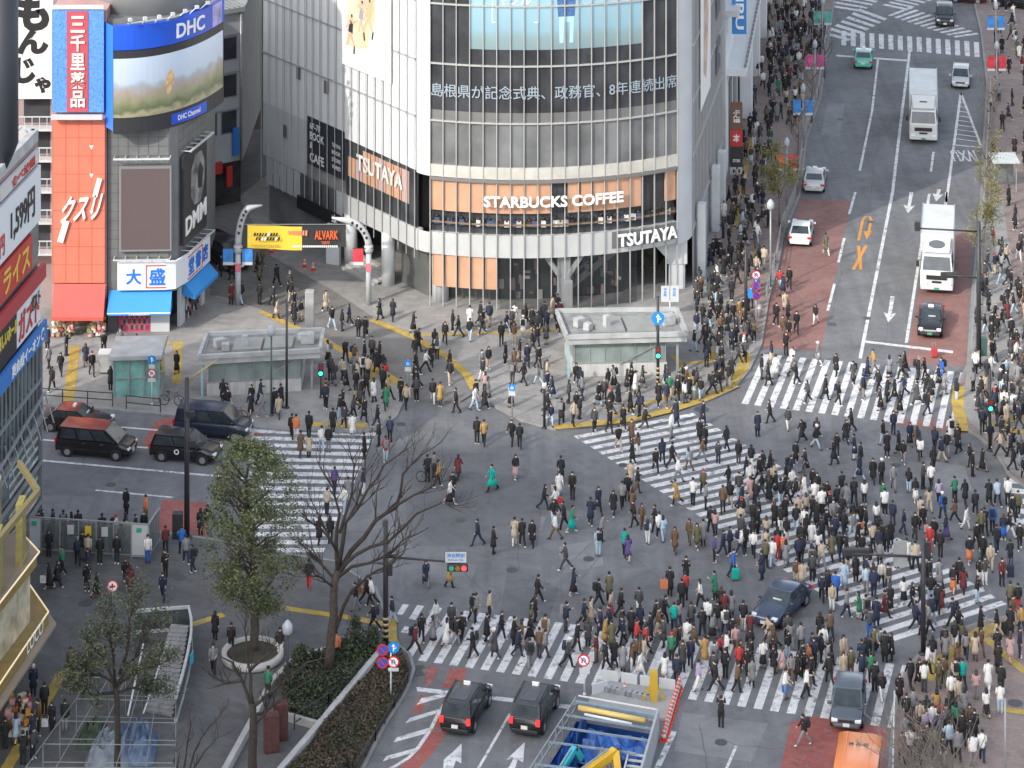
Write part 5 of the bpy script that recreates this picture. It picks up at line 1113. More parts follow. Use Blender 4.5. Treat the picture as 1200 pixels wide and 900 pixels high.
def signal(t, c, horizontal=True, lit=None, back=False, w=1.15):
    m = MB(); m.box(c, (w, .25, .4) if horizontal else (.36, .22, .85)); hs_ = m.build('signal_head', POLE, t, bevel=.05)
    lens = [mat('lens_green', (.05, .30, .22), .3, emit=.2), mat('lens_amber', (.25, .16, .03), .3), mat('lens_red', (.25, .02, .02), .3)]
    litm = {'red': mat('lit_red', (1, .04, .04), .3, emit=3), 'green': mat('lit_green', (.05, .9, .55), .3, emit=2)}
    if not back:
        n = 3 if horizontal else 2
        for k in range(n):
            q_ = c+(Vector(((k-1)*w*.3, -.135, 0)) if horizontal else Vector((0, -.12, .2-.4*k)))
            mm = (lens[k] if horizontal else (lens[2], lens[0])[k])
            if lit == 'red' and (k == 2 if horizontal else k == 0): mm = litm['red']
            if lit == 'green' and (k == 0 if horizontal else k == 1): mm = litm['green']
            m = MB(); m.disc(q_, .14, (0, -1, 0), 16); m.build('lens', mm, hs_)
    return hs_
# signal pole with the station name plate
t, p = base_thing('signal_pole', 'black striped signal pole with red light and white name plate on its arm', 'traffic light', 452, 757)
post(t, p, 6.9, .16, POLE); m = MB()
for k in range(4): m.lathe((p.x, p.y, p.z+.5+k*.32), [(.175, 0), (.175, .14)], 10)
m.build('pole_band', mat('band_tan', (.40, .30, .16), .6), t)
a = V(p, p.z+4.9); b = a+Vector((4.1, -.2, -.25)); m = MB(); m.tube([a, b], [.07, .045], 8); m.build('arm', POLE, t); signal(t, b+Vector((-.15, -.1, -.2)), True, 'red')
m = MB(); m.box(b+Vector((-.25, -.1, .35)), (1.15, .06, .55)); pl = m.build('name_plate', WPAN, t); m = MB()
put_text(m, '渋谷駅前', plane_map(b+Vector((-.75, -.14, .34)), (1, 0, 0), (0, 0, 1), (0, -1, 0)), 1.0, .24, 0); put_text(m, 'Shibuya Sta.', plane_map(b+Vector((-.7, -.14, .15)), (1, 0, 0), (0, 0, 1), (0, -1, 0)), .9, .13, 0); m.build('plate_lettering', SBLUE, pl)
m = MB(); m.box(V(p, p.z+4.2)+Vector((.25, 0, 0)), (.25, .3, .6)); m.build('control_box', POLE, t)
# tall black lamp pole by the smoking corner
t, p = base_thing('lamp_pole', 'tall black pole with box at its foot between the smoking corner and leafy tree', 'lamp post', 219, 630)
post(t, p, 9.5, .17, POLE); m = MB(); m.tube([V(p, p.z+9.3), V(p, p.z+9.6)+Vector((.9, 0, .35)), V(p, p.z+9.6)+Vector((1.8, .2, .9))], .05, 6); m.build('arm', mat('arm_brass', (.35, .28, .12), .5), t)
m = MB(); m.box(V(p, p.z+.75)+Vector((-.55, 0, 0)), (.6, .5, 1.5)); m.build('cabinet', POLE, t, bevel=.04)
m = MB(); m.box(V(p, p.z+5.6)+Vector((.3, 0, 0)), (.5, .2, .35)); m.box(V(p, p.z+7.4)+Vector((.2, -.1, 0)), (.5, .25, .3)); m.build('camera_box', POLE, t)
t, p = base_thing('lamp_pole', 'thin dark pole in front of the western station entrance', 'pole', 336, 478); post(t, p, 6.9, .09, POLE)
def lantern(label, x, y, h, m_, r=.26, group=None, flags=None, nm='street_lamp'):
    t, p = base_thing(nm, label, 'street lamp', x, y, group); post(t, p, h, .07, m_)
    m = MB(); m.lathe((p.x, p.y, p.z+h), [(.08, 0), (r, .12), (r*1.1, .5), (r*.5, .72), (.04, .8)], 14); m.build('lantern', mat('lantern_grey', (.36, .39, .42), .4), t)
    if flags:
        for s_, c_ in zip((-1, 1), flags):
            fm_ = mat('flag_'+c_, {'pink': (.50, .08, .22), 'blue': (.05, .22, .55), 'red': (.55, .04, .06), 'orange': (.5, .15, .06), 'teal': (.1, .35, .3)}[c_], .7, noise=.25, scale=2)
            m = MB(); m.bar(V(p, p.z+4.35), V(p, p.z+4.35)+Vector((s_*.85, 0, 0)), .03, .03); m.build('bracket', POLE, t)
            m = MB(); m.box(V(p, p.z+3.75)+Vector((s_*.5, 0, 0)), (.68, .03, 1.1)); m.box(V(p, p.z+3.1)+Vector((s_*.5, 0, 0)), (.68, .03, .22), 0, 1); m.build('flag', [fm_, WPAN], t)
    return t
lantern('grey lantern lamp by the west zebra crossing', 318, 487, 5.2, GREENP)
lantern('slim white lantern lamp on the uphill pavement opposite the white coupe', 903, 338, 5.8, GPOLE)
lantern('lamp with pink flags up the road on the store side', 955, 120, 4.9, GPOLE, .2, None, ('pink', 'pink'))
lantern('lamp with blue flags on the store side of the road', 941, 176, 4.9, GPOLE, .2, None, ('blue', 'blue'))
lantern('lamp with orange and red flags near the silver white taxi', 922, 244, 4.9, GPOLE, .2, None, ('orange', 'red'))
lantern('lamp with teal flags at the top crossing', 964, 66, 4.9, GPOLE, .2, None, ('teal', 'teal'))
lantern('lamp with blue flags on the far side pavement', 1167, 72, 4.9, GPOLE, .2, None, ('blue', 'blue'))
lantern('lamp with red flags on the far side pavement', 1168, 122, 4.9, GPOLE, .2, None, ('red', 'red'))
lantern('grey lamp standing by the round planter', 337, 815, 3.2, POLE)
# signs
t, p = base_thing('signal_pole', 'dark pole with round blue arrow sign before the eastern station entrance', 'traffic light', 771, 455); post(t, p, 6.2, .11, POLE); round_sign(t, V(p, p.z+4.75)+Vector((0, -.13, 0)), .44, 'blue'); signal(t, V(p, p.z+2.5)+Vector((0, -.2, 0)), False, 'green')
m = MB()
for k in range(4): m.lathe((p.x, p.y, p.z+.4+k*.3), [(.125, 0), (.125, .13)], 10)
m.build('pole_band', MATS['band_tan'], t)
t, p = base_thing('signal_pole', 'dark pole beside stacked round red and blue signs on the store side corner', 'traffic light', 874, 392); post(t, p, 6.3, .12, POLE); m = MB(); m.box(V(p, p.z+2.9)+Vector((.3, 0, 0)), (.3, .2, .6)); m.build('sign_plate', SBLUE, t)
t, p = base_thing('sign_post', 'white post with one no turn sign above two no parking signs', 'road sign', 886, 386); post(t, p, 4.1, .05, WPOLE)
round_sign(t, V(p, p.z+3.9)+Vector((0, -.08, 0)), .32, 'uturn'); round_sign(t, V(p, p.z+3.1)+Vector((0, -.08, 0)), .32, 'nopark'); round_sign(t, V(p, p.z+2.42)+Vector((0, -.08, 0)), .32, 'nopark')
t, p = base_thing('sign_post', 'white post with four round signs in the hedge bed', 'road sign', 458, 822); post(t, p, 2.9, .05, WPOLE)
round_sign(t, V(p, p.z+2.75)+Vector((-.43, -.08, 0)), .31, 'nopark'); round_sign(t, V(p, p.z+2.82)+Vector((.14, -.08, .05)), .31, 'blue'); round_sign(t, V(p, p.z+2.08)+Vector((-.43, -.08, 0)), .31, 'nopark'); round_sign(t, V(p, p.z+2.15)+Vector((.14, -.1, -.02)), .31, 'uturn')
m = MB(); m.box(V(p, p.z+1.72)+Vector((.14, -.08, 0)), (.55, .03, .17)); m.build('sign_plate', WPAN, t)
t, p = base_thing('sign_post', 'white post with a single no turn sign at the construction barrier', 'road sign', 685, 814); post(t, p, 1.8, .05, WPOLE); round_sign(t, V(p, p.z+1.85)+Vector((-.05, -.08, 0)), .33, 'uturn'); m = MB(); m.box(V(p, p.z+1.3)+Vector((0, -.08, 0)), (.55, .03, .3)); m.build('sign_plate', WPAN, t)
t, p = base_thing('sign_post', 'post with blue arrow and no turn signs beside the glass lift shelter', 'road sign', 178, 474); post(t, p, 3.2, .05, WPOLE); round_sign(t, V(p, p.z+3.0)+Vector((0, -.08, 0)), .28, 'blue'); round_sign(t, V(p, p.z+2.1)+Vector((0, -.08, 0)), .27, 'uturn'); m = MB(); m.box(V(p, p.z+2.55)+Vector((0, -.08, 0)), (.4, .03, .25)); m.box(V(p, p.z+1.65)+Vector((0, -.08, 0)), (.5, .03, .22)); m.build('sign_plate', WPAN, t)
for x, y, lab in ((478, 463, 'small blue wheelchair sign in the lane mouth between yellow strips'), (600, 492, 'small blue wheelchair sign at the plaza kerb')):
    t, p = base_thing('sign_post', lab, 'sign', x, y); post(t, p, 2.4, .04, GPOLE); m = MB(); m.box(V(p, p.z+2.15)+Vector((0, -.06, 0)), (.42, .03, .42)); s_ = m.build('sign_plate', SBLUE, t); m = MB(); m.disc(V(p, p.z+2.12)+Vector((0, -.08, 0)), .1, (0, -1, 0), 14, 0, .06); m.bar(V(p, p.z+2.12)+Vector((0, -.08, 0)), V(p, p.z+2.3)+Vector((-.02, -.08, 0)), .01, .05); m.build('sign_symbol', WLET, s_); m = MB(); m.box(V(p, p.z+1.75)+Vector((0, -.06, 0)), (.42, .03, .28)); m.build('sign_plate', WPAN, t)
t, p = base_thing('notice_board', 'white two panel notice board behind the eastern station entrance', 'notice board', 785, 372); post(t, p, 1.2, .05, WPOLE)
for dx in (-.33, .33): m = MB(); m.box(V(p, p.z+1.7)+Vector((dx, 0, 0)), (.6, .06, 1.15)); b_ = m.build('notice_panel', WPAN, t); m = MB(); put_text(m, '渋谷駅', plane_map(V(p, p.z+1.5)+Vector((dx-.13, -.04, 0)), (1, 0, 0), (0, 0, 1), (0, -1, 0)), .24, .65, 0, 0, True); m.build('notice_lettering', SBLUE, b_)
t, p = base_thing('signal_pole', 'low green walk signal at the corner of the western station entrance', 'traffic light', 376, 466); post(t, p, 2.0, .06, POLE); signal(t, V(p, p.z+1.9)+Vector((0, -.12, 0)), False, 'green')
t, p = base_thing('utility_pole', 'dark utility pole with cross arms and signals beside the second truck', 'utility pole', 1147, 428); post(t, p, 9.9, .17, POLE)
for z, x1 in ((9.2, -4.2), (6.0, -2.2)): a = V(p, p.z+z); b = a+Vector((x1, .2, .15)); m = MB(); m.tube([a, b], .06, 6); m.build('arm', POLE, t)
signal(t, V(p, p.z+6.1)+Vector((-2.0, .3, 0)), True, None, True); m = MB(); m.box(V(p, p.z+6.9)+Vector((-4.2, .2, 2.6)), (.35, .3, .6)); m.build('camera_box', POLE, t)
m = MB(); m.box(V(p, p.z+1.3)+Vector((.35, 0, 0)), (.4, .4, 1.2)); m.build('control_box', GREENP, t)
t, p = base_thing('signal_pole', 'dark signal pole with long arm on the crowded south east kerb', 'traffic light', 1082, 766); post(t, p, 6.3, .14, POLE)
a = V(p, p.z+5.3); b = a+Vector((-3.9, -.1, .2)); m = MB(); m.tube([a+Vector((.5, 0, -.05)), b], .06, 6); m.build('arm', POLE, t); signal(t, b+Vector((.2, .1, .05)), True, None, True, 1.5); m = MB(); m.box(a+Vector((-1.25, .1, .1)), (.75, .1, 1.4)); m.build('sign_plate', GPOLE, t); m = MB(); m.box(a+Vector((.25, .1, .3)), (.35, .2, .9)); m.build('signal_head', POLE, t)
t, p = base_thing('signal_pole', 'banded pole among walkers at the north east kerb', 'traffic light', 1160, 528); post(t, p, 5.2, .11, POLE); signal(t, V(p, p.z+3.0)+Vector((0, -.2, 0)), False, 'green')
t, p = base_thing('lamp_pole', 'slim grey pole on brown paving at the bottom corner', 'lamp post', 1178, 930); post(t, p, 4.7, .06, GPOLE)
t, p = base_thing('lamp_pole', 'spotted post on the plaza kerb near the middle', 'pole', 638, 502); post(t, p, 4.4, .09, POLE)
m = MB(); m.lathe((p.x, p.y, p.z+2.6), [(.14, 0), (.16, .2), (.14, .4)], 10); m.build('camera_box', WPAN, t)
def bollard(lab, x, y, h=.85): t, p = base_thing('bollard', lab, 'bollard', x, y, 'grey bollards on the plaza'); m = MB(); m.lathe((p.x, p.y, p.z), [(.17, 0), (.17, h), (.12, h+.06)], 12); m.build('shaft', GPOLE, t); m = MB(); m.lathe((p.x, p.y, p.z+h*.75), [(.176, 0), (.176, .12)], 12); m.build('band', WPAN, t)
bollard('grey bollard beside the banded post on the plaza kerb', 640, 501); bollard('grey bollard near the north tip of the diagonal zebra', 813, 468); bollard('grey bollard between the two upper zebra crossings', 823, 466); bollard('grey bollard by the no parking signs', 890, 372)

# ------------------------------------------------------------------ entrance arch with banner
t = thing('lane_gate', 'pair of hooked white arch posts carrying a yellow and black banner over the shopping lane', 'gate', at(350, 355, ZP))
pa, pb = at(279, 357, ZP), at(432, 357, ZP)
for p, s_, xo in ((pa, 1, 0), (pb, -1, 0)):
    m = MB(); m.tube([V(p, ZP), V(p, 4.2)], .2, 14); m.lathe((p.x, p.y, 3.9), [(.24, 0), (.33, .15), (.33, .5), (.24, .6)], 14); m.build('post', mat('arch_white', (.42, .43, .43), .5, noise=.06, scale=2), t)
    m = MB(); P = [V(p, 4.3)+Vector((s_*.95*(1-math.cos(a)) if s_ > 0 else -1.9*(1-math.cos(a)), 0, (2.9 if s_ > 0 else 2.0)*math.sin(a))) for a in [i*math.pi/2/8 for i in range(9)]]; P.append(P[-1]+Vector((s_*.8, 0, .15))); m.tube(P, [.25]*8+[.19, .05], 12); ar = m.build('arch', MATS['arch_white'], t)
    m = MB()
    for k in range(5): q_ = P[2+k]; m.box(q_+Vector((0, -.26, 0)), (.16, .02, .2))
    m.build('arch_letter', BLK, ar)
    m = MB(); m.box(V(p, 2.9)+Vector((0, -.24, 0)), (.36, .05, .6)); m.build('sign_plate', mat('plate_pink', (.6, .15, .18), .5), t)
m = MB(); x0, x1, Y0 = at(291, 355).x, at(406, 355).x, pa.y-.1; N = 18
for i in range(N):
    a, b = i/N, (i+1)/N; f = lambda s_: (lerp(x0, x1, s_), Y0+.12*math.sin(s_*9), 4.25-.3*math.sin(s_*3.14)*.5+.1*s_)
    A, B = f(a), f(b); m.add([(A[0], A[1], A[2]+.0), (B[0], B[1], B[2]), (B[0], B[1]+.05, B[2]+1.7), (A[0], A[1]+.05, A[2]+1.7)], [(0, 1, 2, 3)], 0 if i < 10 else 1)
bn = m.build('banner', [YEL, mat('banner_black', (.03, .03, .03), .6)], t)
m = MB(); rq = random.Random(2)
for r_ in range(2):
    for k in range(9): xx = x0+.45+r_*.15+k*.2; zz = 5.2-r_*.32; m.add([(xx, Y0-.17, zz), (xx+.09+rq.random()*.09, Y0-.17, zz), (xx+.2, Y0-.17, zz+.24), (xx+.08, Y0-.17, zz+.2+rq.random()*.06)], [(0, 1, 2, 3)], rq.choice((0, 0, 1)))
for k in range(16): xx = x0+.3+k*.13; m.add([(xx, Y0-.17, 4.45), (xx+.09, Y0-.17, 4.45), (xx+.1, Y0-.17, 4.58), (xx+.01, Y0-.17, 4.58)], [(0, 1, 2, 3)], 2)
for k in range(22): xx = x0+3.3+k*.15; m.add([(xx, Y0-.17, 4.38), (xx+.11, Y0-.17, 4.38), (xx+.12, Y0-.17, 4.52), (xx+.01, Y0-.17, 4.52)], [(0, 1, 2, 3)], 1)
for k in range(7): xx = x0+2.95+k*.21; m.add([(xx, Y0-.17, 5.35-k*.02), (xx+.15, Y0-.17, 5.35-k*.02), (xx+.16, Y0-.17, 5.62), (xx+.03, Y0-.17, 5.6)], [(0, 1, 2, 3)], 3)
m.build('banner_lettering', [BLK, WLET, mat('banner_ochre', (.45, .28, .03), .6), mat('banner_salmon', (.70, .25, .15), .6)], bn)
m = MB(); put_text(m, 'ALVARK', plane_map((x0+4.9, Y0-.16, 4.95), (1, 0, 0), (0, 0, 1), (0, -1, 0)), 1.7, .65, 0); put_text(m, 'TOKYO', plane_map((x0+5.4, Y0-.16, 4.6), (1, 0, 0), (0, 0, 1), (0, -1, 0)), .6, .22, 0); m.build('banner_lettering', mat('letter_orange', (.75, .12, .03), .5), bn)
m = MB(); m.bar((pa.x, Y0, 6.0), (pb.x, Y0, 6.0), .04, .04); m.build('cable', STEEL, t)
for lab, x, y, c_, sd in (('pair of blue flags on the left arch post', 279, 357, 'blue', (-.7, .7)), ('white and red flag hung by the right arch post', 432, 357, 'red', (-.75,))):
    p = at(x, y, ZP); t = thing('flag', lab, 'flag', V(p, 3.6))
    for s_ in sd: m = MB(); m.box(V(p, 4.0)+Vector((s_, -.25, -.2)), (.75, .03, .95)); m.box(V(p, 4.0)+Vector((s_, -.25, -.8)), (.75, .03, .22), 0, 1); m.build('flag_cloth', [MATS['flag_'+c_], WPAN], t)
    m = MB(); m.bar(V(p, 4.3)+Vector((min(sd)-.4, -.25, 0)), V(p, 4.3)+Vector((max(max(sd)+.4, .3), -.25, 0)), .04, .04); m.build('flag_rod', POLE, t)
def cone(lab, x, y, group, z=None):
    t, p = base_thing('traffic_cone', lab, 'traffic cone', x, y, group)
    m = MB(); m.box((p.x, p.y, p.z+.02), (.38, .38, .04)); m.build('base', CONE, t)
    m = MB(); m.lathe((p.x, p.y, p.z+.04), [(.15, 0), (.035, .66)], 12); m.build('body', CONE, t); m = MB(); m.lathe((p.x, p.y, p.z+.04), [(.128, .15), (.098, .32)], 12); m.lathe((p.x, p.y, p.z+.04), [(.083, .42), (.063, .54)], 12); m.build('band', WPAN, t)
for i, (x, y) in enumerate(((318, 296), (325, 293), (357, 313), (367, 317))): cone(('red cone deepest in the shopping lane', 'red cone beside the deepest cone of the lane', 'red cone in the lane before the white gate pillar', 'red cone nearest the lane gate pillar')[i], x, y, 'red cones in the lane')

# ------------------------------------------------------------------ station entrances on the plaza
ROOFW = mat('roof_white_grey', (.37, .38, .375), .6, noise=.2, scale=1); DECK = mat('roof_deck_grey', (.22, .22, .21), .8, noise=.25, scale=1.5)
def entrance(label, fl, fr, br, bl, h, gap=.0):
    c = (Vector(fl)+Vector(fr)+Vector(br)+Vector(bl))/4
    t = thing('station_entrance', label, 'station entrance', (c.x, c.y, ZP))
    F_ = [Vector((p[0], p[1], 0)) for p in (fl, fr, br, bl)]
    m = MB(); m.prism([(p.x, p.y) for p in F_], ZP+h-.55, ZP+h-.15, 0, True); m.build('roof_slab', ROOFW, t)
    m = MB()
    for i in range(4): a, b = F_[i], F_[(i+1) % 4]; m.bar((a.x, a.y, ZP+h-.02), (b.x, b.y, ZP+h-.02), .22, .28)
    m.build('parapet', ROOFW, t)
    ins = [lerp(p, c.xy.to_3d(), .05) for p in F_]; m = MB(); m.sheet([(p.x, p.y) for p in ins], ZP+h-.14); m.build('roof_deck', DECK, t)
    f = lambda u, v: lerp(lerp(F_[0], F_[1], u), lerp(F_[3], F_[2], u), v)
    rr = random.Random(int(fl[0]*10))
    for u, v, w_, d_, hh in ((.14, .45, .7, .5, .6), (.2, .3, .5, .5, .5), (.36, .35, .4, .4, .9), (.88, .45, .9, .6, .7), (.83, .6, .5, .4, .5)): q_ = f(u, v); m = MB(); m.box((q_.x, q_.y, ZP+h-.12+hh/2), (w_, d_, hh), rr.random()); m.build('roof_unit', [mat('unit_grey', (.36, .37, .37), .6, noise=.2, scale=3), ROOFW][rr.randrange(2)], t, bevel=.03)
    for u0, u1 in ((.26, .5), (.52, .76)):
        q0, q1, q2, q3 = f(u0, .2), f(u1, .2), f(u1, .72), f(u0, .72); m = MB(); m.prism([(q_.x, q_.y) for q_ in (q0, q1, q2, q3)], ZP+h-.13, ZP+h+.05); m.build('skylight', mat('skylight_grey', (.27, .28, .265), .4, noise=.15, scale=1), t)
    B = [f(.06, .08), f(.84, .08), f(.84, .92), f(.06, .92)]
    m = MB(); m.prism([(p.x, p.y) for p in B], ZP, ZP+.85); m.build('tiled_base', ground_mat('white_tile', (.52, .52, .50), .05, .03, brick=(.25, .25, 0), brick_amt=.1) if 'white_tile' not in MATS else MATS['white_tile'], t)
    G = [f(.07, .1), f(.83, .1), f(.83, .9), f(.07, .9)]
    m = MB(); m.prism([(p.x, p.y) for p in G], ZP+.85, ZP+h-.56); m.build('glazing', glass_mat('entrance_glass', (.20, .235, .225), .1, .5, noise=.3, scale=.8), t)
    m = MB(); 
    for i in range(7): q_ = lerp(G[0], G[1], i/6); m.bar((q_.x, q_.y-.02, ZP+.85), (q_.x, q_.y-.02, ZP+h-.55), .05, .05)
    m.bar((G[0].x, G[0].y-.05, ZP+.9), (G[1].x, G[1].y-.05, ZP+.9), .1, .08); m.bar((G[0].x+3, G[0].y-.04, ZP+.9), (G[1].x, G[1].y-.04, ZP+h-.6), .05, .05); m.build('glazing_frame', GPOLE, t)
    for u in (.02, .93): q_ = f(u, .1); m = MB(); m.bar((q_.x, q_.y, ZP), (q_.x, q_.y, ZP+h-.5), .16, .16); m.build('column', mat('column_teal', (.25, .42, .46), .5) if u < .5 else GPOLE, t)
    return t
entrance('flat roofed glass station entrance east, below the coffee shop front', (3.75, 190.6, 0), (11.9, 191.2, 0), (11.5, 195.7, 0), (3.1, 195.4, 0), 2.9)
entrance('flat roofed glass station entrance west, near the bookshop', (-20.9, 187.4, 0), (-12.9, 188.6, 0), (-12.9, 192.2, 0), (-20.8, 191.4, 0), 2.8)
for lab, x, y in (('grey concrete vent pillar behind the western station entrance roof', 363, 425), ('grey concrete vent pillar behind the eastern station entrance', 666, 375)):
    p = at(x, y, ZP); m = MB(); m.box((p.x, p.y, 2.6 if y > 400 else 1.5), (.62, .6, 5.0 if y > 400 else 2.8)); tag(m.build('vent_pillar', CONC, None, bevel=.05), lab, 'pillar')
# lift shelter
t = thing('lift_shelter', 'small pale roofed lift shelter with green glass walls at the west kerb', 'lift shelter', (-25, 188.5, ZP))
m = MB(); m.prism([(-26.5, 186.8), (-23.5, 187.0), (-23.5, 190), (-26.5, 189.8)], ZP+.35, 2.95); m.build('glass_wall', glass_mat('shelter_glass', (.16, .34, .31), .08, .6, noise=.4, scale=.9), t)
m = MB(); m.prism([(-26.6, 186.7), (-23.4, 186.9), (-23.4, 190.1), (-26.6, 189.9)], ZP, ZP+.35); m.build('plinth', CONC, t)
m = MB(); m.prism([(-26.8, 186.5), (-23.3, 186.7), (-23.3, 190.2), (-26.8, 190)], 2.97, 3.3, 0, True); m.build('roof', ROOFW, t, bevel=.04)
m = MB()
for x in (-26.5, -25.5, -24.5, -23.5): m.bar((x, 186.78+(x+26.5)*.066, ZP+.3), (x, 186.78+(x+26.5)*.066, 2.97), .09, .09)
m.bar((-26.5, 186.75, 1.7), (-23.5, 186.95, 1.7), .06, .06); m.build('frame', GPOLE, t)
t, p = base_thing('white_kiosk', 'white cabinet beside the green glass lift shelter', 'cabinet', 126, 436); m = MB(); m.box((p.x, p.y, p.z+.7), (1.1, .8, 1.2)); m.build('body', ROOFW, t, bevel=.06); m = MB(); m.box((p.x, p.y, p.z+1.38), (1.2, .9, .12)); m.build('lid', WPAN, t)
# railings
def railing(label, pts, h=1.0, m_=POLE, z=None, bars=2, step=1.6, cat='railing'):
    P = [gz(*q_) for q_ in pts]; t = thing('guard_rail', label, cat, P[0])
    for a, b in zip(P, P[1:]):
        L = (b-a).length; n = max(1, round(L/step))
        for i in range(n+1): q_ = lerp(a, b, i/n); m = MB(); m.bar(q_, q_+Vector((0, 0, h)), .06, .06); m.build('post', m_, t)
        m = MB()
        for k in range(bars): zz = h*(k+1)/bars-.03; m.bar(a+Vector((0, 0, zz)), b+Vector((0, 0, zz)), .045, .05)
        m.build('rail', m_, t)
railing('dark guard rail along the kerb below the drugstore', [(44, 470), (132, 476)], .9); railing('dark guard rail beside the lift shelter', [(148, 479), (188, 483)], .9); railing('dark guard rail west of the navy minivan', [(212, 484), (256, 488)], .9)
railing('grey guard fence along the store side kerb uphill', [(898, 352), (909, 312), (916, 272), (934, 228), (942, 164), (959, 112), (969, 40)], 1.0, GPOLE, bars=3, step=2.2)
railing('pale guard fence along the east kerb beside the trucks', [(1138, 425), (1144, 342), (1154, 230), (1157, 176), (1161, 102)], 1.0, GPOLE, bars=3, step=2.2)
railing('white guard fence on the bottom right kerb beside the orange minibus', [(1048, 832), (1046, 930)], 1.0, WPOLE, bars=2, step=1.2)
t, p = base_thing('bus_shelter', 'small pale roofed shelter on the pavement beside the hatched triangle', 'shelter', 1178, 225)
for dx in (-.9, .9): m = MB(); m.bar(V(p, p.z)+Vector((dx, 0, 0)), V(p, 2.6)+Vector((dx, 0, 0)), .08, .08); m.build('post', GPOLE, t)
m = MB(); m.box((p.x, p.y+.6, 2.7), (2.2, 2.6, .1)); m.build('roof', mat('shelter_roof', (.42, .44, .42), .4, noise=.15, scale=2), t); m = MB(); m.box((p.x, p.y+1.5, 1.4), (1.9, .05, 1.8)); m.build('back_panel', CLEAR, t)
# smoking corner
t = thing('smoking_enclosure', 'glass panelled smoking enclosure with white end panels full of people', 'enclosure', at(110, 650, ZP))
pts = [at(34, 646, ZP), at(48, 647.5, ZP), at(70, 648.8, ZP), at(92, 650.3, ZP), at(113, 651.6, ZP), at(133, 653, ZP), at(154, 654.4, ZP), at(174, 655.8, ZP), at(180, 646, ZP), at(187, 636, ZP)]
for i, (a, b) in enumerate(zip(pts, pts[1:])):
    solid = i in (0, 6)
    m = MB(); m.bar(lerp(a, b, .04)+Vector((0, 0, 1.1)), lerp(a, b, .96)+Vector((0, 0, 1.1)), .05, 1.7 if not solid else 1.95); m.build('panel', WPAN if solid else CLEAR, t)
    m = MB(); m.bar(a+Vector((0, 0, 2.05)), b+Vector((0, 0, 2.05)), .09, .07); m.bar(a+Vector((0, 0, .2)), b+Vector((0, 0, .2)), .08, .08); m.bar(a, a+Vector((0, 0, 2.05)), .08, .08); m.build('frame', GPOLE, t)
    if solid: c = lerp(a, b, .45)+Vector((0, -.05, 1.7)); m = MB(); m.box(c, (.3, .03, .26)); m.build('notice', mat('notice_green', (.03, .35, .22), .5), t)
for x, y, c_ in ((103.5, 651, YEL), (83, 649.7, WPAN), (123, 652.3, WPAN)): c = at(x, y, ZP)+Vector((0, -.1, 1.5)); m = MB(); m.box(c, (.38, .03, .55)); m.build('poster', c_, t)

# ------------------------------------------------------------------ construction pit in the front road
t = thing('construction_pit', 'fenced construction pit with blue sheets, steel beams and grey side wall in the front road', 'construction site', at(700, 860))
cC, cB, cA, cD = PIT
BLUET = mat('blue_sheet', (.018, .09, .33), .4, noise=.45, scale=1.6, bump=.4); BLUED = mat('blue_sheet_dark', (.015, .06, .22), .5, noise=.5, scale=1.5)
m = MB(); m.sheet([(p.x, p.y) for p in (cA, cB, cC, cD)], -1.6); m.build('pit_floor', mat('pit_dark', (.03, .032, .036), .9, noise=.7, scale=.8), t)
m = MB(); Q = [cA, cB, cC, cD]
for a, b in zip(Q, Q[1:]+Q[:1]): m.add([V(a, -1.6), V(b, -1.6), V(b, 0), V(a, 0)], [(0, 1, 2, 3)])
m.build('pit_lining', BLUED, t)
cf = lambda u, v, z=0: V(lerp(lerp(cA, cB, u), lerp(cD, cC, u), v), z)
rr = random.Random(5)
def sheet_heap(u0, u1, v0, v1, zf, mt, nm, n=9):
    m = MB(); vs = [cf(lerp(u0, u1, i/n), lerp(v0, v1, j/n), -.75+1.3*zf(i/n, j/n)*(0.5+rr.random())) for j in range(n+1) for i in range(n+1)]
    m.add(vs, [(j*(n+1)+i, j*(n+1)+i+1, (j+1)*(n+1)+i+1, (j+1)*(n+1)+i) for j in range(n) for i in range(n)], 0, False); m.build(nm, mt, t)
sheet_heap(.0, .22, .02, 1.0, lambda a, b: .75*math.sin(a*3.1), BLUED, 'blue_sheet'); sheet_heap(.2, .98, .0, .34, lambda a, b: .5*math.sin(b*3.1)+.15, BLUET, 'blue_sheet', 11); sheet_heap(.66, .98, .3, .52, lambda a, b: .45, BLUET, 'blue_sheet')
sheet_heap(.04, .16, .2, .7, lambda a, b: .9*math.sin(a*3.1), BLUET, 'blue_sheet'); sheet_heap(.36, .62, .16, .40, lambda a, b: .7*math.sin(a*3.1)*math.sin(b*3.1), mat('pale_rubble', (.30, .27, .25), .9, noise=.4, scale=4), 'rubble_bag'); sheet_heap(.3, .62, .42, .62, lambda a, b: .35, mat('black_sheet', (.02, .022, .025), .5, noise=.5, scale=4), 'black_sheet')
for k, (v, z) in enumerate(((.0, .95), (.13, .85), (.26, .8), (.42, .75), (.66, .7))):
    m = MB(); a, b = cf(-.05, v, z), cf(.97 if k < 3 else .86, v, z); m.bar(a, b, .16 if k == 0 else .08, .2 if k == 0 else .09); m.build('beam', mat('pale_steel', (.24, .31, .36), .5, metal=.2, noise=.15, scale=3), t)
m = MB(); m.bar(cf(.0, -.03, 1.2), cf(.97, -.03, 1.2), .05, .06); m.bar(cf(0, -.03, .6), cf(.97, -.03, .6), .05, .06); m.build('hand_rail', WPOLE, t)
for i in range(9):
    v = -.02+i*.12; m = MB(); m.bar(cf(-.03, v, 0), cf(-.03, v, 1.15), .05, .05); m.bar(cf(-.03, v, .5), cf(.03, v+.05, 1.1), .035, .035); m.build('scaffold_post', STEEL, t)
for z in (.6, 1.1): m = MB(); m.bar(cf(-.03, -.02, z), cf(-.03, 1, z), .05, .05); m.build('scaffold_rail', STEEL, t)
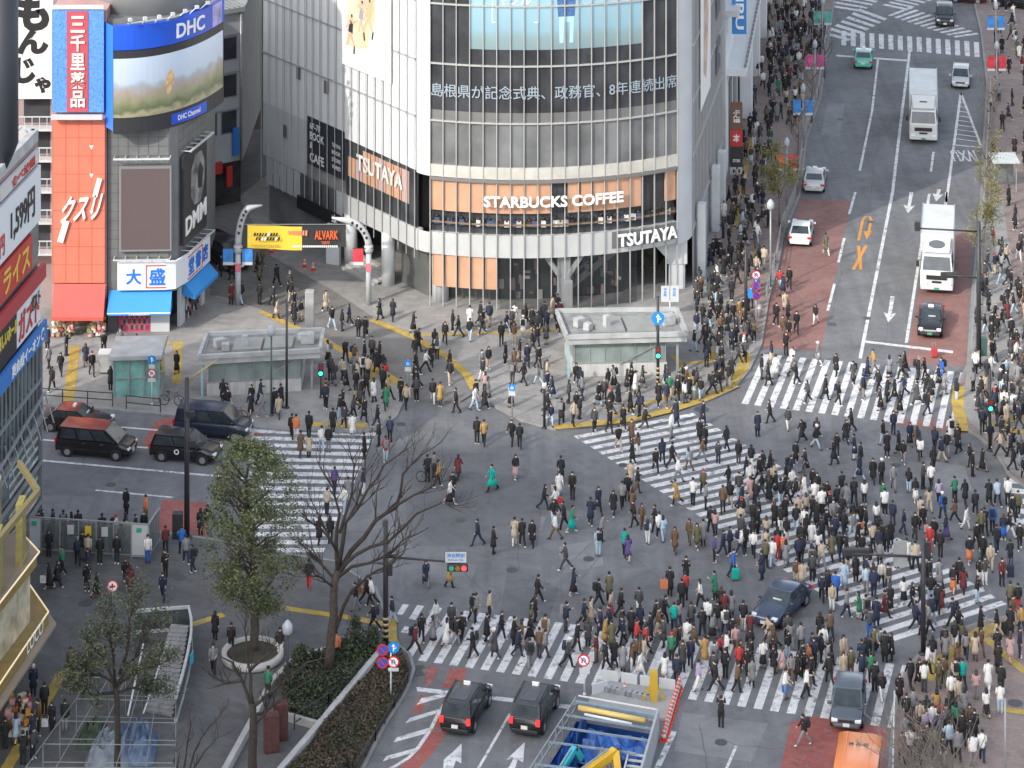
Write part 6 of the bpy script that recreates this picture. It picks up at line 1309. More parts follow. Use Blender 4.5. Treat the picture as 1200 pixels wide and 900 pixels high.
m = MB(); m.tube([cf(.06, .06, 1.0), cf(.86, .07, .95)], .14, 10); m.build('pipe', mat('pipe_yellow', (.62, .46, .14), .5), t); m = MB(); m.tube([cf(.16, .11, .95), cf(.72, .12, .9)], .07, 8); m.build('pipe', WPOLE, t)
m = MB(); a, b = cf(1.0, .03), cf(1.0, 1.0); m.bar(V(a, .77), V(b, .77), .12, 1.5); m.build('side_wall', mat('site_wall_grey', (.34, .36, .37), .5, noise=.08, scale=1), t)
m = MB()
for k in range(15): v = .40+k*.045; m.bar(cf(.78, v, .6-k*.1), cf(.95, v, .6-k*.1), .16, .05)
m.bar(cf(.78, .4, .7), cf(.78, 1, -.6), .08, .12); m.bar(cf(.95, .4, .7), cf(.95, 1, -.6), .06, .1); m.build('stair', mat('stair_pale', (.46, .48, .48), .5), t)
# platform with barriers, at the head of the pit
hA, hB = at(704, 800), at(793, 813)
t2 = thing('site_platform', 'grey work platform with pale barrier panels between the pit and the zebra crossing', 'platform', at(740, 812))
m = MB(); P = [at(700, 799), at(794, 812), at(786, 846), at(686, 836)]; m.prism([(p.x, p.y) for p in P], .01, .16); m.build('deck', CONC, t2)
for k in range(4): a, b = lerp(hA, hB, k/4+.02), lerp(hA, hB, (k+1)/4-.02); m = MB(); m.bar(V(a, .45), V(b, .45), .06, .55); m.build('barrier_panel', WPAN, t2)
m = MB(); m.box(at(703, 815)+Vector((0, 0, .4)), (.9, .1, .6), .5); m.build('barrier_panel', WPAN, t2)
for k in range(10): q_ = lerp(at(708, 812), at(762, 824), k/9); m = MB(); m.box(V(q_, .3), (.35, .3, .25), rr.random()); m.build('clamp', STEEL, t2)
m = MB(); c = at(766, 824); m.box(V(c, .9), (.4, .4, 1.6)); m.bar(V(c, 1.0)+Vector((-.6, .0, -.85)), V(c, 1.3), .1, .1); m.bar(V(c, 1.0)+Vector((.6, 0, -.85)), V(c, 1.3), .1, .1); m.build('survey_stand', mat('stand_yellow', (.50, .32, .03), .5), t2)
cone('lone red cone on the work platform', 732, 815, 'cones at the pit')
labs = ['first red and white cone of the line, nearest the zebra crossing', 'last red and white cone of the line, nearest the grey wall end']
for i in range(15):
    x, y = lerp(795, 777, i/14)+1, lerp(807, 868, i/14)
    cone(labs[0] if i == 0 else labs[1] if i == 14 else 'red and white cone in the tight line beside the pit, number %s from the zebra' % ('one two three four five six seven eight nine ten eleven twelve thirteen fourteen fifteen'.split()[i]), x, y, 'cones at the pit')
def digger(label, pts, m_, w):
    P = [cf(*q_) for q_ in pts]; t = thing('digger_arm', label, 'digger', V(P[0], 0)); 
    for a, b in zip(P, P[1:]): m = MB(); m.bar(a, b, w, w*1.2); m.build('boom', m_, t, bevel=.03)
    for q_ in P: m = MB(); m.tube([q_+Vector((-w*.6, 0, 0)), q_+Vector((w*.6, 0, 0))], w*.5, 10); m.build('pivot', DARK, t)
    m = MB(); m.bar(P[0]+Vector((0, 0, w)), lerp(P[0], P[1], .8)+Vector((0, 0, w)), .07, .07); m.build('cylinder', STEEL, t)
    if w > .3: m = MB(); m.box(V(P[0], .2)+Vector((-.3, -.5, 0)), (1.5, 1.3, .8)); m.build('cab_body', m_, t, bevel=.08)
digger('yellow digger arm working in the pit', [(.40, .70, .5), (.66, .46, .9), (.73, .56, -.2)], mat('digger_yellow', (.70, .42, .03), .4), .36)
digger('turquoise digger arm beside the yellow one', [(.16, .68, .2), (.24, .46, .8), (.29, .42, .1)], mat('digger_cyan', (.04, .42, .52), .4), .28)

# ------------------------------------------------------------------ station side: planters, stair, scaffold
LOWW = mat('planter_stone', (.36, .355, .34), .8, noise=.1, scale=1.5)
SOIL = mat('planter_soil', (.045, .038, .026), .95, noise=.4, scale=1)
bedL = [(333, 792), (345, 782), (410, 763), (446, 768), (374, 853), (330, 842)]; bedR = [(449, 772), (470, 771), (479, 786), (476, 806), (466, 822), (446, 852), (422, 897), (400, 935), (310, 935), (345, 899)]
for lab, bed in (('planting bed of dark green shrubs by the big bare tree', bedL), ('planting bed of low reddish green cover along the kerb', bedR)):
    P = px(bed, ZP); t = thing('planting_bed', lab, 'planting bed', P[0]); m = MB(); m.prism([(p.x, p.y) for p in P], ZP+.005, ZP+.22); m.build('soil', SOIL, t)
m = MB(); m.kerb(px([(447, 770), (372, 860), (300, 945)], ZP), .32, ZP, ZP+.5); tag(m.build('planter_wall', LOWW), 'low pale wall running between the two planting beds', 'low wall')
m = MB(); m.kerb(px([(447, 766), (408, 760), (345, 779), (318, 806), (296, 850), (262, 912)], ZP), .3, ZP, ZP+.42); tag(m.build('planter_wall', LOWW), 'low pale wall on the plaza side of the shrubs', 'low wall')
m = MB(); m.kerb(px([(333, 843), (374, 855)], ZP), .22, ZP, ZP+.4); tag(m.build('planter_wall', LOWW), 'short pale wall across the end of the shrub bed', 'low wall')
railing('thin dark rail through the shrub bed', [(425, 790), (385, 830), (345, 855)], .8, POLE); railing('thin dark rail along the low reddish planting', [(478, 800), (462, 832), (440, 868), (418, 905)], .55, POLE, bars=1)
t = thing('brick_plinth', 'pair of dark red brick blocks standing by the planting beds', 'plinth', at(322, 880, ZP)); BRK = mat('dark_brick', (.075, .028, .024), .8, noise=.3, scale=6)
for x, y, w_, h in ((318, 880, .75, 1.9), (329, 866, .7, 1.9)): p = at(x, y, ZP); m = MB(); m.box((p.x, p.y, ZP+h/2), (w_, .55, h), .25); m.build('brick_block', BRK, t, bevel=.03)
t = thing('round_planter', 'round planter with pale rim holding the leafy tree', 'planter', at(296, 772, ZP)); p = at(296, 772, ZP)
m = MB(); m.lathe((p.x, p.y, ZP), [(1.55, 0), (1.68, .1), (1.68, .45), (1.45, .45), (1.4, .3)], 40); m.build('rim', mat('rim_pale', (.44, .43, .41), .7, noise=.08, scale=2), t); m = MB(); m.lathe((p.x, p.y, ZP), [(1.41, .0), (1.41, .31)], 30); m.build('soil', SOIL, t)
# stairwell
t = thing('stairwell', 'curved white walled stairwell with grey steps leading down to the station', 'stairwell', at(195, 790, ZP))
ow = px([(206, 846), (214, 818), (220, 793), (224, 770), (224, 752), (221, 738), (192, 740), (158, 743)], ZP); WW = mat('stair_wall_white', (.44, .45, .45), .5, noise=.08, scale=1)
m = MB(); m.kerb(ow, .14, ZP+1.18, ZP+1.34); m.build('coping', WW, t); m = MB(); m.kerb(ow, .08, ZP+.2, ZP+1.18); m.build('glass_wall', glass_mat('stair_glass', (.07, .08, .085), .12, .5, noise=.4, scale=1), t); m = MB(); m.kerb(ow, .16, ZP, ZP+.2); m.build('plinth', WW, t)
for i in range(20):
    v = i/19; a = lerp(at(200, 752, ZP), at(170, 832, ZP), v); b = lerp(at(221, 754, ZP), at(203, 838, ZP), v); m = MB(); z = lerp(.9, .12, v); m.bar(V(a, ZP+z/2), V(b, ZP+z/2), .36, z); m.build('step', mat('step_grey', (.26, .26, .255), .8, noise=.15, scale=2), t)
m = MB(); P = px([(156, 748), (198, 752), (170, 832), (130, 836)], ZP); m.sheet([(p_.x, p_.y) for p_ in P], ZP+.02); m.build('shaft_floor', mat('shaft_dark', (.05, .055, .05), .6, noise=.6, scale=1), t)
m = MB(); a, b = at(168, 755, ZP+1.3), at(150, 838, ZP+1.3); m.bar(a, b, .08, .08); m.bar(at(196, 753, ZP+1.2), at(168, 836, ZP+.8), .06, .06); m.build('hand_rail', WPOLE, t)
p = at(222, 790, ZP); m = MB(); m.box((p.x+.12, p.y, ZP+.85), (.05, .5, .6), -.2); m.build('notice', mat('notice_cyan', (.06, .45, .55), .5), t)
# scaffold frame over covered equipment
t = thing('scaffold_frame', 'open frame of thin steel tubes around sheeted equipment beside the stairwell', 'scaffold', at(150, 890, ZP))
MUTE = mat('dull_tube', (.20, .215, .21), .6, noise=.2, scale=2)
sf = lambda u, v, z: V(lerp(lerp(at(108, 836, ZP), at(206, 840, ZP), u), lerp(at(30, 945, ZP), at(206, 945, ZP), u), v), ZP+z)
for i in range(6):
    for j in range(5):
        if i in (0, 5) or j in (0, 4): m = MB(); m.bar(sf(i/5, j/4, 0), sf(i/5, j/4, 1.9), .035, .035); m.build('upright', MUTE, t)
for j in range(5):
    for z in (1.0, 1.9): m = MB(); m.bar(sf(0, j/4, z), sf(1, j/4, z), .035, .035); m.build('tube', MUTE, t)
for i in range(6): m = MB(); m.bar(sf(i/5, 0, 1.9), sf(i/5, 1, 1.9), .035, .035); m.build('tube', MUTE, t)
t = thing('covered_equipment', 'pale blue sheets heaped over equipment inside the tube frame', 'sheeted heap', at(150, 880, ZP))
def heap(cx, cy, rx, ry, h, mt):
    m = MB(); n = 12; P0 = at(cx, cy, ZP); vs = []
    for j in range(n+1):
        for i in range(n+1): a, b = i/n*2-1, j/n*2-1; z = h*max(0, 1-(a*a)**1.5)*max(0, 1-(b*b)**1.5)*(.7+.6*rr.random()); vs.append((P0.x+a*rx, P0.y+b*ry, ZP+.02+z))
    m.add(vs, [(j*(n+1)+i, j*(n+1)+i+1, (j+1)*(n+1)+i+1, (j+1)*(n+1)+i) for j in range(n) for i in range(n)]); m.build('sheet', mt, t)
heap(130, 885, 1.2, 1.3, 1.0, mat('sheet_pale_blue', (.13, .16, .20), .5, noise=.3, scale=2)); heap(158, 880, 1.1, 1.5, 1.3, mat('sheet_blue', (.07, .11, .18), .5, noise=.4, scale=2)); heap(110, 868, .8, .9, .9, mat('sheet_green', (.035, .06, .035), .7, noise=.4, scale=2))
t = thing('clothes_rack', 'crowded rack of colourful small goods by the lit shop', 'goods rack', at(20, 855, ZP))
m = MB(); 
for i in range(60): p = at(8+R.random()*26, 838+R.random()*28, ZP); m.box((p.x, p.y, ZP+.3+R.random()*1.1), (.25, .2, .3), R.random(), R.randrange(6))
m.build('goods', [MATS[k] for k in ('goods_cream', 'goods_red', 'goods_green', 'goods_white', 'goods_orange', 'goods_pink')], t); m = MB(); p = at(20, 858, ZP); m.box((p.x, p.y, ZP+.25), (1.3, 1.0, .5)); m.build('stand', WPOLE, t)
p = at(132, 720, ZP); t = thing('road_sign', 'round sign with red cross mark beside the small leafy tree', 'road sign', p); post(t, p, 1.6, .04, GPOLE); c = V(p, ZP+1.6)+Vector((0, -.06, 0)); m = MB(); m.disc(c, .32, (0, -1, .3), 24); s_ = m.build('sign_plate', SRED, t); m = MB(); m.disc(c+Vector((0, -.012, .004)), .25, (0, -1, .3), 24); m.build('sign_face', WLET, s_); m = MB(); m.box(c+Vector((0, -.03, 0)), (.34, .02, .09)); m.box(c+Vector((0, -.033, 0)), (.09, .02, .34)); m.build('sign_cross', SRED, s_)
# ------------------------------------------------------------------ trees and planting
BARK = mat('bark_grey_brown', (.058, .046, .037), .9, noise=.3, scale=5); BARKD = mat('bark_dark', (.036, .028, .023), .9, noise=.3, scale=5); TWIGP = mat('twig_pale', (.115, .095, .08), .9, noise=.2, scale=5)
def leafmats(n, cols): return [mat(f'leaf_{n}_{k}', c, .55, noise=.25, scale=2.5) for k, c in enumerate(('a', 'b', 'c', 'd')) for c in [cols[k % len(cols)]]] if cols else []
def pt(x, y, Y): return Vector(((x-600)*Y/F, Y, CAMH-(y-YH)*Y/F))
class Tree:
    def __init__(s, name, label, bx, by, seed, group=None):
        s.p = gz(bx, by); s.Y = s.p.y; s.r = random.Random(seed); s.t = thing(name, label, 'tree', s.p, 0, group); s.trunk = MB(); s.limb = MB(); s.tips = []
    def limb_px(s, pts, r0, r1, dY=0, trunk=False, twigs=0, tl=2.2, droop=0):
        n = len(pts); P = [pt(x, y, s.Y+dY*i/(n-1)) for i, (x, y) in enumerate(pts)]
        # smooth by midpoint jitter
        Q = [P[0]]
        for a, b in zip(P, P[1:]):
            L = (b-a).length; Q.append(lerp(a, b, .5)+Vector((s.r.uniform(-1, 1), s.r.uniform(-1, 1), s.r.uniform(-1, 1)))*L*.05); Q.append(b)
        R_ = [lerp(r0, r1, i/(len(Q)-1)) for i in range(len(Q))]
        (s.trunk if trunk else s.limb).tube(Q, R_, 8 if r0 > .08 else 5)
        for _ in range(twigs):
            k = s.r.uniform(.25, 1)*(len(Q)-1); i = min(int(k), len(Q)-2); a = lerp(Q[i], Q[i+1], k-i); d = (Q[i+1]-Q[i]).normalized()
            s.twig(a, d, tl*s.r.uniform(.5, 1), max(.014, R_[i]*.5), 2)
        return Q
    def twig(s, a, d, L, r, depth):
        d = (d+Vector((s.r.uniform(-1, 1), s.r.uniform(-1, 1), s.r.uniform(-.5, .9)))*.75).normalized()
        P = [a]; dd = d
        for i in range(3):
            dd = (dd+Vector((s.r.uniform(-.25, .25), s.r.uniform(-.25, .25), s.r.uniform(-.05, .25)))).normalized(); P.append(P[-1]+dd*L/3)
        s.limb.tube(P, [r, r*.8, r*.6, max(.006, r*.3)], 4 if r < .04 else 5, cap=False)
        s.tips.append(P[-1]); s.tips.append(P[2])
        if depth > 0:
            for k in range(s.r.choice((1, 2, 2, 3))): i = s.r.randint(1, 3); s.twig(P[i], dd, L*s.r.uniform(.45, .75), r*.6, depth-1)
    def leaves(s, centers, n, spread, size, mats, name='crown'):
        m = MB()
        for c in centers:
            k0 = s.r.random()
            for _ in range(n):
                p = c+Vector((s.r.gauss(0, spread), s.r.gauss(0, spread), s.r.gauss(0, spread*.75)))
                a = Vector((s.r.uniform(-1, 1), s.r.uniform(-1, 1), s.r.uniform(-.6, .6))).normalized(); b = a.cross(Vector((s.r.uniform(-1, 1), s.r.uniform(-1, 1), s.r.uniform(-1, 1)))).normalized()
                L = size*s.r.uniform(.6, 1.3); w = L*.45
                m.add([p-a*L, p+b*w, p+a*L, p-b*w], [(0, 1, 2, 3)], min(3, int((k0*.6+s.r.random()*.4)*4)))
        m.build(name, mats, s.t)
    def done(s, bark, barkl=None):
        s.trunk.build('trunk', bark, s.t)
        if s.limb.f: s.limb.build('branches', barkl or bark, s.t)
# leafy tree in the round planter
T = Tree('leafy_tree', 'leafy green tree with column shaped crown growing from the round planter', 297, 768, 11)
T.limb_px([(297, 768), (299, 735), (298, 700), (295, 660), (291, 620), (289, 580), (291, 545)], .26, .06, 0, True)
for k in range(26):
    y = T.r.uniform(545, 705); x0 = lerp(291, 299, (y-545)/160); sd = T.r.choice((-1, 1)); wd = 44*(1-.25*abs((y-630)/85))
    x1 = x0+sd*T.r.uniform(.45, .95)*wd; T.limb_px([(x0, y+14), (lerp(x0, x1, .5), y), (x1, y-T.r.uniform(6, 24))], .07, .02, T.r.uniform(-1.9, 1.9), False, 3, 1.0)
cs = []
while len(cs) < 470:
    y = T.r.uniform(517, 716); v = (y-517)/199; x0 = lerp(292, 300, v); half = 59*(1-(2*v-1.02)**4)**.5*(.86+.14*v) if abs(2*v-1.02) < 1 else 14
    a = T.r.uniform(0, 6.28); rr_ = T.r.random()**.45; x = x0+half*rr_*math.cos(a); dY = half/21.3*rr_*math.sin(a)
    if (math.sin(x*.16+y*.05)+math.sin(y*.11-x*.07+2)) < -.75: continue
    cs.append(pt(x, y, T.Y+dY))
LFG = [mat('leaf_mid', (.078, .098, .036), .55), mat('leaf_light', (.130, .148, .058), .55), mat('leaf_dark', (.044, .064, .026), .6), mat('leaf_olive', (.14, .135, .055), .55)]
T.leaves(cs, 44, .25, .088, LFG); T.done(BARK)
# big bare tree
T = Tree('bare_tree', 'big bare dark tree spreading its limbs towards the middle of the crossing', 384, 788, 5)
T.limb_px([(384, 788), (388, 745), (391, 705), (396, 668)], .27, .19, 0, True); tw = dict(twigs=10, tl=1.6)
for pts, r0, dY in (([(390, 745), (402, 712), (412, 692), (430, 676), (455, 664), (473, 648), (476, 632)], .12, -1.5), ([(396, 668), (394, 635), (398, 602), (390, 572), (372, 540)], .13, 1), ([(397, 664), (405, 612), (430, 575), (450, 545), (478, 526)], .13, -.5),
    ([(396, 672), (411, 646), (440, 610), (463, 596), (472, 556), (488, 538), (511, 523)], .15, 1.5), ([(455, 600), (485, 580), (505, 571), (514, 560)], .08, 1.2), ([(397, 672), (417, 650), (455, 635), (488, 602), (520, 588), (532, 596)], .12, -1), ([(396, 676), (412, 664), (455, 650), (473, 632), (503, 618)], .11, -2),
    ([(394, 680), (380, 665), (367, 650), (349, 634)], .09, .5), ([(394, 645), (378, 622), (364, 612), (352, 604)], .08, -1), ([(396, 648), (377, 610), (362, 582)], .07, 1.8), ([(398, 625), (412, 580), (415, 545), (408, 520)], .09, 2), ([(404, 615), (424, 570), (428, 538), (436, 514)], .07, .5), ([(394, 690), (375, 676), (352, 672)], .08, -1.5)):
    T.limb_px(pts, r0, .018, dY, False, **tw)
T.done(BARK, BARKD)
# small half leafy tree at the stairwell
T = Tree('small_leafy_tree', 'small tree with thin greyish leaves in front of the stairwell and tube frame', 138, 912, 8)
T.limb_px([(138, 912), (138, 870), (137, 835), (135, 806)], .17, .13, 0, True); cs = []
for pts, dY in (([(135, 806), (128, 785), (117, 770), (103, 748)], -1), ([(136, 806), (146, 788), (160, 768), (170, 745), (190, 722)], .5), ([(135, 806), (133, 770), (126, 742), (120, 716)], 1), ([(140, 800), (165, 785), (192, 778)], -1.2), ([(134, 800), (110, 790), (88, 780)], .8), ([(140, 790), (150, 760), (152, 725), (160, 706)], -.5), ([(137, 812), (155, 806), (185, 812)], 1.2), ([(133, 812), (110, 815), (92, 806)], -1)):
    Q = T.limb_px(pts, .09, .02, dY, False, 9, 1.0)
tips = [p for p in T.tips if T.r.random() < .7]
T.leaves(tips, 17, .22, .075, [mat('leaf_grey_a', (.060, .072, .040), .6), mat('leaf_grey_b', (.088, .096, .055), .6), mat('leaf_grey_c', (.034, .046, .024), .6), mat('leaf_grey_d', (.080, .076, .042), .6)]); T.done(BARKD)
# bare trees in the front
T = Tree('bare_tree', 'bare forked tree rising from the bottom edge beside the brick plinth', 297, 918, 3)
T.limb_px([(297, 918), (297, 860), (296, 824)], .24, .17, 0, True)
for pts, dY in (([(296, 826), (294, 792), (289, 765), (287, 738), (292, 705)], .5), ([(297, 828), (312, 815), (338, 793), (360, 776), (385, 770)], -.5), ([(297, 838), (308, 836), (338, 812), (382, 786)], .5), ([(295, 828), (284, 797), (272, 776), (252, 764)], 1), ([(284, 797), (264, 801), (244, 790)], .8), ([(293, 785), (308, 772), (326, 760)], -1), ([(300, 845), (310, 838), (311, 812)], -.5)):
    T.limb_px(pts, .10, .02, dY, False, 7, 1.2)
T.done(BARKD)
T = Tree('bare_tree', 'low bare twiggy tree at the bottom edge beside the tube frame', 215, 925, 14)
for pts in ([(215, 925), (228, 880), (245, 852), (265, 830)], [(214, 925), (218, 885), (224, 850), (222, 835)], [(216, 920), (240, 880), (258, 860)], [(213, 925), (205, 890), (207, 868)]): T.limb_px(pts, .06, .012, T.r.uniform(-1, 1), pts[0][0] == 215, 6, .9)
T.done(BARKD)
T = Tree('bare_tree', 'bare pale twiggy tree over the crowd at the bottom corner paving', 1122, 950, 21)
T.limb_px([(1122, 950), (1118, 925), (1112, 905)], .16, .1, 0, True)
for k in range(50):
    a = -T.r.uniform(.15, 1.0) if k % 4 else T.r.uniform(.1, .5); x0, y0 = 1110+T.r.uniform(-48, 32), 912+T.r.uniform(-4, 16); L = T.r.uniform(60, 110); T.limb_px([(x0, y0), (x0+L*.5*math.sin(a), y0-L*.5*math.cos(a)), (x0+L*math.sin(a*1.15), y0-L*math.cos(a*1.1))], .034, .008, T.r.uniform(-2, 2), False, 3, .9)
T.done(mat('twig_ash', (.19, .165, .145), .9, noise=.2, scale=5))
LFY = [mat('leaf_yellow_a', (.17, .16, .045), .6), mat('leaf_yellow_b', (.12, .135, .04), .6), mat('leaf_yellow_c', (.21, .18, .06), .6), mat('leaf_yellow_d', (.09, .10, .035), .6)]
def street_tree(label, x, y, h, seed, leafy, grp):
    T = Tree('street_tree', label, x, y, seed, grp); b = T.p; s = F/T.Y; H = h*s
    T.limb_px([(x, y), (x+T.r.uniform(-1, 1), y-H*.4), (x+T.r.uniform(-2, 2), y-H)], .10, .02, 0, True)
    for k in range(11): yy = y-H*T.r.uniform(.35, .95); sd = T.r.choice((-1, 1)); T.limb_px([(x, yy), (x+sd*T.r.uniform(4, 9), yy-T.r.uniform(6, 14)), (x+sd*T.r.uniform(6, 14), yy-T.r.uniform(16, 28))], .035, .01, T.r.uniform(-1.2, 1.2), False, 3, .8)
    if leafy: T.leaves([p for p in T.tips if T.r.random() < leafy], 9, .22, .085, LFY)
    T.done(TWIGP, TWIGP)
street_tree('yellow green young street tree beside the silver white taxi', 914, 265, 4.6, 31, .8, 'street trees up the road')
street_tree('bare young street tree between the blue flags and the store side fence', 936, 205, 5.2, 32, 0, 'street trees up the road'); street_tree('bare young street tree beside the pink flags', 951, 145, 5.2, 33, 0, 'street trees up the road'); street_tree('bare young street tree just below the top crossing, store side', 966, 92, 5.0, 34, 0, 'street trees up the road')
street_tree('yellow leaved street tree beside the second truck and utility pole', 1151, 340, 6.6, 35, .5, 'street trees up the road'); street_tree('bare pale street tree beside the hatched triangle', 1160, 190, 6.4, 36, 0, 'street trees up the road'); street_tree('sparse yellowing street tree on the east pavement by the truck tail', 1156, 262, 5.6, 37, .25, 'street trees up the road')
# shrubs and cover in the beds
def in_bed(bed, n, sz, mats, label, hh, seed):
    r_ = random.Random(seed); P = [(p.x, p.y) for p in px(bed, ZP)]; x0, x1 = min(p[0] for p in P), max(p[0] for p in P); y0, y1 = min(p[1] for p in P), max(p[1] for p in P); m = MB(); k = 0
    while k < n:
        q_ = (r_.uniform(x0, x1), r_.uniform(y0, y1))
        if not inside(q_, P): continue
        k += 1; hgt = hh*(.45+.55*(math.sin(q_[0]*2.1+seed)+math.sin(q_[1]*1.7))*.5+.3*r_.random()); p = Vector((q_[0], q_[1], ZP+.2+max(.05, hgt)*r_.random()**.6))
        a = Vector((r_.uniform(-1, 1), r_.uniform(-1, 1), r_.uniform(-.4, .8))).normalized(); b = a.cross(Vector((r_.uniform(-1, 1), r_.uniform(-1, 1), r_.uniform(-1, 1)))).normalized(); L = sz*r_.uniform(.5, 1.4)
        m.add([p-a*L, p+b*L*.45, p+a*L, p-b*L*.45], [(0, 1, 2, 3)], min(3, int((math.sin(q_[0]*1.3)*math.sin(q_[1]*.9+1)*.25+.35+r_.random()*.4)*4)))
    tag(m.build('ground_cover', mats, kind='stuff'), label, 'shrubs')
in_bed(bedL, 9000, .10, [mat('shrub_a', (.028, .042, .018), .6), mat('shrub_b', (.045, .060, .024), .6), mat('shrub_c', (.018, .028, .013), .6), mat('shrub_d', (.060, .058, .03), .6)], 'dark green shrubs filling the bed by the bare tree', .75, 1)
in_bed(bedR, 12000, .085, [mat('cover_a', (.050, .040, .024), .7), mat('cover_b', (.040, .045, .020), .7), mat('cover_c', (.085, .055, .036), .7), mat('cover_d', (.026, .026, .015), .7)], 'low reddish green cover filling the kerbside bed', .4, 2)
for x, y, h, lab in ((416, 764, 1.8, 'upright dark shrub at the top of the bed'), (437, 766, 1.3, 'low rounded shrub beside the signal pole foot'), (352, 785, 1.2, 'dark shrub by the bend of the plaza side wall')):
    p = at(x, y, ZP); t = thing('shrub', lab, 'shrub', p); r_ = random.Random(x); m = MB(); m2 = MB()
    for k in range(7): a = r_.uniform(0, 6.28); m2.tube([p, p+Vector((math.cos(a)*.15, math.sin(a)*.15, h*.5)), p+Vector((math.cos(a)*.3, math.sin(a)*.3, h*.95))], [.02, .014, .006], 4)
    for k in range(700): z = r_.random()**.7; q_ = p+Vector((r_.gauss(0, .28*(1.15-z)+.06), r_.gauss(0, .28*(1.15-z)+.06), .15+z*h)); a = Vector((r_.uniform(-1, 1), r_.uniform(-1, 1), r_.uniform(-.4, .8))).normalized(); b = a.orthogonal(); L = .075; m.add([q_-a*L, q_+b*L*.45, q_+a*L, q_-b*L*.45], [(0, 1, 2, 3)], r_.randrange(3))
    m2.build('stems', BARKD, t); m.build('foliage', [MATS['shrub_a'], MATS['shrub_b'], MATS['shrub_c']], t)
# ------------------------------------------------------------------ people
CLN = dict(k='black', c='charcoal', n='navy', g='grey', e='beige', w='white', b='brown', o='olive', r='red', t='teal', u='blue', y='mustard', p='pink', v='purple', j='orange', s='light blue', m='maroon', x='green', l='lilac')
CLC = dict(k=(.017, .017, .019), c=(.055, .056, .06), n=(.020, .027, .055), g=(.20, .20, .205), e=(.44, .36, .27), w=(.66, .65, .62), b=(.13, .078, .048), o=(.115, .105, .06), r=(.40, .04, .04), t=(.0, .32, .26), u=(.025, .11, .40), y=(.36, .22, .075), p=(.44, .28, .27), v=(.09, .055, .18), j=(.56, .18, .07), s=(.36, .47, .56), m=(.12, .022, .025), x=(.03, .17, .09), l=(.36, .30, .44))
CLOTH = {k: mat('cloth_'+CLN[k].replace(' ', '_'), c, .85, noise=.12, scale=6) for k, c in CLC.items()}
HAIR = {'k': mat('hair_black', (.012, .010, .010), .55), 'b': mat('hair_brown', (.055, .030, .018), .55)}
SKIN = [mat('skin_a', (.58, .38, .27), .6), mat('skin_b', (.64, .44, .32), .6), mat('skin_c', (.50, .31, .21), .6)]
SHOEK, SHOEW = mat('shoe_black', (.018, .017, .017), .5), mat('shoe_white', (.68, .67, .65), .5); MASKW = mat('mask_white', (.74, .75, .76), .7); EYE = mat('eye_dark', (.02, .015, .012), .4)
def rot2(a, L): return Vector((math.sin(a)*L, 0, -math.cos(a)*L))
POSES = {}   # hip angle front/back, knee bend, arm swing, elbow
def mk_pose(lf, lk, rf, rk, la, le, ra, re_, lean=.04):
    H = .93-.05*abs(lf-rf)*.55; P = {}; P['pel'] = Vector((0, 0, H)); P['chest'] = Vector((lean*.6, 0, H+.34)); P['neck'] = Vector((lean, 0, H+.53)); P['head'] = Vector((lean+.02, 0, H+.66))
    for s_, a, k in (('L', lf, lk), ('R', rf, rk)):
        y = .09 if s_ == 'L' else -.09; hip = Vector((0, y, H-.04)); kn = hip+rot2(a, .43); an = kn+rot2(a-k, .40); P['hip'+s_], P['kn'+s_], P['an'+s_] = hip, kn, an
    lo = min(P['anL'].z, P['anR'].z)-.075
    for s_ in 'LR': P['toe'+s_] = P['an'+s_]+Vector((.16, 0.01 if s_ == 'L' else -.01, -.035 if P['an'+s_].z-lo < .1 else -.09))
    for s_, a, e in (('L', la, le), ('R', ra, re_)):
        y = .172 if s_ == 'L' else -.172; sh = Vector((lean*.9, y, H+.47)); el = sh+rot2(a, .28)+Vector((0, math.copysign(.04, y), 0)); wr = el+rot2(a+e, .24)+Vector((0, -math.copysign(.03, y)*(1 if e > .6 else .2), 0)); P['sh'+s_], P['el'+s_], P['wr'+s_] = sh, el, wr
        P['ha'+s_] = wr+(wr-el).normalized()*.09
    for k in P: P[k] = P[k]-Vector((0, 0, lo))
    return P
POSES['stride'] = mk_pose(.48, .10, -.42, .28, -.42, .25, .38, .35); POSES['step'] = mk_pose(.28, .08, -.25, .30, -.22, .3, .2, .4); POSES['pocket'] = mk_pose(.34, .12, -.30, .34, -.12, .75, .05, .8, .06); POSES['stroll'] = mk_pose(-.20, .34, .22, .05, .1, .2, -.3, .9, .03); POSES['lean'] = mk_pose(.42, .2, -.36, .5, -.5, .8, .45, .7, .10); POSES['wait'] = mk_pose(.08, .04, -.02, .10, .05, .9, .1, .7, .03); POSES['step2'] = mk_pose(-.25, .30, .28, .08, .22, .35, -.2, .3); POSES['pass'] = mk_pose(.05, .05, .18, .75, -.08, .2, .10, .3)
POSES['stride2'] = mk_pose(-.42, .28, .48, .10, .38, .35, -.42, .25); POSES['stand'] = mk_pose(.03, .02, -.03, .02, .04, .12, -.02, .12, .02); POSES['phone'] = mk_pose(.04, .02, -.05, .03, .12, 1.9, .02, .2, .05); POSES['carry'] = mk_pose(.25, .06, -.26, .28, .25, 1.3, .05, .1); POSES['photo'] = mk_pose(.05, .02, -.06, .02, .9, 1.6, .9, 1.6, .0)
def ell(m, c, rx, ry, n, mi, smooth=True): pass
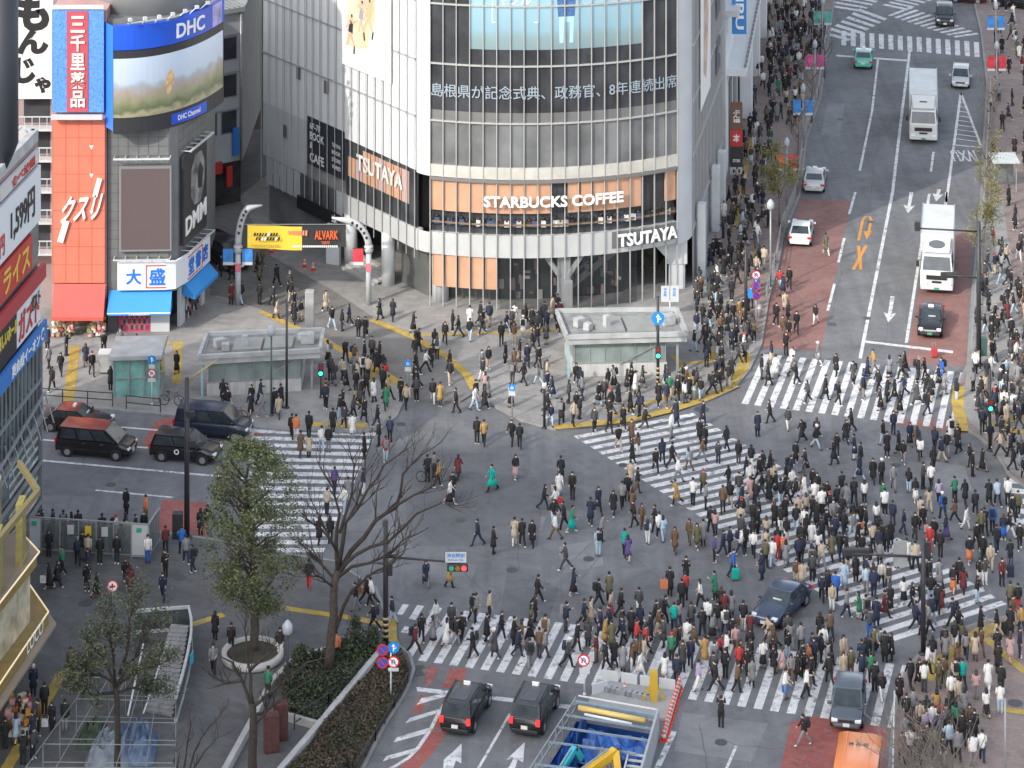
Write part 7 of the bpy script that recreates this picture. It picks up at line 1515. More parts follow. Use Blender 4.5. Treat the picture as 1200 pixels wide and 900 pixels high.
def rings(m, R_, n=10, mi=0, cap=True):
    """R_: (centre, rx, ry) elliptical rings bottom to top"""
    vs = []
    for c, rx, ry in R_:
        for k in range(n): t = 2*math.pi*k/n; vs.append((c[0]+rx*math.cos(t), c[1]+ry*math.sin(t), c[2]))
    fs = [(i*n+k, i*n+(k+1) % n, (i+1)*n+(k+1) % n, (i+1)*n+k) for i in range(len(R_)-1) for k in range(n)]
    if cap: fs += [tuple(reversed(range(n))), tuple(range((len(R_)-1)*n, len(R_)*n))]
    m.add(vs, fs, mi, True)
def body_mesh(P):
    """one continuous skinned figure with head, hands and feet"""
    J = ['pel', 'chest', 'neck', 'head', 'top']+[a+s_ for s_ in 'LR' for a in ('hip', 'kn', 'an', 'toe', 'sh', 'el', 'wr', 'ha')]; Q = dict(P); Q['head'] = P['head']-Vector((0, 0, .02)); Q['top'] = P['head']+Vector((-.01, 0, .10))
    Rr = dict(pel=.12, chest=.12, neck=.052, head=.082, top=.078, hip=.085, kn=.055, an=.042, toe=.036, sh=.055, el=.042, wr=.028, ha=.030)
    E = [('pel', 'chest'), ('chest', 'neck'), ('neck', 'head'), ('head', 'top')]
    for s_ in 'LR': E += [('pel', 'hip'+s_), ('hip'+s_, 'kn'+s_), ('kn'+s_, 'an'+s_), ('an'+s_, 'toe'+s_), ('chest', 'sh'+s_), ('sh'+s_, 'el'+s_), ('el'+s_, 'wr'+s_), ('wr'+s_, 'ha'+s_)]
    me = bpy.data.meshes.new('b'); me.from_pydata([Q[j] for j in J], [(J.index(a), J.index(b)) for a, b in E], []); o = bpy.data.objects.new('b', me); COL.objects.link(o)
    o.modifiers.new('s', 'SKIN'); sv = me.skin_vertices[0].data
    for i, j in enumerate(J): r = Rr[j.rstrip('LR')]; sv[i].radius = (r, r); sv[i].use_root = (j == 'pel')
    md = o.modifiers.new('u', 'SUBSURF'); md.levels = md.render_levels = 1
    dg = bpy.context.evaluated_depsgraph_get(); dg.update(); m2 = bpy.data.meshes.new_from_object(o.evaluated_get(dg)); m = MB()
    zs = {s_: P['an'+s_] for s_ in 'LR'}
    vs = [v.co.copy() for v in m2.vertices]; m.v = [tuple(v) for v in vs]
    for p_ in m2.polygons:
        c = p_.center; foot = any((c-zs[s_]).length < .2 and c.z < zs[s_].z+.03 for s_ in 'LR'); m.f.append(list(p_.vertices)); m.m.append(1 if foot else 0); m.sm.append(True)
    bpy.data.objects.remove(o); bpy.data.meshes.remove(me); bpy.data.meshes.remove(m2)
    h = P['head']; m.tube([h+Vector((.07, 0, .035)), h+Vector((.108, 0, .0)), h+Vector((.08, 0, -.01))], [.008, .017, .010], 5)      # nose
    for y in (-.032, .032): m.sphere(h+Vector((.078, y, .03)), .014, 6, 3)
    for y in (-.086, .086): m.sphere(h+Vector((0, y, .01)), .026, 6, 0, (.6, .35, 1))
    m.sphere(h+Vector((.062, 0, -.035)), .048, 8, 2, (.72, 1, .85)); m.bar(h+Vector((.100, -.018, -.034)), h+Vector((.100, .018, -.034)), .004, .006, 2)
    for s_ in 'LR':
        a, b = P['wr'+s_], P['ha'+s_]; d = (b-a).normalized(); sd = d.cross(Vector((1, 0, 0))).normalized() if abs(d.x) < .9 else Vector((0, 0, 1)); fw = sd.cross(d)
        for k, L in enumerate((.062, .072, .066, .05)): q0 = b+fw*(.024-.016*k); m.tube([q0-d*.02, q0+d*L*.55, q0+d*L*.95-sd*.018*(1 if s_ == 'L' else -1)], [.010, .009, .006], 5)
        m.tube([a+d*.03, a+d*.055+fw*.035, a+d*.09+fw*.042], [.011, .010, .007], 5)
    return m
def coat_mesh(P, T, n=10):
    H = P['pel'].z; m = MB(); ch = P['chest']; nk = P['neck']; f = 1.0 if T != 'p' else 1.22; st = max(abs(P['knL'].x), abs(P['knR'].x)); xo = (P['knL'].x+P['knR'].x)*.3
    R_ = []
    if T in 'lf':
        w = 1.45 if T == 'f' else 1.0
        R_ += [((xo, 0, H-.46), (.19+st*.5)*w, .225*w), ((xo*.6, 0, H-.22), (.17+st*.28)*min(w, 1.2), .215), ((0, 0, H), .15, .18), ((ch.x*.4, 0, H+.14), .13, .162)]
    else: R_ += [((0, 0, H-.12), .15*f, .178*f), ((0, 0, H), .15*f, .178*f), ((ch.x*.4, 0, H+.14), .132*f, .162*f)]
    R_ += [((ch.x, 0, H+.33), .132*f, .178*f), ((ch.x, 0, H+.45), .105*f, .168), ((nk.x, 0, H+.51), .085, .11), ((nk.x, 0, H+.56), .065, .07)]
    rings(m, R_, n)
    for s_ in 'LR': m.tube([lerp(P['sh'+s_], P['chest'], .25)+Vector((0, 0, .01)), P['sh'+s_], lerp(P['sh'+s_], P['el'+s_], .5), P['el'+s_], lerp(P['el'+s_], P['wr'+s_], .95)], [.065, .070*f, .061*f, .055*f, .046*f], 8)
    return m
def legs_mesh(P, skirt, n=8):
    m = MB(); H = P['pel'].z
    if skirt:
        st = max(abs(P['knL'].x), abs(P['knR'].x)); rings(m, [((0, 0, H-.62), .22+st*.5, .23), ((0, 0, H-.35), .18+st*.3, .20), ((0, 0, H-.05), .145, .175), ((0, 0, H+.08), .13, .16)], 12)
    else:
        rings(m, [((0, 0, H-.12), .115, .16), ((0, 0, H), .13, .165), ((0, 0, H+.1), .12, .15)], n)
        for s_ in 'LR': m.tube([P['hip'+s_]+Vector((0, 0, .03)), lerp(P['hip'+s_], P['kn'+s_], .5), P['kn'+s_], lerp(P['kn'+s_], P['an'+s_], .5), P['an'+s_]+Vector((0, 0, -.01))], [.105, .092, .073, .067, .058], n)
    return m
def hair_mesh(P, st, n=10):
    m = MB(); h = P['head']
    if st == 'K': m.sphere(h+Vector((-.022, 0, .045)), .108, n, 0, (1, .95, 1.0)); rings(m, [(h+Vector((-.075, 0, -.27)), .045, .095), (h+Vector((-.06, 0, -.12)), .07, .115), (h+Vector((-.035, 0, .02)), .085, .108)], n)
    elif st == 'h': m.sphere(h+Vector((-.012, 0, .06)), .108, n, 0, (1.02, .98, .95)); m.box(h+Vector((.1, 0, .075)), (.11, .15, .015))
    else: m.sphere(h+Vector((-.02, 0, .05)), .104, n, 0, (1, .95, .98))
    return m
def pack_mesh(P):
    m = MB(); c = P['chest']; m.box(c+Vector((-.24, 0, .0)), (.17, .29, .42)); m.box(c+Vector((-.335, 0, -.07)), (.05, .22, .2)); m.bar(c+Vector((-.15, .1, .19)), c+Vector((.13, .11, .12)), .04, .02); m.bar(c+Vector((-.15, -.1, .19)), c+Vector((.13, -.11, .12)), .04, .02); return m
def as_mesh(m, nm, slots):
    me = bpy.data.meshes.new(nm); me.from_pydata(m.v, [], m.f)
    for _ in range(slots): me.materials.append(SKIN[0])
    me.polygons.foreach_set('material_index', m.m); me.polygons.foreach_set('use_smooth', m.sm); me.update(); return me
CACHE = {}
def part_mesh(kind, pose, var=''):
    k = (kind, pose, var)
    if k not in CACHE:
        P = POSES[pose]; CACHE[k] = {'body': lambda: as_mesh(body_mesh(P), 'person_body', 4), 'coat': lambda: as_mesh(coat_mesh(P, var), 'coat', 1), 'legs': lambda: as_mesh(legs_mesh(P, var == 'S'), 'legs', 1), 'hair': lambda: as_mesh(hair_mesh(P, var), 'hair', 1), 'pack': lambda: as_mesh(pack_mesh(P), 'pack', 1)}[kind]()
    return CACHE[k]
def link_part(nm, me, mats, root):
    o = bpy.data.objects.new(nm, me); COL.objects.link(o); o.parent = root
    for i, m_ in enumerate(mats): o.material_slots[i].link = 'OBJECT'; o.material_slots[i].material = m_
    return o
DIRS = dict(r=0, ru=.6, u=1.571, lu=2.54, l=3.142, ld=3.74, d=4.712, rd=5.68)
# photo feet position, heading, coat colour+cut (j jacket, l long coat, p puffer, f flared), legs (capital = skirt), hair (k b short, K B long, h cap/hat), extras (B backpack, m mask, S stand, P phone, C carry, A arms raised)
PEOPLE = """
499 687 d nl g K; 527 689 r yl k k; 511 733 l wj G K; 529 740 d cp n k; 541 752 d kj k k; 486 766 rd mj k k B; 494 752 d kj k K; 534 758 r kj g k B; 523 757 r wj W K; 554 729 rd oj k k; 557 731 r gj k k B; 554 771 l kj k k B
570 753 r kl k k; 573 727 r ej k k; 587 750 r kj n h; 630 707 r kj k k; 602 757 r kl k k; 611 759 r bj e K; 607 770 rd np n k; 621 753 r kl k K; 621 783 u cp g k B; 632 771 u bj c k; 639 756 u ep g k B; 663 668 l cj c k; 672 698 r nj K K
701 711 r kj k k B; 714 705 u ol k k; 716 722 r ej r K; 727 723 r kp k k; 785 699 u kl k k; 749 722 u cj w k; 663 741 r np c k B; 692 731 r el k K; 684 735 r nj k k; 638 772 r gj c k; 689 758 u cl k K; 676 764 r kj k k; 665 783 r cj k h B; 704 747 l nl k k
715 743 l nj k k; 709 759 r yl k k; 717 762 u ol k k; 730 756 l nj k k; 728 746 r kj k k; 750 740 u nl k K; 746 762 r rj k k; 756 766 r rp k k; 763 752 l kj k k; 771 747 r bj e k; 778 732 r kj k k B; 778 759 l cl k k; 699 777 l mj b k; 710 786 l kj k k; 720 782 u kl k K; 730 790 u gl k k
746 777 d bp k K; 754 777 r ej e K; 787 777 u xj k h; 750 793 r wl w K; 779 798 u wl e K; 793 802 u nj n k; 740 787 r bj w K; 804 686 d kj k k A; 803 704 u rj k k; 799 712 u kp k k; 821 711 l wj k K; 838 703 lu xl k k P; 893 680 l nl n k; 829 735 u wp k k; 841 740 u kj g k; 850 745 u wj n k B
845 720 u kj k K; 849 727 u mj k k; 857 725 u gl k K; 871 740 u kj w k; 879 752 u mj k k; 879 771 u kl k k; 823 747 u kj k k C; 810 740 u cj k k; 790 740 u tj n k; 795 735 u pj n K; 805 761 u wl w k; 809 783 u nj n k; 826 781 u yl s k; 815 765 l bj o k; 843 773 r rj k K; 837 785 d gj k k; 851 775 r wj k k C
858 756 d kj k k; 862 764 d pj b K; 868 783 d bj R K; 894 783 d wj K B; 906 779 d kl k K; 917 790 r pl b K; 901 753 l el k K; 907 761 l bl k k; 923 752 u cj k k; 927 760 u gj g K; 906 738 d kj k k; 818 810 r lj w k C; 839 810 l kj k k; 850 795 d kp k k; 864 812 r bj k k; 881 805 d gl k K; 845 853 u kj k k A; 920 820 r wj g k
945 818 r wj k h; 974 822 r wj k K; 942 874 l kj g k B; 907 788 d kl k K; 927 798 d gj b K; 935 798 d kl k K; 942 795 d kj k K; 949 785 l jj b K; 954 782 d nj k k; 970 788 r gj k k; 973 780 r kl k K; 965 767 u wj w k; 988 798 d el w K; 997 795 d oj b k; 866 790 u rj k k; 836 798 u cj k k; 939 765 u gj k k
961 751 u kl k K; 973 751 u bj k k; 951 776 r nj k k; 988 777 d ej e K; 992 724 rd gj n k; 975 716 d ej w K; 979 705 u up k k; 989 691 u sl g k; 951 703 u kj g k; 940 688 d el e K; 933 685 d bj e K; 963 705 d nj k k; 971 700 u kl k K; 952 682 u cj k k; 1003 682 u kl k K; 1007 725 l xl W K; 1015 731 u gj n k B; 1027 735 u nl n k
1024 700 u np n k; 1015 696 u sj g k; 1036 724 r ml k k; 1043 717 u kj K K; 1041 692 u ej c k B; 1033 687 d wj k K; 1019 748 u cj u k; 1025 767 u oj c k; 1031 769 d gj k k; 1037 777 u kl k k; 1045 775 l kl k K; 1010 785 u nj k k; 1015 781 u kj k K; 1079 732 d lj n K; 1092 731 u np g k; 1099 719 u kj k k; 1103 719 u ml e K
1117 734 l nj k k B; 1101 689 u gl k k; 1089 688 u kl k k; 1083 689 u kj k k; 1117 695 u kj J k; 1129 696 u ml k K; 1124 687 u kj k k; 1145 707 rd kj s K; 1148 684 d kj w K; 1154 685 d cj w k; 1174 687 d mj k k m; 1149 743 r kl k K; 1119 761 u kj w K; 1127 759 u oj n K; 1093 779 u kj w K; 1108 776 u gl k K; 1132 772 u gj n K; 1143 775 u el b K
1149 767 d bj b K; 1089 743 l gj k k; 1081 748 u nj k k; 1169 773 u kj k k; 1184 777 u pl p K; 1195 771 r nj n k; 1184 745 u kl k k; 1197 743 u yj n k; 1184 717 u oj n k; 1193 717 u kj r k; 1010 800 u nj k k; 1021 801 u xj k k; 1025 812 u kj k k; 1034 822 u kj w K; 1054 823 d kl k K; 1067 807 u kj k k; 1077 805 d kl k K; 1087 790 r wj k k
1100 807 d oj o k; 1106 804 u bj o k; 1083 812 u wj c k; 1120 807 u ep n k B; 1128 808 u tj k k; 1122 787 u bj n K; 1144 820 u pj g K; 1158 810 u wl w k; 1173 815 u kj k k; 1170 790 u kl k k; 1156 841 u wj K K; 1172 837 u wj s k; 1098 843 u yj r K; 1112 848 u kl k K; 1123 830 u ej o k; 1115 825 u wj k k
1151 893 u wj n k; 1128 873 u kj k k; 1136 858 d bj b K; 1062 850 d kj k k; 1070 845 u gj n k; 1078 856 d ej b K; 1086 850 u kj k K; 1092 862 d wj k k; 1100 872 u np k k; 1068 866 u kl k K; 1060 874 d gj k k; 1076 878 u bj e K; 1086 884 d kj k k; 1096 890 u oj k k; 1108 862 d cj k k; 1112 884 u sj k k; 1120 858 u xj k K; 1066 890 u wj k k; 1076 898 d kp k k; 1104 898 d kj g K; 1122 893 u gp k k; 1137 878 u kj k k; 1057 896 u bj k k; 1130 840 u gl k K; 1085 866 d lj k K; 1140 898 u wp g k; 1142 868 d kl k k
793 592 l yl k k; 812 592 u wj k k; 827 597 r gj k k; 824 580 d oj k h; 791 648 d bl b K; 808 637 d bj o K; 817 643 d ol b K; 824 640 u gl k k; 833 625 u kj k k B; 838 628 u pj k K; 837 659 r vj k k; 847 652 r nj n k; 855 649 r np n k; 868 651 r wj n k B; 883 652 d wj k K; 905 664 u wj s k; 911 656 u rj r k; 919 657 u jj c k; 897 665 u oj k k; 921 664 u gl g K
936 661 u np k k; 859 677 rd uj n k; 981 600 u kj k k; 992 597 u gl w k; 1001 592 u kj k k; 1013 591 u wj k K; 987 612 u kl k k; 1000 618 u kj E K; 1015 627 l kj k k; 1027 617 u wj n K; 1037 604 u wp k k; 1035 595 d xj k k; 1046 617 u np c k; 963 604 u wp k k; 955 595 u wj w k; 965 599 u kj k k; 936 604 u lj k k; 943 624 d wl w K; 933 624 u kj s k; 915 624 u kj w k
953 613 u kj k k; 957 619 u kl k K; 951 641 d wl w K; 963 639 u kj k k; 979 635 u np n k; 975 657 u ol k k; 984 656 u kj n k; 992 657 l kj k k; 959 653 u wj k K; 939 660 u kp k k; 951 667 u gj g K; 963 667 u ej g k; 953 675 u cj k k; 1019 671 u kj w k; 1031 667 u gj k k; 1023 645 u ej k k; 1039 648 u kj k k; 1044 640 u kl k K; 1051 667 u wl k k; 1033 645 u kj n k; 1063 665 u wp k k; 1073 668 u ep k k; 1010 655 d kl k K; 1030 652 u nj k k
1047 574 d gj g k; 1065 577 u kj s K; 1073 588 u kj W K; 1091 573 u wj k k; 1089 600 u ej e K; 1100 590 u lj k K; 1105 609 u uj n h B; 1119 589 u xj k k; 1131 591 u kl k K; 1143 605 u kj k k; 1119 613 l bj k K; 1132 621 rd wj w K; 1109 633 l nj V K; 1072 632 d kj c k m; 1079 612 u el k k; 1081 623 d kj k k m; 1090 647 d rj r k m; 1095 637 d kj k k; 1102 653 u kj k k
1136 660 d kj J k m; 1144 644 d kj k k m; 1152 659 d kj k k m; 1161 668 d ej e k m; 1154 627 u kj k k; 1163 624 u up k k B; 1176 633 u nj U B; 1168 648 u nj n k B; 1183 631 r kj w k; 1195 644 d kj k k m; 1184 665 u kj n k; 1159 592 u kl k k; 1169 593 u sj k k; 1181 592 u wj k k; 1186 611 d kj k k m; 1193 607 d oj k k; 1150 630 d oj k k
655 582 d wl w K m; 671 585 d kj k k m; 651 599 l wj k K; 661 620 l kj k k; 670 624 r xj T k; 651 632 l wj b h; 624 640 d kl k K; 692 615 u nl k k; 701 599 d nl k K m; 719 603 d kl k K; 729 595 u gp k k; 741 602 u bj b K; 705 635 r gj k k P; 701 652 u sj s k B; 736 658 u vl e K; 732 652 u tj n k; 743 617 l kj k k m; 759 638 u wj w K B; 768 623 l kj k k; 773 632 u wj n k; 752 619 d bj b K; 735 587 d kj k k; 739 571 u el k k; 747 579 r kj b k; 777 634 u sj s K; 612 640 u kj k k; 603 638 u el w k
577 575 l tf k k; 537 561 u ml k K; 604 561 d kj P K m; 527 591 r wj K k m; 531 583 d kj k k; 513 571 r yj k k B; 501 565 u kj k k; 509 560 u gj k k; 560 639 ld nj n k m; 578 649 r kl k k; 559 520 u kj k k; 567 521 u yj k k; 600 521 d kj k k; 609 525 u kj k k; 352 535 u bl c k; 362 536 u el k K; 377 529 u wj s k; 385 530 u kj g h; 342 513 u kj k k; 347 515 u jp w k; 362 513 u kp k k; 390 508 u kl k k; 413 513 u wl g k
427 538 l kl k k; 444 523 l kp k k; 457 518 u np k k; 452 542 u rj s k B; 392 577 u vj n k; 408 590 u gl s k; 426 580 l kj w k; 383 603 u ej k k; 374 637 u kl k K; 387 637 u kj k K; 403 600 d wj s k; 148 603 d kl k K S; 171 612 l jj o k S; 45 640 d kj k k S; 60 642 u cj k k S; 77 641 r rj k k P; 95 643 d kl k K S; 105 643 d kj k k P; 119 644 d kj k k P; 130 645 d kj c k P; 142 647 u kj k k S
57 652 d kj k K S; 91 663 u kj k h B; 97 656 d kj g k P; 103 660 u ej k k S; 117 661 u kj k k S; 137 660 d kj n k S; 73 673 l xj k k; 58 690 l kj K K; 67 687 rd kl k K; 103 675 l nj k k S; 113 700 r kl M K; 147 685 d kj c K; 153 693 u ml M K S; 173 660 d wj u k S; 194 648 u mj k k; 194 677 d kj k k P; 191 703 d nj n k m; 213 650 u uj n k; 218 660 u gj n k; 226 671 lu nj n k B; 235 627 u kl k K; 243 622 u kj g K
39 815 d nl n h S; 52 838 u kj k k; 45 858 l bj k k S; 61 857 d kl k K m; 76 858 u kp g k S; 27 897 u kj k k B; 33 845 r rj k K S; 83 795 d oj k k S; 97 817 u kj k K; 6 878 u kj k k S; 250 790 d gj k k C; 252 750 u kl k K S; 271 764 d kj k k S; 314 818 u xj k h S; 394 775 d jj k k S; 417 716 l kj g k B; 429 707 r kj k k; 436 710 l wj k k; 438 740 l kj k k B; 460 732 l nj s k; 362 690 u kj r k; 328 770 d kj w k S; 102 693 d kj k k; 300 700 u nj n k
488 470 u cj k k; 476 478 d ej k k; 470 470 d kj k k; 455 468 r yj k k; 968 298 u ol w k; 956 380 d kj w K; 918 395 d bj b k; 924 400 d kj b K; 920 365 d el k K; 925 338 d kj k k; 914 338 d rj s K
"""
rp_ = random.Random(99)
RECS = []
for line in PEOPLE.replace('\n', ';').split(';'):
    w_ = line.split()
    if not w_: continue
    x, y, dr, ct, lg, hr = float(w_[0]), float(w_[1]), w_[2], w_[3], w_[4], w_[5]
    RECS.append([x, y, dr, ct, lg, hr, ''.join(w_[6:])])
PAL = 'k'*150+'c'*28+'n'*24+'g'*16+'e'*13+'w'*20+'b'*8+'o'*5+'mmrpusyx'
LPAL = 'k'*55+'c'*10+'n'*14+'g'*8+'e'*6+'w'*5+'b'*5+'s'*7
def rnd_person(x, y, dirs, ex=''):
    ct = rp_.choice(PAL)+rp_.choice('jjjllp'); lg = rp_.choice(LPAL); fem = rp_.random() < .52
    if fem and rp_.random() < .2: lg = lg.upper()
    RECS.append([x, y, rp_.choice(dirs), ct, lg, (rp_.choice('KKB') if fem else rp_.choice('kkkkbh')), ('B' if rp_.random() < .15 else '')+('m' if rp_.random() < .4 else '')+ex])
def scatter(poly, n, dirs, mind=7, ex=''):
    xs = [p[0] for p in poly]; ys = [p[1] for p in poly]; k = tries = 0
    while k < n and tries < n*60:
        tries += 1; x, y = rp_.uniform(min(xs), max(xs)), rp_.uniform(min(ys), max(ys))
        if not inside((x, y), poly): continue
        if any((x-r_[0])**2+((y-r_[1])*1.3)**2 < mind*mind for r_ in RECS): continue
        rnd_person(x, y, dirs, ex); k += 1
UD = ['u', 'd', 'u', 'd', 'lu', 'rd', 'l', 'r']
scatter([(845, 600), (880, 570), (985, 590), (985, 640), (945, 665), (870, 648)], 36, ['u', 'u', 'd', 'lu', 'rd'], 8.5)
scatter([(880, 545), (990, 580), (975, 600), (870, 590), (850, 575)], 18, UD, 8); scatter([(985, 610), (1060, 625), (1090, 690), (1010, 700), (985, 670)], 10, UD, 8.5)
scatter([(690, 725), (900, 755), (1000, 785), (985, 815), (860, 795), (700, 775)], 12, ['r', 'l', 'r', 'rd', 'u', 'd'], 9.5); scatter([(490, 720), (640, 730), (680, 760), (640, 780), (500, 765)], 4, ['r', 'l'], 14)
scatter([(1050, 700), (1090, 700), (1110, 730), (1060, 745)], 5, UD, 9); scatter([(1100, 745), (1195, 725), (1200, 800), (1110, 800)], 4, UD, 10)
# farther people
scatter([(375, 425), (440, 420), (470, 450), (455, 505), (380, 503), (372, 470)], 34, UD, 7); scatter([(475, 420), (560, 430), (640, 420), (650, 495), (590, 480), (480, 490)], 28, UD, 8)
scatter([(440, 372), (660, 380), (660, 398), (480, 398)], 15, ['l', 'r', 'u', 'd'], 7); scatter([(500, 385), (640, 400), (640, 430), (480, 430)], 11, UD, 9)
scatter([(250, 310), (300, 300), (345, 350), (430, 385), (430, 410), (270, 365)], 24, UD, 8); scatter([(50, 408), (235, 400), (235, 470), (60, 462)], 15, UD, 11); scatter([(250, 470), (330, 474), (330, 500), (280, 495)], 10, UD, 7)
scatter([(690, 465), (800, 410), (880, 420), (860, 455), (800, 480), (690, 500)], 50, UD, 7.5); scatter([(640, 440), (690, 450), (690, 505), (640, 500)], 13, UD, 8)
scatter([(815, 330), (860, 300), (895, 310), (890, 400), (860, 430), (815, 405)], 52, UD, 6.5); scatter([(850, 240), (905, 235), (895, 320), (830, 320)], 38, UD, 6.5)
scatter([(872, 150), (935, 140), (905, 240), (860, 240)], 34, ['u', 'd'], 6); scatter([(885, 70), (955, 60), (940, 140), (880, 150)], 40, ['u', 'd'], 5.5); scatter([(892, -10), (968, -10), (965, 70), (888, 75)], 82, ['u', 'd', 'l', 'r'], 4.6)
scatter([(880, 420), (1125, 440), (1120, 495), (875, 465)], 36, ['l', 'r', 'l', 'r', 'ld', 'ru'], 8); scatter([(895, 490), (1130, 520), (1170, 570), (1060, 575), (920, 560), (880, 500)], 36, UD, 9)
scatter([(690, 500), (820, 490), (880, 540), (800, 575), (720, 540)], 22, UD, 11); scatter([(1150, 290), (1215, 280), (1215, 440), (1142, 440)], 52, UD, 6.5); scatter([(1135, 440), (1215, 440), (1215, 570), (1190, 560), (1150, 512)], 56, UD, 7)
scatter([(1160, 90), (1215, 90), (1215, 290), (1156, 290)], 22, UD, 9); scatter([(1165, -10), (1215, -10), (1215, 90), (1165, 90)], 26, UD, 6.5); scatter([(890, 400), (925, 330), (935, 400), (920, 420)], 5, UD, 9); scatter([(30, 625), (180, 630), (172, 650), (36, 644)], 14, ['u', 'd', 'l', 'r'], 7.5, 'S')
scatter([(5, 845), (60, 830), (50, 900), (0, 900)], 5, UD, 9); scatter([(600, 650), (660, 560), (660, 640)], 3, UD, 14); scatter([(540, 385), (660, 370), (650, 392), (560, 394)], 10, UD, 7)
# clear of vehicles and fixed things
def blocked(x, y):
    p = gz(x, y)
    for o in BLOCK:
        d = Vector((p.x-o[0], p.y-o[1])); c, s_ = math.cos(-o[2]), math.sin(-o[2]); u, v = d.x*c-d.y*s_, d.x*s_+d.y*c
        if abs(u) < o[3] and abs(v) < o[4]: return True
    return False
BLOCK = []
for o in list(COL.objects):
    if o.parent is None and o.get('category') in ('taxi', 'van', 'car', 'truck', 'bus'): xs_ = {'truck': (5.2, 1.5), 'bus': (3.8, 1.3), 'van': (2.7, 1.15)}.get(o['category'], (2.6, 1.1)); BLOCK.append((o.location.x, o.location.y, o.rotation_euler.z, *xs_))
BLOCK += [(7.5, 193.2, .05, 4.6, 2.9), (-16.9, 190, .1, 4.6, 2.7), (-25, 188.5, 0, 2, 2)]
RECS = [r_ for r_ in RECS if not blocked(r_[0], r_[1])]
RECS.sort(key=lambda r_: -r_[1]); NIND = 300
COATN = dict(j='jacket', l='long coat', p='puffer jacket', f='flared long coat')
def pose_of(r_):
    ex = r_[6]
    if 'A' in ex: return 'photo'
    if 'P' in ex: return 'phone'
    if 'C' in ex: return 'carry'
    if 'S' in ex: return 'stand'
    return rp_.choice(['stride', 'stride2', 'stride', 'step', 'step2', 'pass', 'carry', 'pocket', 'stroll', 'lean', 'wait', 'pocket', 'stand', 'phone'])
def zone(x, y):
    if x > 1040 and y > 700: return 'on brown paving' if (y > 838 or x > 1090) else 'at the corner kerb'
    if y > 715 and x > 465 and y < 860: return 'on the lower zebra' if y < 832 else 'on the front road'
    if y >= 860 and x > 460: return 'on the front red lane'
    if x < 330 and y > 596 and y < 664: return 'at the smoking enclosure'
    if x < 130 and y > 780: return 'beside the lit shop'
    if x < 465 and y > 655: return 'on the station plaza'
    if 330 < x < 460 and y <= 655: return 'on the west zebra'
    if x > 1065 and y < 660: return 'near the east kerb'
    if x > 780 and y < 700: return 'on the diagonal zebra'
    if x > 880: return 'by the blue sedan'
    return 'mid crossing'
SHORT = None
ANCH = {'on brown paving': ('the minibus', 1003, 880), 'at the corner kerb': ('the armed pole', 1082, 766), 'on the lower zebra': ('the banded pole', 452, 757), 'on the front road': ('the minibus', 1003, 880), 'on the front red lane': ('the minibus', 1003, 880), 'at the smoking enclosure': ('the black pole', 219, 630), 'beside the lit shop': ('the goods rack', 20, 858), 'on the station plaza': ('the planter', 296, 770), 'on the west zebra': ('the minivan', 250, 509), 'near the east kerb': ('the armed pole', 1082, 766), 'on the diagonal zebra': ('the blue sedan', 907, 710), 'by the blue sedan': ('the blue sedan', 907, 710), 'mid crossing': ('the name plate', 535, 680)}
ORD = 'first second third fourth fifth sixth seventh eighth ninth tenth eleventh twelfth thirteenth fourteenth fifteenth sixteenth seventeenth eighteenth nineteenth twentieth'.split()
IND = RECS[:NIND]; INFO = []
for r_ in IND:
    x, y, dr, ct, lg, hr, ex = r_; legs = CLN[lg.lower()]+(' skirt' if lg.isupper() else ' trousers'); hair = {'K': 'long hair', 'B': 'long hair', 'h': 'cap'}.get(hr, '')
    base = f'person in {CLN[ct[0]]} {COATN[ct[1]]}'; view = {'u': 'from behind', 'lu': 'from behind', 'ru': 'from behind', 'd': 'face on', 'ld': 'face on', 'rd': 'face on', 'l': 'heading west', 'r': 'heading east'}[dr]
    if dr in 'lr' and 'S' in ex+('' if True else ''): view = 'standing in profile'
    INFO.append(dict(base=base, legs=legs, hair=hair, pack='backpack' if 'B' in ex else '', view=view, zone=zone(x, y), x=x, y=y))
def text(i, lev):
    s_ = i['base']
    if i['pack']: s_ += ' with '+i['pack']
    elif lev >= 1: s_ += ' and '+i['legs']
    if lev >= 2 and i['hair'] and not i['pack']: s_ += ', '+i['hair']
    if lev >= 3: s_ += ', '+i['view']
    return s_+' '+i['zone']
lab = [None]*len(INFO)
for lev in range(4):
    cnt = {}
    for i in INFO: cnt.setdefault(text(i, lev), 0); cnt[text(i, lev)] += 1
    for k, i in enumerate(INFO):
        if lab[k] is None and cnt[text(i, lev)] == 1: lab[k] = text(i, lev)
left = {}
for k, i in enumerate(INFO):
    if lab[k] is None: left.setdefault(text(i, 3) if False else (i['base'], '' if i['pack'] else i['legs'], '', i['pack'], i['view'], i['zone']), []).append(k)
for key, ks in left.items():
    a = ANCH[key[5]]; ks.sort(key=lambda k: (INFO[k]['x']-a[1])**2+(INFO[k]['y']-a[2])**2)
    for n_, k in enumerate(ks):
        i = INFO[k]; s_ = i['base']+(' with backpack' if i['pack'] else ', '+i['legs'])+', '+i['view']; lab[k] = f'{s_}, {ORD[n_]} such from {a[0]}' if len(ks) > 1 else f"{s_} {i['zone']}"
seen = {}
for k, l_ in enumerate(lab):
    if len(l_.split()) > 16: lab[k] = l_ = l_.replace('facing the camera', 'face on').replace(' and ', ', ')
for k, l_ in enumerate(lab): seen.setdefault(l_, []).append(k)
for l_, ks in seen.items():
    if len(ks) > 1:
        for n_, k in enumerate(sorted(ks, key=lambda k: INFO[k]['y'], reverse=True)): lab[k] = l_+f', {ORD[n_]} from the bottom'
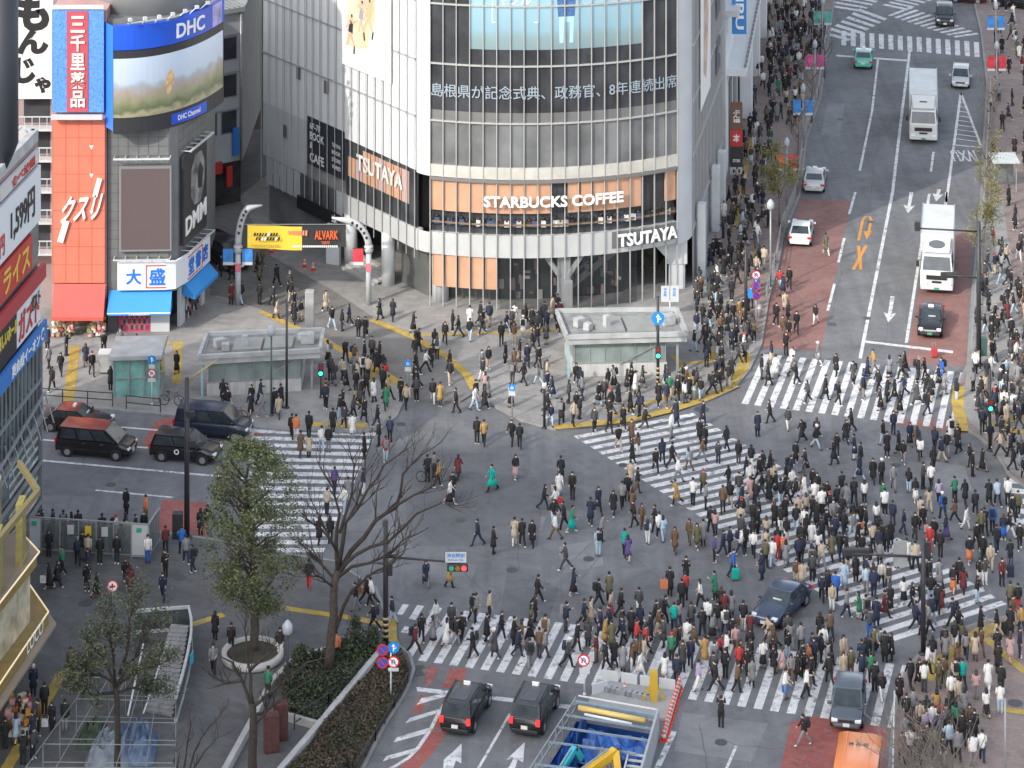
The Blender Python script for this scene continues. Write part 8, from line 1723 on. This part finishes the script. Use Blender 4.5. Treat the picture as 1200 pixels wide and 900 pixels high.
for r_, l_ in zip(IND, lab):
    x, y, dr, ct, lg, hr, ex = r_; p = gz(x, y); po = pose_of(r_); t = thing('person', l_, 'person', p, 0, 'people on foot at the crossing')
    t.rotation_euler = (0, 0, DIRS[dr]+rp_.uniform(-.35, .35)); fem = hr in 'KB'; sc = (rp_.uniform(.92, .98) if fem else rp_.uniform(.98, 1.05))*.955; t.scale = (sc, sc, sc)
    sk = rp_.choice(SKIN); shoe = SHOEW if rp_.random() < .3 else SHOEK
    link_part('body', part_mesh('body', po), [sk, shoe, MASKW if ('m' in ex or rp_.random() < .45) else sk, EYE], t)
    link_part('coat' if ct[1] in 'lf' else 'jacket', part_mesh('coat', po, ct[1]), [CLOTH[ct[0]]], t)
    link_part('skirt' if lg.isupper() else 'trousers', part_mesh('legs', po, 'S' if lg.isupper() else 'T'), [CLOTH[lg.lower()]], t)
    hm = CLOTH[rp_.choice('kkgwrkc')] if hr == 'h' else HAIR['b' if hr in 'bB' or (hr == 'K' and rp_.random() < .35) else 'k']
    link_part('cap' if hr == 'h' else 'hair', part_mesh('hair', po, 'K' if hr in 'KB' else ('h' if hr == 'h' else 's')), [hm], t)
    if 'B' in ex: link_part('backpack', part_mesh('pack', po), [CLOTH[rp_.choice('kkkkkcnnkgb')]], t)
# bags and cases the walkers carry
def bag(lab_, x, y, dx, z, c, w_=.34, h=.38, nm='shopping_bag', cat='bag'):
    p = gz(x, y)+Vector((dx, -.08, z)); t = thing(nm, lab_, cat, p); m = MB(); m.prism([(p.x-w_/2, p.y-.07), (p.x+w_/2, p.y-.07), (p.x+w_/2, p.y+.07), (p.x-w_/2, p.y+.07)], p.z, p.z+h, 0, True); m.build('body', CLOTH[c], t)
    m = MB(); m.tube([(p.x-.09, p.y, p.z+h), (p.x-.07, p.y, p.z+h+.17), (p.x+.07, p.y, p.z+h+.17), (p.x+.09, p.y, p.z+h)], .012, 5); m.build('handle', CLOTH['k'], t)
bag('large bright orange bag held by the black coated walker mid crossing', 785, 699, -.33, .5, 'j', .42, .5); bag('orange bag held out at the middle of the diagonal zebra', 1015, 627, -.3, .4, 'j'); bag('white paper bag carried past the dark blue sedan', 945, 700, -.1, .4, 'w', .4); bag('white bag hanging by a black coat near the construction barrier', 720, 782, .1, .25, 'w', .24, .34); bag('red bag held by the white topped walker on open asphalt', 651, 599, .3, .5, 'r'); bag('tan paper bag held by the white long coat on open asphalt', 655, 582, -.3, .35, 'e')
bag('blue bag beside the walker in front of the minibus crossing end', 920, 820, 0, .45, 'u'); bag('white carrier bag on the smoking corner walker', 58, 690, -.35, .4, 'w'); bag('white bag beside the goods rack', 53, 857, 0, .3, 'w'); bag('pink and white bag held near the long armed signal pole', 1080, 634, .3, .6, 'p'); bag('orange shopping bag carried behind the banded signal pole', 424, 706, 0, .55, 'j'); bag('brown paper bag held by the black jacket before the dark blue sedan', 867, 741, -.15, .45, 'b'); bag('red handbag held by the tan jacket on the corner paving', 1100, 844, .1, .4, 'r')
def case(lab_, x, y, c, stripe=None):
    p = gz(x, y); t = thing('suitcase', lab_, 'suitcase', p); m = MB(); m.box((p.x, p.y, p.z+.38), (.42, .28, .6)); m.build('shell', CLOTH[c], t, bevel=.05); m = MB(); m.tube([(p.x-.1, p.y+.1, p.z+.66), (p.x-.1, p.y+.1, p.z+1.0), (p.x+.1, p.y+.1, p.z+1.0), (p.x+.1, p.y+.1, p.z+.66)], .012, 5); m.build('handle', STEEL, t)
    for q_ in (-.15, .15): m = MB(); m.tube([(p.x+q_-.03, p.y, p.z+.05), (p.x+q_+.03, p.y, p.z+.05)], .05, 8); m.build('wheel', TYRE, t)
    if stripe: m = MB(); m.box((p.x+.05, p.y-.142, p.z+.38), (.06, .02, .58)); m.build('strap', stripe, t)
case('black suitcase with bright green strap at the end of the lower zebra', 1017, 765, 'k', mat('strap_green', (.12, .75, .08), .5)); case('teal blue wheeled case pulled across the asphalt near the diagonal zebra', 862, 680, 't'); case('black suitcase beside the black coat on the brown corner paving', 1178, 744, 'k'); case('red suitcase standing before the black sedan taxi', 1095, 419, 'r'); case('navy suitcase near the maroon jacket at the east side', 1184, 676, 'n')
# ------------------------------------------------------------------ the farther crowd, one mass
LOW = {}
def low(pose, cut, skirt, hr, pack):
    k = (pose, cut, skirt, hr, pack)
    if k not in LOW:
        P = POSES[pose]; m = MB()
        for src, mi in ((coat_mesh(P, cut, 8), 0), (legs_mesh(P, skirt, 6), 1), (hair_mesh(P, hr, 8), 2)): o = len(m.v); m.v += src.v; m.f += [[o+i for i in f] for f in src.f]; m.m += [mi]*len(src.f); m.sm += src.sm
        m.sphere(P['head'], .098, 8, 3, (.95, .85, 1.15)); m.sphere(P['head']+Vector((.05, 0, -.035)), .055, 6, 4, (.8, 1.1, .8))
        for s_ in 'LR': m.tube([P['wr'+s_], P['ha'+s_]+(P['ha'+s_]-P['wr'+s_])*.5], [.03, .02], 5, 3); m.tube([P['an'+s_]+Vector((-.05, 0, -.03)), P['toe'+s_]], [.05, .04], 6, 5); m.tube([P['kn'+s_], P['an'+s_]], [.05, .04], 5, 3)
        if pack: q_ = pack_mesh(P); o = len(m.v); m.v += q_.v; m.f += [[o+i for i in f] for f in q_.f]; m.m += [6]*len(q_.f); m.sm += q_.sm
        LOW[k] = m
    return LOW[k]
big = MB(); CK = list(CLC); cm = [CLOTH[k] for k in CK]+[HAIR['k'], HAIR['b']]+SKIN+[MASKW, SHOEK, SHOEW]; ix = {k: i for i, k in enumerate(CK)}; b0 = len(CK)
for r_ in RECS[NIND:]:
    x, y, dr, ct, lg, hr, ex = r_; p = gz(x, y); src = low(pose_of(r_), ct[1], lg.isupper(), 'K' if hr in 'KB' else ('h' if hr == 'h' else 's'), 'B' in ex); a = DIRS[dr]+rp_.uniform(-.4, .4); sc = (rp_.uniform(.9, .98) if hr in 'KB' else rp_.uniform(.97, 1.05))*.955
    sk = b0+2+rp_.randrange(3); mp = [ix[ct[0]], ix[lg.lower()], b0+(1 if hr in 'bB' else 0) if hr != 'h' else ix[rp_.choice('kgwrc')], sk, b0+5 if 'm' in ex else sk, b0+6+(rp_.random() < .3), ix[rp_.choice('kkcnkg')]]
    c, s_ = math.cos(a)*sc, math.sin(a)*sc; o = len(big.v); big.v += [(p.x+v[0]*c-v[1]*s_, p.y+v[0]*s_+v[1]*c, p.z+v[2]*sc) for v in src.v]; big.f += [[o+i for i in f] for f in src.f]; big.m += [mp[i] for i in src.m]; big.sm += src.sm
tag(big.build('crowd', cm, kind='stuff'), 'dense far crowd of walkers in dark winter clothes on the plaza and pavements', 'crowd')
[print('LONG', l_) for l_ in lab if len(l_.split()) > 16]
print('PEOPLE', len(RECS), 'individuals', len(IND), 'labels', len(set(lab)), 'cutoff y', IND[-1][1], 'long', max(len(l_.split()) for l_ in lab))
